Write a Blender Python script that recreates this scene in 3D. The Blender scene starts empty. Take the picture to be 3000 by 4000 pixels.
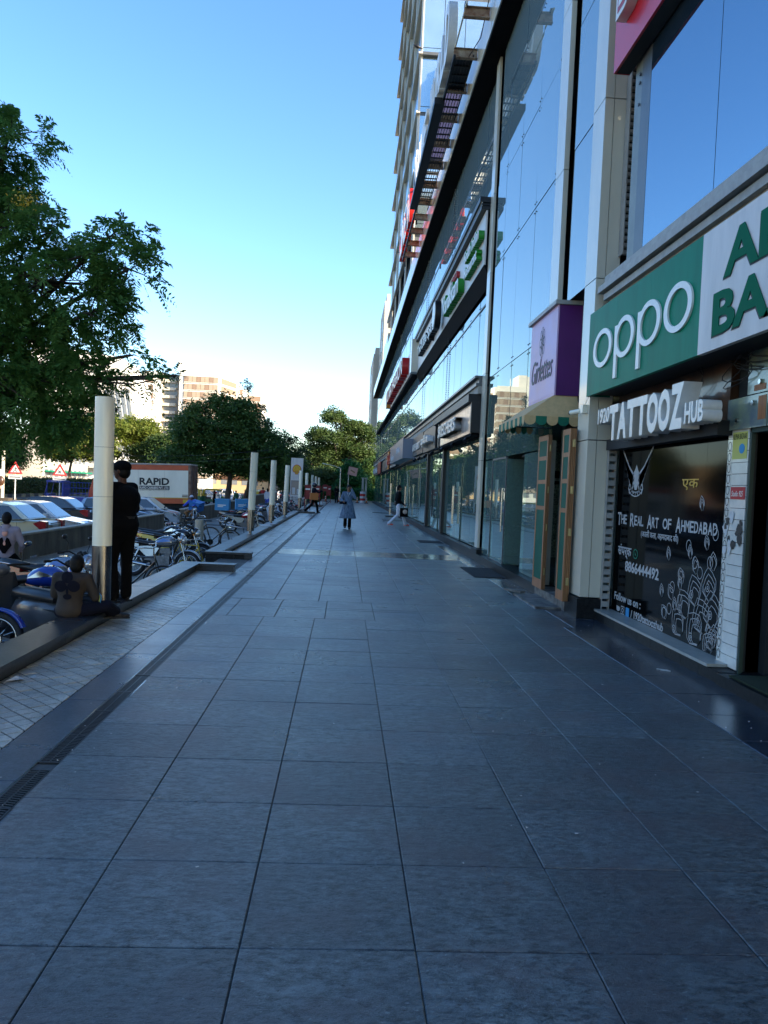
import bpy, math, random
import numpy as np
from mathutils import Matrix, Vector
random.seed(7); rng = np.random.default_rng(7)
S = bpy.context.scene; COL = S.collection
PI = math.pi; R = math.radians
# ------------------------------------------------------------------ camera
cd = bpy.data.cameras.new('camera'); cam = bpy.data.objects.new('camera', cd); COL.objects.link(cam); S.camera = cam
F, PITCH, ROLL, YAW, EYE = 3025.86, -0.029653, 0.044533, 0.052092, 1.5716
fw = Vector((math.sin(YAW)*math.cos(PITCH), math.cos(YAW)*math.cos(PITCH), math.sin(PITCH)))
r0 = Vector((math.cos(YAW), -math.sin(YAW), 0)); u0 = r0.cross(fw)
rr = r0*math.cos(ROLL) + u0*math.sin(ROLL); uu = rr.cross(fw)
m = Matrix.Identity(4)
for i in range(3): m[i][0] = rr[i]; m[i][1] = uu[i]; m[i][2] = -fw[i]
m.translation = (0, 0, EYE); cam.matrix_world = m
cd.sensor_fit = 'HORIZONTAL'; cd.sensor_width = 36; cd.lens = F/3000*36; cd.clip_start = .05; cd.clip_end = 5000
# ------------------------------------------------------------------ world, sun, exposure
SUN_EL, SUN_AZ = R(22), math.atan2(.85, -.53)          # azimuth from +Y towards +X
W = bpy.data.worlds.new('World'); S.world = W; W.use_nodes = True
nt = W.node_tree; sky = nt.nodes.new('ShaderNodeTexSky'); sky.sky_type = 'NISHITA'; sky.sun_disc = False
sky.sun_elevation = SUN_EL; sky.sun_rotation = SUN_AZ; sky.air_density = 1.0; sky.dust_density = .7; sky.ozone_density = 2.0; sky.altitude = 0
bg = nt.nodes['Background']; hs = nt.nodes.new('ShaderNodeHueSaturation'); hs.inputs['Saturation'].default_value = 1.24; hs.inputs['Hue'].default_value = .507
nt.links.new(sky.outputs[0], hs.inputs['Color']); nt.links.new(hs.outputs[0], bg.inputs[0]); bg.inputs[1].default_value = .14
sl = bpy.data.lights.new('sun', 'SUN'); so = bpy.data.objects.new('sun', sl); COL.objects.link(so)
sl.energy = 5; sl.angle = R(.5); sl.color = (1, .86, .66)
sd = Vector((math.sin(SUN_AZ)*math.cos(SUN_EL), math.cos(SUN_AZ)*math.cos(SUN_EL), math.sin(SUN_EL)))
so.rotation_euler = sd.to_track_quat('Z', 'Y').to_euler(); so.location = (40, -40, 60)
S.view_settings.view_transform = 'Standard'; S.view_settings.look = 'None'; S.view_settings.gamma = 1
S.view_settings.use_curve_mapping = False; S.view_settings.exposure = 1.62
S.cycles.max_bounces = 8; S.cycles.transparent_max_bounces = 12; S.cycles.glossy_bounces = 4; S.cycles.diffuse_bounces = 3
# ------------------------------------------------------------------ materials
MATS = {}
def mat(name, col=(.5,.5,.5), rough=.5, metal=0, spec=.5, n=None, amt=.25, c2=None, bump=0, bscale=None, coat=0, rvar=0, em=None, stretch=None, objrand=0, detail=6):
    """principled material; n = noise scale for a colour break-up towards c2"""
    if name in MATS: return MATS[name]
    M = bpy.data.materials.new(name); M.use_nodes = True; T = M.node_tree; N = T.nodes; L = T.links
    b = N['Principled BSDF']; b.inputs['Base Color'].default_value = (*col, 1); b.inputs['Roughness'].default_value = rough
    b.inputs['Metallic'].default_value = metal; b.inputs['Specular IOR Level'].default_value = spec; b.inputs['Coat Weight'].default_value = coat
    b.inputs['Coat Roughness'].default_value = .06
    if em: b.inputs['Emission Color'].default_value = (*em[0], 1); b.inputs['Emission Strength'].default_value = em[1]
    cs = None
    if n or bump or objrand:
        tc = N.new('ShaderNodeTexCoord'); mp = N.new('ShaderNodeMapping'); L.new(tc.outputs['Object'], mp.inputs[0])
        if stretch: mp.inputs['Scale'].default_value = stretch
        oi = N.new('ShaderNodeObjectInfo')
        if objrand:
            va = N.new('ShaderNodeVectorMath'); va.operation = 'SCALE'; va.inputs[0].default_value = (37, 91, 53); L.new(oi.outputs['Random'], va.inputs['Scale'])
            L.new(va.outputs[0], mp.inputs['Location'])
    if n:
        no = N.new('ShaderNodeTexNoise'); no.inputs['Scale'].default_value = n; no.inputs['Detail'].default_value = detail; no.inputs['Roughness'].default_value = .62
        L.new(mp.outputs[0], no.inputs['Vector'])
        ra = N.new('ShaderNodeMapRange'); ra.inputs[1].default_value = .32; ra.inputs[2].default_value = .68; L.new(no.outputs[0], ra.inputs[0])
        mx = N.new('ShaderNodeMix'); mx.data_type = 'RGBA'; mx.inputs['A'].default_value = (*col, 1)
        q = c2 if c2 else tuple(c*(1-amt) for c in col); mx.inputs['B'].default_value = (*q, 1)
        L.new(ra.outputs[0], mx.inputs['Factor']); L.new(mx.outputs['Result'], b.inputs['Base Color']); cs = mx.outputs['Result']
        if rvar:
            rv = N.new('ShaderNodeMapRange'); rv.inputs[3].default_value = rough-rvar; rv.inputs[4].default_value = rough+rvar; L.new(no.outputs[0], rv.inputs[0]); L.new(rv.outputs[0], b.inputs['Roughness'])
    if objrand:
        hv = N.new('ShaderNodeHueSaturation'); rm = N.new('ShaderNodeMapRange'); rm.inputs[3].default_value = 1-objrand; rm.inputs[4].default_value = 1+objrand
        L.new(oi.outputs['Random'], rm.inputs[0]); L.new(rm.outputs[0], hv.inputs['Value'])
        if cs: L.new(cs, hv.inputs['Color'])
        else: hv.inputs['Color'].default_value = (*col, 1)
        L.new(hv.outputs[0], b.inputs['Base Color'])
    if bump:
        n2 = N.new('ShaderNodeTexNoise'); n2.inputs['Scale'].default_value = bscale or (n or 20)*4; n2.inputs['Detail'].default_value = 4; L.new(mp.outputs[0], n2.inputs['Vector'])
        bp = N.new('ShaderNodeBump'); bp.inputs['Strength'].default_value = bump; bp.inputs['Distance'].default_value = .01; L.new(n2.outputs[0], bp.inputs['Height']); L.new(bp.outputs[0], b.inputs['Normal'])
    MATS[name] = M; return M
def slab_mat(name, c1, c2, rough, rv, bump, objrand, streak=(1,1,1), spec=.5, big=1.2, cc3=None, grain=30, tintc=None):
    """stone slab: fine mottling, wide soft patches and worn dusty streaks"""
    M = bpy.data.materials.new(name); M.use_nodes = True; T = M.node_tree; N = T.nodes; L = T.links; b = N['Principled BSDF']
    g = N.new('ShaderNodeNewGeometry'); oi = N.new('ShaderNodeObjectInfo')
    mp = N.new('ShaderNodeMapping'); mp.inputs['Scale'].default_value = streak; L.new(g.outputs['Position'], mp.inputs[0])
    def noise(s, d, src, ro=.6):
        q = N.new('ShaderNodeTexNoise'); q.inputs['Scale'].default_value = s; q.inputs['Detail'].default_value = d; q.inputs['Roughness'].default_value = ro; L.new(src, q.inputs['Vector']); return q.outputs[0]
    fine = noise(grain, 5, mp.outputs[0], .8); mid = noise(7, 6, mp.outputs[0]); tintn = noise(1.7, 3, g.outputs['Position']); wide = noise(big, 4, g.outputs['Position'])
    def rng_(src, a, c, lo, hi):
        q = N.new('ShaderNodeMapRange'); q.inputs[1].default_value = a; q.inputs[2].default_value = c; q.inputs[3].default_value = lo; q.inputs[4].default_value = hi; L.new(src, q.inputs[0]); return q.outputs[0]
    def mix(f, A, B, mode='MIX'):
        q = N.new('ShaderNodeMix'); q.data_type = 'RGBA'; q.blend_type = mode
        L.new(f, q.inputs['Factor'])
        for s_, v in (('A', A), ('B', B)):
            if isinstance(v, tuple): q.inputs[s_].default_value = (*v, 1)
            else: L.new(v, q.inputs[s_])
        return q.outputs['Result']
    c = mix(rng_(fine, .40, .60, 0, 1), c1, c2)
    c = mix(rng_(mid, .5, .72, 0, .5), c, tuple(x*1.7 for x in c1))
    c = mix(rng_(wide, .45, .7, 0, .55), c, cc3 or tuple(x*.62 for x in c2))
    if tintc: c = mix(rng_(tintn, .48, .66, 0, .75), c, tintc)
    pit = noise(grain*2.2, 3, mp.outputs[0], .6); c = mix(rng_(pit, .60, .68, 0, .8), c, tuple(x*.3 for x in c2)); c = mix(rng_(pit, .36, .30, 0, .6), c, tuple(x*1.9 for x in c1))
    hv = N.new('ShaderNodeHueSaturation'); L.new(c, hv.inputs['Color']); L.new(rng_(oi.outputs['Random'], 0, 1, 1-objrand, 1+objrand), hv.inputs['Value']); L.new(hv.outputs[0], b.inputs['Base Color'])
    L.new(rng_(wide, .3, .7, rough-rv, rough+rv), b.inputs['Roughness']); b.inputs['Specular IOR Level'].default_value = spec
    bp = N.new('ShaderNodeBump'); bp.inputs['Strength'].default_value = bump; bp.inputs['Distance'].default_value = .010; L.new(fine, bp.inputs['Height']); L.new(bp.outputs[0], b.inputs['Normal'])
    MATS[name] = M; return M
def glass(name, tint, refl, thr, ior=1.9, rough=.015, wav=0.0, wscale=.8, body=.1):
    """coated architectural glass: fresnel mirror over a tinted see-through pane"""
    M = bpy.data.materials.new(name); M.use_nodes = True; T = M.node_tree; N = T.nodes; L = T.links
    N.remove(N['Principled BSDF']); out = N['Material Output']
    tr = N.new('ShaderNodeBsdfTransparent'); tr.inputs[0].default_value = (*tint, 1)
    df = N.new('ShaderNodeBsdfDiffuse'); df.inputs[0].default_value = (tint[0]*body, tint[1]*body, tint[2]*body, 1)  # diffuse share painted in so panes look lit from behind
    gl = N.new('ShaderNodeBsdfGlossy'); gl.inputs[0].default_value = (*refl, 1); gl.inputs['Roughness'].default_value = rough
    fr = N.new('ShaderNodeFresnel'); fr.inputs[0].default_value = ior
    m1 = N.new('ShaderNodeMixShader'); m1.inputs[0].default_value = thr; L.new(df.outputs[0], m1.inputs[1]); L.new(tr.outputs[0], m1.inputs[2])
    m2 = N.new('ShaderNodeMixShader'); L.new(fr.outputs[0], m2.inputs[0]); L.new(m1.outputs[0], m2.inputs[1]); L.new(gl.outputs[0], m2.inputs[2]); L.new(m2.outputs[0], out.inputs[0])
    if wav:
        g = N.new('ShaderNodeNewGeometry'); oi = N.new('ShaderNodeObjectInfo'); ad = N.new('ShaderNodeVectorMath'); L.new(g.outputs['Position'], ad.inputs[0])
        sc = N.new('ShaderNodeVectorMath'); sc.operation = 'SCALE'; sc.inputs[0].default_value = (0, 7, 3); L.new(oi.outputs['Random'], sc.inputs['Scale']); L.new(sc.outputs[0], ad.inputs[1])
        no = N.new('ShaderNodeTexNoise'); no.inputs['Scale'].default_value = wscale; no.inputs['Detail'].default_value = 1.5; L.new(ad.outputs[0], no.inputs['Vector'])
        bp = N.new('ShaderNodeBump'); bp.inputs['Strength'].default_value = wav; bp.inputs['Distance'].default_value = .02; L.new(no.outputs[0], bp.inputs['Height'])
        L.new(bp.outputs[0], gl.inputs['Normal'])
    MATS[name] = M; return M
def leafmat(name, c1, c2, trans=.35):
    M = bpy.data.materials.new(name); M.use_nodes = True; T = M.node_tree; N = T.nodes; L = T.links; b = N['Principled BSDF']; out = N['Material Output']
    g = N.new('ShaderNodeNewGeometry'); no = N.new('ShaderNodeTexNoise'); no.inputs['Scale'].default_value = .9; no.inputs['Detail'].default_value = 5; L.new(g.outputs['Position'], no.inputs['Vector'])
    ra = N.new('ShaderNodeMapRange'); ra.inputs[1].default_value = .35; ra.inputs[2].default_value = .65; L.new(no.outputs[0], ra.inputs[0])
    mx = N.new('ShaderNodeMix'); mx.data_type = 'RGBA'; mx.inputs['A'].default_value = (*c1, 1); mx.inputs['B'].default_value = (*c2, 1); L.new(ra.outputs[0], mx.inputs['Factor'])
    L.new(mx.outputs['Result'], b.inputs['Base Color']); b.inputs['Roughness'].default_value = .55; b.inputs['Specular IOR Level'].default_value = .3
    tl = N.new('ShaderNodeBsdfTranslucent'); L.new(mx.outputs['Result'], tl.inputs[0]); ms = N.new('ShaderNodeMixShader'); ms.inputs[0].default_value = trans
    L.new(b.outputs[0], ms.inputs[1]); L.new(tl.outputs[0], ms.inputs[2]); L.new(ms.outputs[0], out.inputs[0]); MATS[name] = M; return M
# ------------------------------------------------------------------ mesh accumulator
def rotm(axis, a): return Matrix.Rotation(a, 3, axis)
class MB:
    def __init__(s): s.v = []; s.f = []; s.sm = []
    def add(s, vs, fs, smooth=False):
        k = len(s.v); s.v.extend([tuple(q) for q in vs]); s.f.extend([tuple(i+k for i in f) for f in fs]); s.sm.extend([smooth]*len(fs)); return s
    def box(s, a, b):
        x0, y0, z0 = [min(p, q) for p, q in zip(a, b)]; x1, y1, z1 = [max(p, q) for p, q in zip(a, b)]
        return s.add([(x0,y0,z0),(x1,y0,z0),(x1,y1,z0),(x0,y1,z0),(x0,y0,z1),(x1,y0,z1),(x1,y1,z1),(x0,y1,z1)],
              [(0,3,2,1),(4,5,6,7),(0,1,5,4),(1,2,6,5),(2,3,7,6),(3,0,4,7)])
    def obox(s, c, size, rot=None, taper=1):
        hx, hy, hz = [q/2 for q in size]; P = []
        for z in (-1, 1):
            t = taper if z > 0 else 1
            for x, y in ((-1,-1),(1,-1),(1,1),(-1,1)):
                q = Vector((x*hx*t, y*hy*t, z*hz)); q = rot @ q if rot is not None else q; P.append(q+Vector(c))
        return s.add(P, [(0,3,2,1),(4,5,6,7),(0,1,5,4),(1,2,6,5),(2,3,7,6),(3,0,4,7)])
    def tube(s, pts, rad, n=8, caps=True, smooth=True, flat=None):
        pts = [Vector(p) for p in pts]; rad = [rad]*len(pts) if not hasattr(rad, '__len__') else rad
        k = len(s.v); V = []; prev = None
        for i, p in enumerate(pts):
            d = (pts[min(i+1, len(pts)-1)]-pts[max(i-1, 0)]).normalized()
            if prev is None:
                a = Vector((0,0,1)) if abs(d.z) < .9 else Vector((1,0,0)); x = d.cross(a).normalized()
            else: x = (prev - d*prev.dot(d)).normalized()
            prev = x; y = d.cross(x)
            for j in range(n):
                t = 2*PI*j/n; V.append(p + (x*math.cos(t) + y*math.sin(t)*(flat or 1))*rad[i])
        Fc = []
        for i in range(len(pts)-1):
            for j in range(n): a = i*n+j; b = i*n+(j+1) % n; Fc.append((a, b, b+n, a+n))
        s.add(V, Fc, smooth)
        if caps: s.add(V[:n], [tuple(reversed(range(n)))]); s.add(V[-n:], [tuple(range(n))])
        return s
    def cyl(s, p0, p1, r0, r1=None, n=12): return s.tube([p0, p1], [r0, r1 if r1 is not None else r0], n)
    def sph(s, c, r, n=12, m=8, rot=None):
        r = (r, r, r) if not hasattr(r, '__len__') else r; V = []; Fc = []
        for i in range(m+1):
            ph = PI*i/m
            for j in range(n):
                t = 2*PI*j/n; q = Vector((r[0]*math.sin(ph)*math.cos(t), r[1]*math.sin(ph)*math.sin(t), r[2]*math.cos(ph)))
                q = rot @ q if rot is not None else q; V.append(q+Vector(c))
        for i in range(m):
            for j in range(n):
                a = i*n+j; b = i*n+(j+1) % n
                if i == 0: Fc.append((a, a+n, b+n))
                elif i == m-1: Fc.append((a, a+n, b))
                else: Fc.append((a, a+n, b+n, b))
        return s.add(V, Fc, True)
    def torus(s, c, axis, Rr, r, n=28, m=8, sq=1, a0=0, a1=2*PI):
        ax = Vector(axis).normalized(); u = ax.orthogonal().normalized()
        if abs(ax.z) < .1: u = Vector((0,0,1))
        w = ax.cross(u); full = abs(a1-a0-2*PI) < 1e-6; V = []; Fc = []; cnt = n if full else n+1
        for i in range(cnt):
            t = a0+(a1-a0)*i/n; d = u*math.cos(t)+w*math.sin(t)
            for j in range(m): p = 2*PI*j/m; V.append(Vector(c)+d*(Rr+r*math.cos(p))+ax*(r*sq*math.sin(p)))
        for i in range(n):
            for j in range(m):
                a = i*m+j; b = i*m+(j+1) % m; i2 = ((i+1) % cnt)*m; Fc.append((a, b, i2+(j+1) % m, i2+j))
        return s.add(V, Fc, True)
    def prism(s, poly, fn, d0, d1):
        """poly: 2-D outline (ccw seen along -extrusion); fn(u, v, d) -> xyz"""
        n = len(poly); V = [fn(u, v, d0) for u, v in poly]+[fn(u, v, d1) for u, v in poly]
        Fc = [tuple(reversed(range(n))), tuple(range(n, 2*n))]+[(i, (i+1) % n, n+(i+1) % n, n+i) for i in range(n)]
        return s.add(V, Fc)
    def loft(s, rings, closed=True, caps=True, smooth=True):
        n = len(rings[0]); k = len(s.v); V = [p for r_ in rings for p in r_]; Fc = []
        for i in range(len(rings)-1):
            for j in range(n if closed else n-1):
                a = i*n+j; b = i*n+(j+1) % n; Fc.append((a, b, b+n, a+n))
        s.add(V, Fc, smooth)
        if caps: s.add(V[:n], [tuple(reversed(range(n)))]); s.add(V[-n:], [tuple(range(n))])
        return s
    def mesh(s, name):
        me = bpy.data.meshes.new(name); me.from_pydata([tuple(v) for v in s.v], [], s.f)
        if any(s.sm): me.polygons.foreach_set('use_smooth', s.sm)
        me.update(); return me
def put(name, me, M=None, parent=None, world=False, **props):
    if isinstance(me, MB): me = me.mesh(name)
    if M is not None:
        M = MATS[M] if isinstance(M, str) else M
        if not me.materials: me.materials.append(M)
    o = bpy.data.objects.new(name, me); COL.objects.link(o)
    if parent is not None:
        o.parent = parent
        if world:
            L = Vector()
            q = parent
            while q is not None: L += Vector(q.location); q = q.parent
            o.matrix_parent_inverse = Matrix.Translation(-L)
    for k, v in props.items(): o[k] = v
    return o
def tag(o, label, cat, group=None, kind=None):
    if label: o['label'] = label
    if cat: o['category'] = cat
    if group: o['group'] = group
    if kind: o['kind'] = kind
    return o
def thing(name, label, cat, loc=(0,0,0), rotz=0, group=None):
    o = bpy.data.objects.new(name, None); COL.objects.link(o); o.location = loc; o.rotation_euler = (0, 0, rotz); o.empty_display_size = .2
    return tag(o, label, cat, group)
def dup(o, parent=None, swap=None):
    c = o.copy(); COL.objects.link(c)
    if parent is not None: c.parent = parent
    if swap and c.type == 'MESH' and c.material_slots and c.material_slots[0].material and c.material_slots[0].material.name in swap:
        new = MATS[swap[c.material_slots[0].material.name]]; c.material_slots[0].link = 'OBJECT'; c.material_slots[0].material = new
    for ch in list(o.children): dup(ch, c, swap)
    return c
def struct(name, mb, M, **k): return put(name, mb, M, kind='structure', **k)
# lettering: built flat, fitted to a box, then stood up.  face: 'street' = read from the pavement (normal -X), 'cam' = normal -Y
def lettering(s, M, parent, x, y, z, w, h, ex=.01, face='street', bold=0, shear=0, name='lettering', world=True, bevel=0, rz=None):
    cu = bpy.data.curves.new('t', 'FONT'); cu.body = s; cu.size = 1; cu.offset = bold; cu.shear = shear; cu.resolution_u = 3; cu.align_x = 'LEFT'; cu.space_line = .9
    cu.extrude = .5
    t = bpy.data.objects.new('t', cu); me = bpy.data.meshes.new_from_object(t); bpy.data.objects.remove(t); bpy.data.curves.remove(cu)
    n = len(me.vertices); a = np.empty(n*3); me.vertices.foreach_get('co', a); a = a.reshape(-1, 3)
    mn = a.min(0); mxx = a.max(0); a = (a-mn)/(mxx-mn+1e-9)
    u = a[:, 0]*w; v = a[:, 1]*h; d = a[:, 2]*ex
    if face == 'street': P = np.stack([x-d, y-u, z+v], 1)
    elif face == 'cam': P = np.stack([x+u, y-d, z+v], 1)
    else: P = np.stack([x-u, y+d, z+v], 1)
    me.vertices.foreach_set('co', P.ravel()); me.update(); me.materials.clear(); me.name = name
    return put(name, me, M, parent, world=world)
def strokes(mb, lines, fn, w, d0, d1, closed=True):
    """flat bands of width w along 2-D polylines, raised from d0 to d1"""
    for pl in lines:
        n = len(pl); L = []; Rr = []
        for i in range(n):
            if closed: a = pl[i-1]; b = pl[(i+1) % n]
            else: a = pl[max(i-1, 0)]; b = pl[min(i+1, n-1)]
            dx, dy = b[0]-a[0], b[1]-a[1]; q = math.hypot(dx, dy) or 1; nx, ny = -dy/q*w/2, dx/q*w/2
            L.append((pl[i][0]+nx, pl[i][1]+ny)); Rr.append((pl[i][0]-nx, pl[i][1]-ny))
        V = []; Fc = []
        for i in range(n): V += [fn(*L[i], d1), fn(*Rr[i], d1)]
        for i in range(n if closed else n-1): j = (i+1) % n; Fc.append((2*i, 2*i+1, 2*j+1, 2*j))
        mb.add(V, Fc)
# ================================================================== material library
slab_mat('paving_stone', (.118,.150,.158), (.018,.026,.030), .31, .05, 1.0, .22, streak=(1, 1.9, 1), spec=.65, cc3=(.050,.066,.080), grain=17, tintc=(.075,.066,.072))
slab_mat('polished_stone', (.040,.048,.060), (.024,.030,.040), .2, .05, .08, .08, spec=.75, big=.8)
slab_mat('granite_strip', (.09,.11,.13), (.05,.062,.08), .3, .05, .15, .05, spec=.6)
slab_mat('small_paver', (.50,.46,.38), (.36,.335,.28), .36, .12, .3, .16, spec=.55)
slab_mat('kerb_stone', (.035,.038,.043), (.015,.017,.021), .30, .04, .3, .1, spec=.4)
slab_mat('parking_concrete', (.24,.22,.18), (.14,.13,.11), .6, .12, .5, .12, streak=(1,.5,1))
mat('joint', (.035,.037,.036), .9, n=5, c2=(.13,.128,.115)); mat('joint_dark', (.03,.028,.022), .95)
mat('asphalt', (.05,.05,.05), .8, n=3, amt=.35, bump=.4, bscale=80)
mat('earth', (.11,.085,.06), .9, n=.6, amt=.5, bump=.5, bscale=10)
mat('wall_concrete', (.17,.15,.11), .75, n=2.2, c2=(.06,.052,.04), bump=.4, bscale=30, stretch=(1,1,.35))
mat('grate_metal', (.06,.06,.062), .42, .7, n=60, amt=.4)
mat('acp', (.66,.60,.46), .4, 0, n=3, amt=.12, stretch=(1,1,.3), coat=.6)
mat('acp_dark', (.11,.115,.115), .4, .25, n=3, amt=.25)
mat('seam', (.012,.012,.012), .7)
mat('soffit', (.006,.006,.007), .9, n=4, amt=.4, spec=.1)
mat('plaster', (.42,.39,.33), .8, n=2.5, c2=(.27,.25,.2), bump=.2, bscale=30, stretch=(1,1,.4))
mat('marble', (.35,.34,.30), .3, n=8, amt=.3)
mat('plinth_tile', (.004,.0045,.005), .45, n=25, c2=(.02,.021,.022), spec=.12)
mat('plinth_old', (.22,.20,.17), .7, n=6, c2=(.035,.03,.028), bump=.4, bscale=40)
mat('steel', (.55,.55,.53), .22, 1, n=40, amt=.12, stretch=(1,1,.05), rvar=.05)
mat('steel_post', (.34,.34,.35), .22, 1, n=14, c2=(.12,.12,.13), stretch=(1,1,.25), rvar=.06)
mat('chrome', (.45,.45,.46), .14, 1)
mat('pole_white', (.90,.85,.66), .38, n=9, amt=.16, stretch=(1,1,.12), coat=.2)
mat('rust', (.20,.085,.04), .8, .1, n=9, c2=(.42,.30,.20), bump=.4, bscale=60)
mat('rust_pale', (.48,.40,.29), .8, .1, n=7, c2=(.16,.07,.035), bump=.4, bscale=60)
mat('black_metal', (.012,.012,.013), .45, .3, n=15, amt=.3)
mat('black', (.008,.008,.009), .5)
mat('rubber', (.014,.014,.015), .75, n=40, amt=.3)
mat('green_sign', (.003,.21,.115), .45, n=5, amt=.22, stretch=(1,1,.2), spec=.08)
mat('white_sign', (.66,.62,.58), .4, n=5, amt=.2, stretch=(1,1,.2), spec=.3)
mat('green_letter', (.002,.12,.06), .6, spec=.05)
mat('green_bright', (.02,.25,.02), .35)
mat('white_letter', (.80,.76,.68), .32, n=12, amt=.12)
mat('red_panel', (.60,.01,.02), .3, spec=.3, coat=.15)
mat('red', (.45,.015,.012), .35)
mat('purple_face', (.56,.40,.64), .4, n=1.3, c2=(.60,.36,.48), spec=.2)
mat('purple_side', (.085,.003,.115), .4, n=4, amt=.15)
mat('ink', (.02,.015,.03), .5)
mat('awning_beige', (.66,.44,.20), .8, n=12, amt=.2)
mat('awning_green', (.004,.16,.085), .75, n=12, amt=.2)
mat('wood', (.40,.15,.04), .5, n=4, c2=(.20,.07,.02), stretch=(14,14,.5), bump=.1)
mat('wood_pale', (.40,.20,.08), .6, n=5, c2=(.22,.10,.035), stretch=(14,14,.5))
mat('panel_green', (.006,.10,.062), .6, n=6, amt=.2, stretch=(1,1,.3), spec=.15)
mat('brass', (.4,.32,.16), .35, .9)
mat('poster', (.003,.0035,.004), .07, n=2, amt=.3, spec=.06)
mat('print_white', (.46,.46,.45), .5, n=60, amt=.25)
mat('print_yellow', (.55,.32,.03), .5)
mat('brown_panel', (.10,.045,.02), .3, n=4, c2=(.04,.018,.01), stretch=(1,1,.3), coat=.4)
mat('tile_white', (.66,.65,.58), .2, n=8, amt=.14, spec=.6, coat=.3, objrand=.05)
mat('paper_red', (.42,.02,.02), .6); mat('paper_blue', (.03,.25,.5), .6); mat('paper_yellow', (.5,.5,.12), .6); mat('paper', (.6,.6,.58), .7, n=20, amt=.25)
mat('frame_green', (.004,.030,.024), .5)
mat('louvre', (.36,.34,.30), .5, n=8, amt=.3)
mat('unlit_interior', (.012,.016,.018), .9)  # near-black stands in for unlit rooms behind glass and doorways
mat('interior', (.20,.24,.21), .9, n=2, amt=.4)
mat('granite_wall', (.62,.60,.50), .5, n=26, c2=(.10,.09,.07))
mat('grass_mat', (.010,.03,.006), .95, n=60, amt=.6, bump=1, bscale=200)
mat('mat_grey', (.018,.018,.018), .95, n=40, amt=.5, bump=.6, bscale=120)
mat('lamp_lit', (1,.9,.7), .5, em=((1,.8,.5), 3))
glass('glass_upper', (.30,.42,.46), (.92,.99,1.0), .12, 3.2, .012, .04, .4, body=.6)
glass('glass_blue', (.22,.34,.45), (.66,.86,1.0), .10, 4.5, .012, .04, .4)
glass('glass_door', (.62,.90,.80), (.88,1.0,.95), .65, 1.9, .01, .04, .5, body=.55)
glass('glass_shop', (.45,.68,.58), (.92,1.0,.95), .55, 2.9, .01, .05, .5, body=.45)
# ================================================================== ground
EARTH = struct('ground', MB().box((-900,-300,-1.6), (900,2500,-1.0)), 'earth')
struct('car_park', MB().box((-26.9,-40,-.999), (-7.85,400,-.95)), 'asphalt')
struct('parking_strip', MB().box((-7.95,-20,-1.0), (-2.78,110,-.55)), 'parking_concrete')
struct('road', MB().box((-60,-60,-.999), (-34,400,-.945)), 'asphalt')
PV = struct('pavement', MB().box((-2.5,-12,-.9), (3.7,86,-.0085)), 'joint')
PV['label'] = 'long dark grey stone pavement running along the shopping block'
# paving slabs --------------------------------------------------
XS = [-1.49+.0] + [-.889+.6*i for i in range(7)] + [3.34]     # column joints
rows = []
y = 2.591-.6*3
while y < 9.1: rows.append((y, y+.6, 'n')); y += .6
y = rows[-1][1]
bands = [(9.19, 10.59), (17.67, 19.12), (25.85, 27.3), (34.0, 35.4), (42.2, 43.6), (50.4, 51.8), (58.6, 60.0), (66.8, 68.2), (75, 76.4)]
for k, (a, b) in enumerate(bands):
    if k == 0: rows += [(a, a+.66, 'b'), (a+.66, a+.8, 'b'), (a+.8, b, 'b')]
    else: rows += [(a, (a+b)/2, 'p' if k == 1 else 'b'), ((a+b)/2, b, 'p' if k == 1 else 'b')]
    nx = bands[k+1][0] if k+1 < len(bands) else 86; n = round((nx-b)/.6)
    rows += [(b+(nx-b)*i/n, b+(nx-b)*(i+1)/n, 'n') for i in range(n)]
slabs = []
for (a, b, t) in rows:
    xs = list(XS)
    if t == 'b': xs = [-1.49, -1.33]+[x+.12 for x in XS[1:-1]]+[3.34]
    for i in range(len(xs)-1):
        x0, x1 = xs[i], xs[i+1]
        if a > 9.9: x1 = min(x1, 3.14)
        if x1-x0 < .05: continue
        slabs.append(((a+b)/2, x0, x1, a, b, t))
slabs.sort()
def slab_mesh(x0, x1, a, b, g=.0035, top=0, tilt=(0,0)):
    x0 += g; x1 -= g; a += g; b -= g; c = .004; mbm = MB(); tx, ty = tilt
    def zz(x, y): return top+tx*(x-(x0+x1)/2)+ty*(y-(a+b)/2)
    V = [(x0,a,-.04),(x1,a,-.04),(x1,b,-.04),(x0,b,-.04)]+[(x, y_, zz(x, y_)-.003) for x, y_ in ((x0,a),(x1,a),(x1,b),(x0,b))]+[(x, y_, zz(x, y_)) for x, y_ in ((x0+c,a+c),(x1-c,a+c),(x1-c,b-c),(x0+c,b-c))]
    Fc = [(8,9,10,11)]
    for i in range(4): j = (i+1) % 4; Fc += [(i, j, 4+j, 4+i), (4+i, 4+j, 8+j, 8+i)]
    return mbm.add(V, Fc)
rest = MB(); cnt = 0
for (_, x0, x1, a, b, t) in slabs:
    M_ = 'polished_stone' if t == 'p' or x0 > 2.6 else 'paving_stone'
    tl = (random.gauss(0, .0012), random.gauss(0, .0012)); tp = random.gauss(0, .0007)
    g_ = .002 if a < 9 else .0038
    if cnt < 296: put('paving_slab', slab_mesh(x0, x1, a, b, g_, tp, tl), M_, PV); cnt += 1
    else:
        q = slab_mesh(x0, x1, a, b, .006, tp, tl); rest.add(q.v, q.f)
put('paving_slab', rest, 'paving_stone', PV, kind='stuff')
put('paver_bed', MB().box((-2.5,1,-.0084), (-1.887,13.9,-.006)), 'joint_dark', PV)
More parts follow.
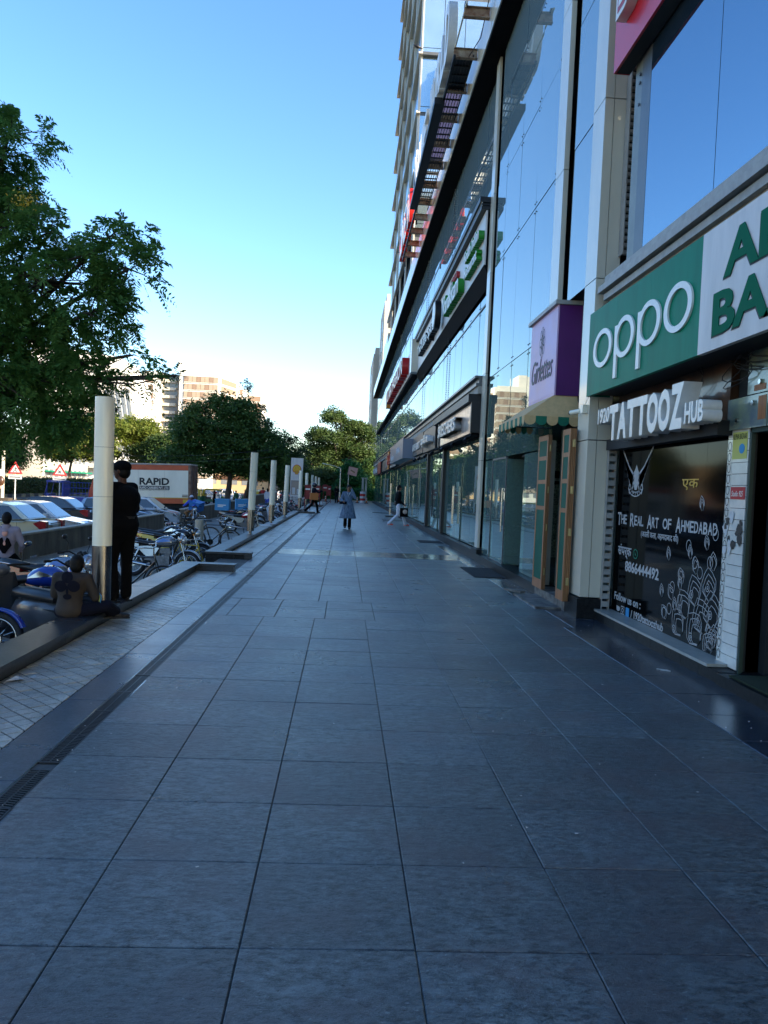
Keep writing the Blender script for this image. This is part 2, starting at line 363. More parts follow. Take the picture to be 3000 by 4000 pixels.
# small diagonal pavers -----------------------------------------
Dg = .0785; rest = MB(); small = []
proto = {}
def clip(poly, x0, x1):
    for lim, sgn in ((x0, 1), (x1, -1)):
        out = []
        for i in range(len(poly)):
            p, q = poly[i-1], poly[i]; ip = sgn*(p[0]-lim) >= 0; iq = sgn*(q[0]-lim) >= 0
            if ip != iq: t = (lim-p[0])/(q[0]-p[0]); out.append((lim, p[1]+t*(q[1]-p[1])))
            if iq: out.append(q)
        poly = out
    return poly
def pavers(y0, y1, single):
    j = 0; yy = y0
    while yy < y1:
        off = (j % 2)*Dg; xx = -1.885-Dg*8+off
        while xx < -1.87:
            h = Dg-.0075; P = clip([(xx-h, yy), (xx, yy-h), (xx+h, yy), (xx, yy+h)], -2.52, -1.887)
            if len(P) >= 3:
                ar = abs(sum(P[i-1][0]*P[i][1]-P[i][0]*P[i-1][1] for i in range(len(P))))/2
                if ar > 8e-4: (small if single(xx, yy) else restl).append(P)
            xx += 2*Dg
        yy += Dg; j += 1
restl = []
pavers(2.2, 14.0, lambda x, y: x/y > -.446 and y < 9.5)
small.sort(key=lambda P: P[0][1]); restl += small[295:]; small = small[:295]
for P in small:
    t = random.gauss(0, .001); q = MB().prism(P, lambda u, v, d: (u, v, d), -.03, t); put('paving_stone', q, 'small_paver', PV)
for P in restl: rest.prism(P, lambda u, v, d: (u, v, d), -.03, random.gauss(0, .001))
# beyond the steps the strip is laid in rows of thin rectangular stones
yy = 16.2
while yy < 80:
    st = .15 if yy < 40 else .45
    for i in range(2): rest.box((-2.5+.307*i, yy+.004, -.03), (-2.5+.307*(i+1)-.006, yy+st-.004, random.gauss(0, .0012)))
    yy += st
put('paving_stone', rest, 'small_paver', PV, kind='stuff')
# granite strip and drain ---------------------------------------
yy = 1.0
while yy < 84: put('granite_slab', slab_mesh(-1.885, -1.612, yy, yy+1.5, .003, random.gauss(0, .0006)), 'granite_strip', PV); yy += 1.5
gm = MB(); gm.box((-1.605,.004,-.012), (-1.595,.496,.002)).box((-1.495,.004,-.012), (-1.485,.496,.002)).box((-1.605,.004,-.012), (-1.485,.012,.002)).box((-1.605,.488,-.012), (-1.485,.496,.002)).box((-1.552,.004,-.012), (-1.545,.496,.001))
for i in range(19):
    y_ = .022+i*.025
    for x_ in (-1.573, -1.522): gm.obox((x_, y_, -.004), (.048, .011, .010), rotm('Z', .25 if x_ < -1.55 else -.25))
gme = gm.mesh('drain_grate'); gme.materials.append(MATS['grate_metal'])
yy = 1.66; k = 0
while yy < 84:
    o = bpy.data.objects.new('drain_grate', gme); COL.objects.link(o); o.parent = PV
    gap = .06 if k == 5 else .0
    o.location = (0, yy+gap*.5, random.uniform(-.003, .001)); o.rotation_euler.x = random.gauss(0, .004); yy += .5+(.07 if k == 4 else 0); k += 1
put('drain_channel', MB().box((-1.612,0,-.029), (-1.606,84,-.001)).box((-1.484,0,-.029), (-1.478,84,-.001)), 'steel', PV)
# kerbs ---------------------------------------------------------
def kerb(name, label, boxes):
    t = thing(name, label, 'kerb', (boxes[0][0][0], boxes[0][0][1], 0))
    for a, b in boxes:
        n = max(1, round((b[1]-a[1])/1.5)); L_ = (b[1]-a[1])/n
        for i in range(n):
            put('kerb_slab', MB().box((a[0], a[1]+L_*i+.002, a[2]), (b[0], a[1]+L_*(i+1)-.002, b[2]+random.gauss(0, .0008))), 'kerb_stone', t, world=True)
    return t
K1 = kerb('stone_kerb', 'near black granite kerb with a hooked end, guard and seated man on it', [((-2.82,1,.09), (-2.48,13.62,.13)), ((-2.80,1,-.9), (-2.53,13.6,.088))])
put('kerb_arm', MB().box((-2.82,13.625,.09), (-1.86,13.92,.13)).box((-2.80,13.64,-.9), (-1.88,13.9,.088)), 'kerb_stone', K1, world=True)
K2 = kerb('stone_kerb', 'long black granite kerb carrying the row of white posts beyond the steps', [((-2.82,16.36,.09), (-2.48,43.8,.13)), ((-2.80,16.36,-.9), (-2.53,43.8,.088)), ((-2.82,46.6,.09), (-2.48,70,.13)), ((-2.80,46.6,-.9), (-2.53,70,.088))])
put('kerb_arm', MB().box((-2.82,16.05,.09), (-1.86,16.35,.13)).box((-2.0,16.04,.0), (-1.86,16.06,.088)), 'kerb_stone', K2, world=True)
for i in range(3):
    for j in range(3): put('facing_tile', MB().box((-2.80+.31*i+.003, 16.07, .086-.2*(j+1)+.003), (-2.80+.31*(i+1)-.003, 16.34, .086-.2*j-.003)), 'plinth_tile', K2, world=True)
ST = thing('garden_steps', 'dark stone steps going down between the two kerbs', 'steps', (-2.3,15,-.3))
for i in range(3): put('step', MB().box((-2.2-.3*i, 13.93, -.9), (-1.88-.0*i, 16.03, -.02-.17*i-.0)) if i == 0 else MB().box((-2.2-.3*i, 13.93, -.9), (-2.2-.3*(i-1)-.002, 16.03, -.02-.17*i)), 'kerb_stone', ST, world=True)
for y0 in (44.0, 58.5, 61.5): put('step_slab', MB().box((-2.6, y0, .02), (-1.62, y0+.7, .10)), 'kerb_stone', thing('doorstep_slab', 'low dark slab crossing the side strip %s' % {44.0: 'beside the man with the orange box', 58.5: 'behind the man with the orange box', 61.5: 'farthest along the strip before the red stands'}[y0], 'slab', (-2.1, y0, 0)), world=True)
# parking wall --------------------------------------------------
def wall(label, x, y0, y1, z0, z1a, z1b, n):
    t = thing('parking_wall', label, 'wall', (x, y0, z0), group=None)
    for i in range(n):
        a = y0+(y1-y0)*i/n; b = y0+(y1-y0)*(i+1)/n; za = z1a+(z1b-z1a)*i/n; zb = z1a+(z1b-z1a)*(i+1)/n
        m_ = MB(); V = [(x-.2,a+.004,z0),(x,a+.004,z0),(x,b-.004,z0),(x-.2,b-.004,z0),(x-.2,a+.004,za),(x,a+.004,za),(x,b-.004,zb),(x-.2,b-.004,zb)]
        m_.add(V, [(0,3,2,1),(4,5,6,7),(0,1,5,4),(1,2,6,5),(2,3,7,6),(3,0,4,7)]); put('wall_panel', m_, 'wall_concrete', t, world=True)
        c_ = MB(); V = [(x-.24,a,za+.002),(x+.03,a,za+.002),(x+.03,b,zb+.002),(x-.24,b,zb+.002),(x-.24,a,za+.05),(x+.03,a,za+.05),(x+.03,b,zb+.05),(x-.24,b,zb+.05)]
        c_.add(V, [(0,3,2,1),(4,5,6,7),(0,1,5,4),(1,2,6,5),(2,3,7,6),(3,0,4,7)]); put('coping', c_, 'plaster', t, world=True)
    return t
wall('stained low concrete wall dividing the motorcycle parking from the cars', -7.75, 8, 34, -.98, .05, .05, 20)
wall('low concrete wall behind the delivery rider running on past the blue boxes', -7.55, 37.2, 62, -.98, .16, .3, 16)
wall('farthest grey wall beyond the row of parked motorcycles', -7.2, 62.6, 84, -.98, .55, .7, 8)
# median with hedge ---------------------------------------------
MD = struct('median_strip', MB().box((-33.8,-40,-.999), (-30.2,300,-.45)), 'earth')
kb = MB(); kw = MB()
for x_, z_, w_ in ((-27.2, -.62, .3), (-30.1, -.38, .25)):
    i = 0; yy = 20
    while yy < 160: (kb if i % 2 else kw).box((x_-w_, yy, -.98), (x_, yy+1.0, z_)); yy += 1.0; i += 1
mat('kerb_black', (.03,.03,.03), .7, n=3, amt=.4); mat('kerb_yellow', (.30,.25,.12), .7, n=3, c2=(.12,.10,.07))
KB = thing('median_kerb', 'black and faded yellow striped kerbs below the hedge', 'kerb', (-28, 60, -.95))
put('black_block', kb, 'kerb_black', KB, world=True); put('yellow_block', kw, 'kerb_yellow', KB, world=True)
struct('verge', MB().box((-30.3,-40,-.999), (-27.5,300,-.68)), 'earth')
# far terrace beyond the pavement end
struct('forecourt', MB().box((-2.6,86.05,-.9), (40,400,-.05)), 'asphalt')
struct('far_kerb', MB().box((-2.5,86.05,-.04), (6,86.6,.14)), 'marble')
# ================================================================== shopping block (podium + shops)
mat('frame_olive', (.20,.21,.17), .4, n=4, amt=.3)
BL = thing('shopping_block', 'long glass fronted shopping block with grey metal columns along the pavement', 'building', (3.4, 10, 0))
def bp(name, mb, M, **k): return put(name, mb, M, BL, world=True, **k)
# core masses (behind the glass) --------------------------------
bp('backing_wall', MB().box((3.62,9.98,2.95), (16,17.9,30)).box((4.0,-22,4.55), (16,9.97,30)), 'unlit_interior')  # unseen height above the shops made up to shade parking and near tree
bp('backing_wall', MB().box((3.7,18.65,3.9), (20,86,12.6)), 'unlit_interior')
bp('roof_deck', MB().box((2.9,18.6,12.62), (20,86,12.75)), 'plaster')
bp('unseen_upper_wall', MB().box((3.70,-22,14), (3.95,9.97,30)), 'acp')  # unseen wall on the raised part added for its shade
bp('ceiling', MB().box((3.5,10.2,2.86), (9,17.9,2.94)).box((3.5,18.65,3.0), (9,86,3.08)), 'interior')
bp('shop_floor', MB().box((3.3,12.2,.0), (9,17.9,.15)).box((3.3,18.65,.0), (9,86,.2)), 'polished_stone')
iw = MB().box((8.9,10,.0), (9.1,86,3.0)).box((3.6,9.99,.0), (9,10.1,2.9)).box((3.4,12.1,.15), (9,12.16,2.86)).box((3.6,17.86,.15), (9,17.95,2.86))
for y_ in (26.0, 34.3, 42.5, 50.7, 59, 67, 75): iw.box((3.6,y_,.2), (9,y_+.12,3.0))
bp('inner_wall', iw, 'interior')
for i in range(3):
    for k in range(4): bp('granite_panel', MB().box((3.5+.8*i+.003,17.70,.16+.67*k+.003), (3.5+.8*(i+1)-.003,17.74,.16+.67*(k+1)-.003)), 'granite_wall')
bp('inner_panel', MB().box((4.2,17.66,2.0), (5.2,17.69,2.16)).box((4.2,17.66,1.86), (5.2,17.69,1.93)), 'black')
# corner column -------------------------------------------------
def column(x0, x1, y0, y1, z0, z1, joints, camseams=(), M='acp'):
    zs = [z0]+[j for j in joints if z0 < j < z1]+[z1]
    for i in range(len(zs)-1):
        xs = [x0]+list(camseams)+[x1]
        for j in range(len(xs)-1): bp('column_panel', MB().box((xs[j]+(.004 if j else 0), y0, zs[i]+.006), (xs[j+1]-(.004 if j < len(xs)-2 else 0), y1, zs[i+1]-.006)), M)
    bp('column_core', MB().box((x0+.03,y0+.03,z0), (x1-.005,y1-.01,z1)), 'seam')
column(3.13, 3.43, 9.96, 10.43, .27, 30, (2.33, 4.42, 6.72, 9.0), (3.25,))
bp('column_base', MB().box((3.08,9.90,0), (3.40,10.46,.26)), 'plinth_tile')
column(3.17, 3.249, 11.98, 12.45, 4.52, 30, (6.63, 9.2))
column(3.195, 3.249, 18.2, 18.6, .27, 11.75, (2.35, 4.4, 6.75, 8.6, 10.4))
bp('column_base', MB().box((3.12,17.88,0), (3.4,18.6,.26)), 'plinth_tile')
# glazing of the tall bay (Y 12.3-17.9) and beside the corner column
fit = MB()
def pane(x, y0, y1, z0, z1, M='glass_upper', t=.012, lean=0): 
    g = .009; a_ = random.gauss(0, .0016)*(z1-z0); b_ = random.gauss(0, .0012)*(y1-y0); return bp('glass_pane', MB().add([(x+b_*(i in (2,3,6,7))+a_*(i > 3)+(t if i in (1,2,5,6) else 0), (y0+g if i % 4 < 2 else y1-g), (z0+g if i < 4 else z1-g)) for i in range(8)], [(0,3,2,1),(4,5,6,7),(0,1,5,4),(1,2,6,5),(2,3,7,6),(3,0,4,7)]), M)
def spider(x, y, z):
    for dy in (-.07, .07):
        for dz in (-.07, .07): fit.cyl((x-.012, y+dy*.8, z+dz*1.2), (x+.002, y+dy*.8, z+dz*1.2), .014, .011, 8)
ys = [12.27, 12.72, 14.1, 15.52, 16.95, 17.92]; zs = [4.25, 6.8, 8.65, 10.5, 12.35]
for i in range(len(ys)-1):
    for j in range(len(zs)-1): pane(3.25, ys[i], ys[i+1], zs[j], zs[j+1])
    if i: 
        for z_ in zs[:-1]: spider(3.25, ys[i], z_)
for z0, z1 in ((4.52, 6.8), (6.8, 8.65), (8.65, 10.5), (10.5, 12.35)): pane(3.25, 10.44, 11.72, z0, z1)
for i in range(len(ys)-1): pane(3.25, ys[i] if i else 12.2, ys[i+1], 2.34, 4.25, 'glass_shop')
pane(3.25, 12.2, 12.9, .16, 2.33, 'glass_door'); pane(3.25, 12.9, 14.0, .16, 2.33, 'glass_door'); pane(3.25, 16.95, 17.9, .16, 2.33, 'glass_door')
for z_ in (2.34,):
    for y_ in (12.9, 14.05, 15.52, 16.95): spider(3.25, y_, z_+.03)
DL = thing('glass_door', 'clear green tinted glass door standing open under the tall glass front', 'door', (3.25, 16.9, .16))
put('door_leaf', MB().box((3.24,15.5,.17), (3.252,16.88,2.3)), 'glass_door', DL, world=True)
put('door_leaf', MB().obox((3.62,15.42,1.23), (.78,.012,2.12), rotm('Z', .12)), 'glass_door', DL, world=True)
put('handle', MB().cyl((3.2,15.6,.8), (3.2,15.6,1.7), .015).cyl((3.3,15.6,.85), (3.2,15.6,.85), .01).cyl((3.3,15.6,1.65), (3.2,15.6,1.65), .01), 'steel', DL, world=True)
put('door_rail', MB().box((3.22,15.5,2.3), (3.27,16.9,2.335)).box((3.22,15.45,.16), (3.27,16.9,.175)).cyl((3.23,15.45,.17), (3.23,15.45,2.3), .012).cyl((3.23,16.9,.17), (3.23,16.9,2.3), .012), 'acp_dark', DL, world=True)
put('printed_lines', MB().box((3.235,15.75,1.60), (3.238,16.3,1.606)).box((3.235,15.75,1.57), (3.238,16.4,1.576)).box((3.235,15.75,1.54), (3.238,16.4,1.546)).box((3.235,15.75,1.51), (3.238,16.3,1.516)).box((3.235,15.75,1.48), (3.238,16.4,1.486)), 'black', DL, world=True)
bp('glazing_fitting', fit, 'acp_dark', kind='stuff')
bp('plinth', MB().box((3.1,12.14,0), (3.45,17.9,.16)), 'plinth_tile')
tb = thing('cafe_table', 'round dark table behind the open glass door', 'table', (4.15, 17.0, .15))
put('tabletop', MB().cyl((0,0,.71), (0,0,.74), .34, n=24), 'black', tb); put('pedestal', MB().cyl((0,0,0), (0,0,.71), .035).cyl((0,0,0), (0,0,.03), .2, n=16), 'black_metal', tb)
bp('mullion', MB().box((3.2,12.16,.16), (3.32,12.24,2.46)), 'acp')
# shutter doorway -----------------------------------------------
bp('doorway_head', MB().box((3.45,10.43,2.5), (3.62,12.2,3.1)), 'seam'); bp('doorway_fascia', MB().box((3.5,10.435,2.52), (3.6,11.57,4.5)), 'acp')
bp('doorway_sill', MB().box((3.08,10.47,0), (3.5,12.13,.14)), 'plinth_old')
bp('doorway_floor', MB().box((3.5,10.2,0), (9,12.1,.14)), 'unlit_interior'); bp('doorway_step', MB().box((2.72,10.62,.0), (3.08,12.0,.03)), 'plinth_old')
def shutter(label, y0, y1, x0, pt_):
    t = thing('folding_shutter', label, 'shutter', (x0+.07, y0, .15))
    for k in range(4):
        xa = x0+k*pt_; st = MB(); w = y1-y0-.012*k; a = y0+.006*k
        zs_ = [.16, .30, 1.36, 1.42, 1.76, 1.82, 2.12, 2.18, 2.42, 2.5]
        st.box((xa,a,.16), (xa+pt_*.74,a+.06,2.5)).box((xa,a+w-.06,.16), (xa+pt_*.74,a+w,2.5))
        for q in range(0, 10, 2): st.box((xa+.001,a+.06,zs_[q]), (xa+pt_*.72,a+w-.06,zs_[q+1]))
        lf = put('leaf_frame', st, 'wood', t, world=True)
        for q in range(1, 9, 2):
            put('panel', MB().box((xa+.004,a+.06,zs_[q]), (xa+pt_*.6,a+w-.06,zs_[q+1])), 'panel_green', lf)
        put('edge_strip', MB().box((xa+pt_*.15,a-.004,.17), (xa+pt_*.6,a-.0005,2.49)), 'wood_pale', t, world=True)
    h = MB()
    for z_ in (.38, 1.05, 1.62, 2.25):
        h.box((x0+pt_*1.2,y0-.012,z_), (x0+pt_*3,y0-.004,z_+.1)); h.cyl((x0+pt_*2,y0-.014,z_), (x0+pt_*2,y0-.014,z_+.1), .005)
    put('hinge', h, 'brass', t, world=True, kind='stuff')
shutter('folded wooden shutter with green panels on the glass side of the dark doorway', 11.55, 12.12, 3.03, .017)
shutter('folded wooden shutter with green panels against the grey corner column', 10.3, 10.66, 3.0, .024)
ds = thing('doorway_curtain', 'dark hanging strips inside the shuttered doorway', 'curtain', (3.9, 11, 0))
put('strip', MB().box((4.0,11.35,.3), (4.02,11.45,2.3)).box((3.9,11.1,.5), (3.92,11.15,1.6)), 'brown_panel', ds, world=True)
# purple sign + awning ------------------------------------------
P = thing('purple_signboard', 'purple box sign with lilac street face and script lettering above the awning', 'sign', (3.1, 11.6, 3.1))
put('side_panel', MB().box((3.115,11.58,3.10), (3.47,11.60,4.46)), 'purple_side', P, world=True)
put('front_panel', MB().box((3.09,11.585,3.10), (3.112,13.22,4.46)).box((3.09,11.585,3.13), (3.085,13.22,3.135)), 'purple_face', P, world=True)
put('cap', MB().box((3.04,11.54,4.46), (3.5,13.3,4.52)), 'louvre', P, world=True)
put('box_body', MB().box((3.115,11.605,3.11), (3.24,13.2,4.455)), 'purple_side', P, world=True)
put('trim_line', MB().box((3.468,11.57,2.5), (3.485,11.585,4.46)), 'paper', P, world=True)
lettering('Girlettes', 'ink', P, 3.088, 13.05, 3.42, 1.3, .38, .006, shear=.35)
em_ = MB(); fn_ = lambda u, v, d: (3.088-d, 12.45-u, 4.05+v)
pet = []
for k in range(8):
    a = 2*PI*k/8; pet.append([(.11*math.cos(a)+.055*math.cos(t), .17*math.sin(a)+.075*math.sin(t)) for t in np.linspace(0, 2*PI, 14)[:-1]])
for k in range(5):
    a = 2*PI*k/5; pet.append([(.045*math.cos(a)+.03*math.cos(t), .07*math.sin(a)+.05*math.sin(t)) for t in np.linspace(0, 2*PI, 10)[:-1]])
strokes(em_, pet, fn_, .014, 0, .004); put('rose_emblem', em_, 'ink', P, world=True)
A = thing('shop_awning', 'beige awning with scalloped beige and green valance under the purple sign', 'awning', (2.9, 12, 2.6))
AX0, AX1, AY0, AY1, AZ0, AZ1 = 2.62, 3.09, 11.42, 13.3, 2.76, 3.10
put('slope', MB().add([(AX1,11.6,AZ1),(AX1,13.2,AZ1),(AX0,AY1,AZ0),(AX0,AY0,AZ0),(AX1,11.6,AZ1-.006),(AX1,13.2,AZ1-.006),(AX0,AY1,AZ0-.006),(AX0,AY0,AZ0-.006)], [(0,1,2,3),(7,6,5,4),(0,3,7,4),(1,5,6,2),(2,6,7,3),(0,4,5,1)]), 'awning_beige', A, world=True)
put('side_cheek', MB().add([(AX1,11.6,AZ1),(AX0,AY0,AZ0),(3.46,AY0,AZ0),(3.46,11.6,AZ1),(AX1,11.606,AZ1),(AX0,AY0+.006,AZ0),(3.46,AY0+.006,AZ0),(3.46,11.606,AZ1)], [(0,1,2,3),(7,6,5,4),(0,4,5,1),(1,5,6,2),(2,6,7,3),(3,7,4,0)]), 'awning_beige', A, world=True)
def scallops(n, fn, w, parent, start=0):
    for k in range(n):
        P_ = [(0, 0), (0, -.07)]+[(w/2-w/2*math.cos(t), -.07-.065*math.sin(t)) for t in np.linspace(0, PI, 9)[1:-1]]+[(w, -.07), (w, 0)]
        put('valance_flap', MB().prism([(u+k*w, v) for u, v in P_], fn, 0, .004), 'awning_green' if (k+start) % 2 else 'awning_beige', parent, world=True)
scallops(12, lambda u, v, d: (AX0-d, AY0+u, AZ0+v), (AY1-AY0)/12, A, 0)
scallops(5, lambda u, v, d: (AX0+u, AY0-d, AZ0+v), (3.46-AX0)/5, A, 0)
scallops(6, lambda u, v, d: (AX0+u, AY1+d, AZ0+v), (3.2-AX0)/6, A, 1)
put('frame_rod', MB().cyl((AX0+.01,AY0+.01,AZ0-.01), (AX0+.01,AY1,AZ0-.01), .012).cyl((AX0,AY1-.01,AZ0-.01), (3.24,AY1-.01,AZ0-.01), .012), 'black_metal', A, world=True)
CC = thing('security_camera', 'small white security camera on the corner column under the purple sign', 'camera', (3.1, 10.1, 2.72))
put('junction_box', MB().box((3.06,10.02,2.68), (3.128,10.13,2.79)), 'pole_white', CC, world=True)
put('camera_body', MB().cyl((3.07,10.2,2.72), (3.0,10.34,2.71), .032, .032, 14).sph((3.07,10.2,2.72), .032), 'pole_white', CC, world=True)
put('lens', MB().cyl((3.0,10.34,2.71), (2.992,10.356,2.708), .03, .028, 14), 'black', CC, world=True)
put('cable', MB().tube([(3.08,10.03,2.76), (3.1,9.97,2.86), (3.13,9.93,2.93), (3.2,9.92,2.97)], .005, 5), 'pole_white', CC, world=True)
# near shop front (tattoo studio) -------------------------------
bp('plinth', MB().box((3.33,6.55,0), (3.7,9.93,.105)), 'plinth_tile'); bp('plinth', MB().box((3.30,-3,0), (3.8,6.545,.10)), 'plinth_tile')
for i in range(9): bp('plinth_tile', MB().box((3.322,6.56+.374*i+.002,.0), (3.329,6.56+.374*(i+1)-.002,.102)), 'plinth_tile')
bp('sill', MB().box((3.31,6.75,.108), (3.56,9.94,.135)), 'marble')
NS = thing('black_shopfront_panel', 'glossy black shopfront poster with white lettering winged emblem and petal drawing', 'poster', (3.55, 8.5, .13))
npan = 6
for i in range(npan):
    a = 6.98+(9.92-6.98)*i/npan; b = 6.98+(9.92-6.98)*(i+1)/npan; put('poster_sheet', MB().box((3.55,a+.0015,.135), (3.57,b-.0015,2.3)), 'poster', NS, world=True)
bp('backing_wall', MB().box((3.58,6.6,.0), (3.75,9.95,4.6)), 'unlit_interior')
PX = 3.548
yc = 9.86
for wd in ('THE', 'REAL', 'ART', 'OF', 'AHMEDABAD'):
    wds = [.145]+[.108]*(len(wd)-1)
    for q, ch in enumerate(wd):
        big = q == 0 and wd != 'OF'
        lettering(ch, 'print_white', NS, PX, yc, 1.265 if not big else 1.245, (wds[q]-.018)*(1.0 if ch != 'I' else .5), .12 if not big else .165, .002, bold=.02, name='letter'); yc -= wds[q]*.925
    yc -= .107
lettering('(अउली कला, अहमदाबाद की)', 'print_white', NS, PX, 9.05, 1.125, 1.03, .105, .002, bold=.01)
lettering('संपर्क', 'print_white', NS, PX, 9.79, .83, .46, .18, .002, bold=.02)
lettering('8866444492', 'print_white', NS, PX, 9.51, .68, 1.04, .135, .002, bold=.03)
lettering('Follow us on :', 'print_white', NS, PX, 9.83, .285, .88, .10, .002, bold=.02)
lettering('/ 1920tattoozhub', 'print_white', NS, PX, 9.24, .14, .96, .095, .002, bold=.02)
lettering('एक', 'print_yellow', NS, PX, 8.0, 1.70, .38, .115, .002, bold=.01)
fnp = lambda u, v, d: (PX-d, 9.9-u, v)
ic = MB(); ic.prism([(.24+.05*math.cos(t), .185+.03*math.sin(t)) for t in np.linspace(0, 2*PI, 12)[:-1]], fnp, 0, .002); ic.prism([(.17,.22),(.18,.16),(.24,.15),(.26,.2)][::-1], fnp, 0, .0021); put('bird_icon', ic, 'print_white', NS, world=True)
ic = MB(); strokes(ic, [[(.33,.14),(.44,.14),(.44,.23),(.33,.23)], [(.385+.028*math.cos(t), .185+.024*math.sin(t)) for t in np.linspace(0, 2*PI, 10)[:-1]]], fnp, .014, 0, .002); put('camera_icon', ic, 'print_white', NS, world=True)
put('thumb_icon', MB().prism([(.49,.13),(.60,.13),(.60,.24),(.49,.24)][::-1], fnp, 0, .002), 'paper_blue', NS, world=True)
ic = MB(); strokes(ic, [[(.71+.07*math.cos(t), .92+.055*math.sin(t)) for t in np.linspace(0, 2*PI, 14)[:-1]], [(.68,.945),(.69,.91),(.74,.895)]], fnp, .016, 0, .002); put('call_icon', ic, 'awning_green', NS, world=True)
# winged beast emblem
em_ = MB(); cx, cz, kx = .60, 1.96, 2.1
def E_(u, v): return (cx+u*kx, cz+v*1.12)
for sgn in (-1, 1):
    for k in range(5):
        P_ = [E_(sgn*.035, -.06-.035*k), E_(sgn*(.115-.008*k), .03-.035*k), E_(sgn*(.255-.03*k), .27-.085*k), E_(sgn*(.175-.018*k), .045-.05*k), E_(sgn*.06, -.11-.035*k)]
        em_.prism(P_ if sgn > 0 else P_[::-1], fnp, 0, .002)
    strokes(em_, [[E_(sgn*.03, -.12), E_(sgn*.08, -.17), E_(sgn*.06, -.24), E_(sgn*.025, -.27)], [E_(sgn*.09, -.14), E_(sgn*.11, -.22), E_(sgn*.09, -.28)]], fnp, .022, 0, .002, False)
em_.prism([E_(-.06,-.08),E_(-.035,-.17),E_(-.014,-.235),E_(.014,-.235),E_(.035,-.17),E_(.06,-.08),E_(.025,-.02),E_(0,.04),E_(-.025,-.02)], fnp, 0, .002)
strokes(em_, [[E_(.10*math.cos(t), -.22+.085*math.sin(t)) for t in np.linspace(PI, 2*PI, 12)], [E_(.07*math.cos(t), -.20+.06*math.sin(t)) for t in np.linspace(PI, 2*PI, 12)]], fnp, .012, 0, .002, False)
for k in range(7): t = PI*(1.08+.14*k); strokes(em_, [[E_(.072*math.cos(t), -.203+.062*math.sin(t)), E_(.097*math.cos(t), -.218+.08*math.sin(t))]], fnp, .014, 0, .002, False)
put('winged_emblem', em_, 'print_white', NS, world=True)
pt = MB(); L_ = []
def petal(u, v, w, h, rings, lean):
    for k in range(rings):
        f = 1-.2*k; hh = h*f; ww = w*f
        pts = [(-ww*.12, 0), (-ww*.42, hh*.3), (-ww*.46, hh*.55), (-ww*.25, hh*.82), (0, hh), (ww*.25, hh*.82), (ww*.46, hh*.55), (ww*.42, hh*.3), (ww*.12, 0)]
        for x, y in pts: pass
        q = [(u+(x*math.cos(lean)-y*math.sin(lean)), v+(x*math.sin(lean)+y*math.cos(lean))) for x, y in pts]
        L_.append([(max(.3, min(2.87, a)), max(.145, b)) for a, b in q])
def ring(u, v, a, b): L_.append([(u+a*math.cos(t), v+b*math.sin(t)) for t in np.linspace(0, 2*PI, 14)[:-1]])
U0, V0 = 2.86, .14
for row, (rad, n, w, h, k) in enumerate(((.08,3,.26,.22,3),(.26,3,.40,.36,3),(.52,4,.32,.32,3),(.80,5,.15,.18,2))):
    for i in range(n):
        a = R(8+(84/(n-.2))*i+(4 if row % 2 else 0)); petal(U0-rad*1.5*math.cos(a), V0+rad*math.sin(a), w, h, k, R(52)-a*.55)
        if row in (1, 2): ring(U0-(rad+.13)*1.5*math.cos(a), V0+(rad+.12)*math.sin(a), .035, .04); ring(U0-(rad+.13)*1.5*math.cos(a), V0+(rad+.12)*math.sin(a), .012, .014)
for (a, b) in ((2.4,1.50),(2.55,1.12),(2.2,1.0),(1.68,.94),(1.55,.52),(1.9,.42),(2.0,.66)): petal(a, b, .11, .15, 3, .25)
for (a, b) in ((2.14,1.13),(2.3,.97),(1.98,.82),(2.0,.55),(1.75,.42),(2.42,.88),(2.62,1.0),(2.7,1.28),(1.8,.66),(1.62,.36)): ring(a, b, .055, .06); 
strokes(pt, L_, fnp, .008, 0, .002); put('petal_drawing', pt, 'print_white', NS, world=True)
# louvre strip left of the poster
lv = MB(); 
for i in range(20): lv.obox((3.445, 9.90, .20+.105*i), (.085, .04, .07), rotm('X', -.25))
for i in range(52): lv.obox((3.47, 9.88, 4.74+.09*i), (.118, .04, .055), rotm('X', -.35))
bp('louvre_blade', lv, 'louvre', kind='stuff'); bp('louvre_frame', MB().box((3.395,9.88,.13), (3.405,9.95,2.3)).box((3.49,9.88,.13), (3.50,9.95,2.3)).box((3.40,9.80,4.7), (3.415,9.95,9.3)).box((3.53,9.70,4.7), (3.60,9.95,9.3)), 'louvre')
# fascia with raised letters
bp('fascia', MB().box((3.5,6.98,2.33), (3.6,9.9,2.95)), 'brown_panel')
bp('fascia_beam', MB().box((3.36,6.9,2.20), (3.5,9.9,2.335)), 'seam')
TL = thing('raised_shop_lettering', 'white raised block lettering over the black shopfront panel', 'sign', (3.3, 8, 2.3))
lettering('1920', 'white_letter', TL, 3.32, 9.66, 2.50, .42, .19, .17, bold=.03, name='letters')
for i, ch in enumerate('TATTOOZ'):
    lettering(ch, 'white_letter', TL, 3.32, 9.20-.292*i, 2.27, .285, .42 if i < 6 else .44, .18, bold=.045, name='letter')
lettering('HUB', 'white_letter', TL, 3.32, 7.12, 2.30, .38, .2, .18, bold=.03, name='letters')
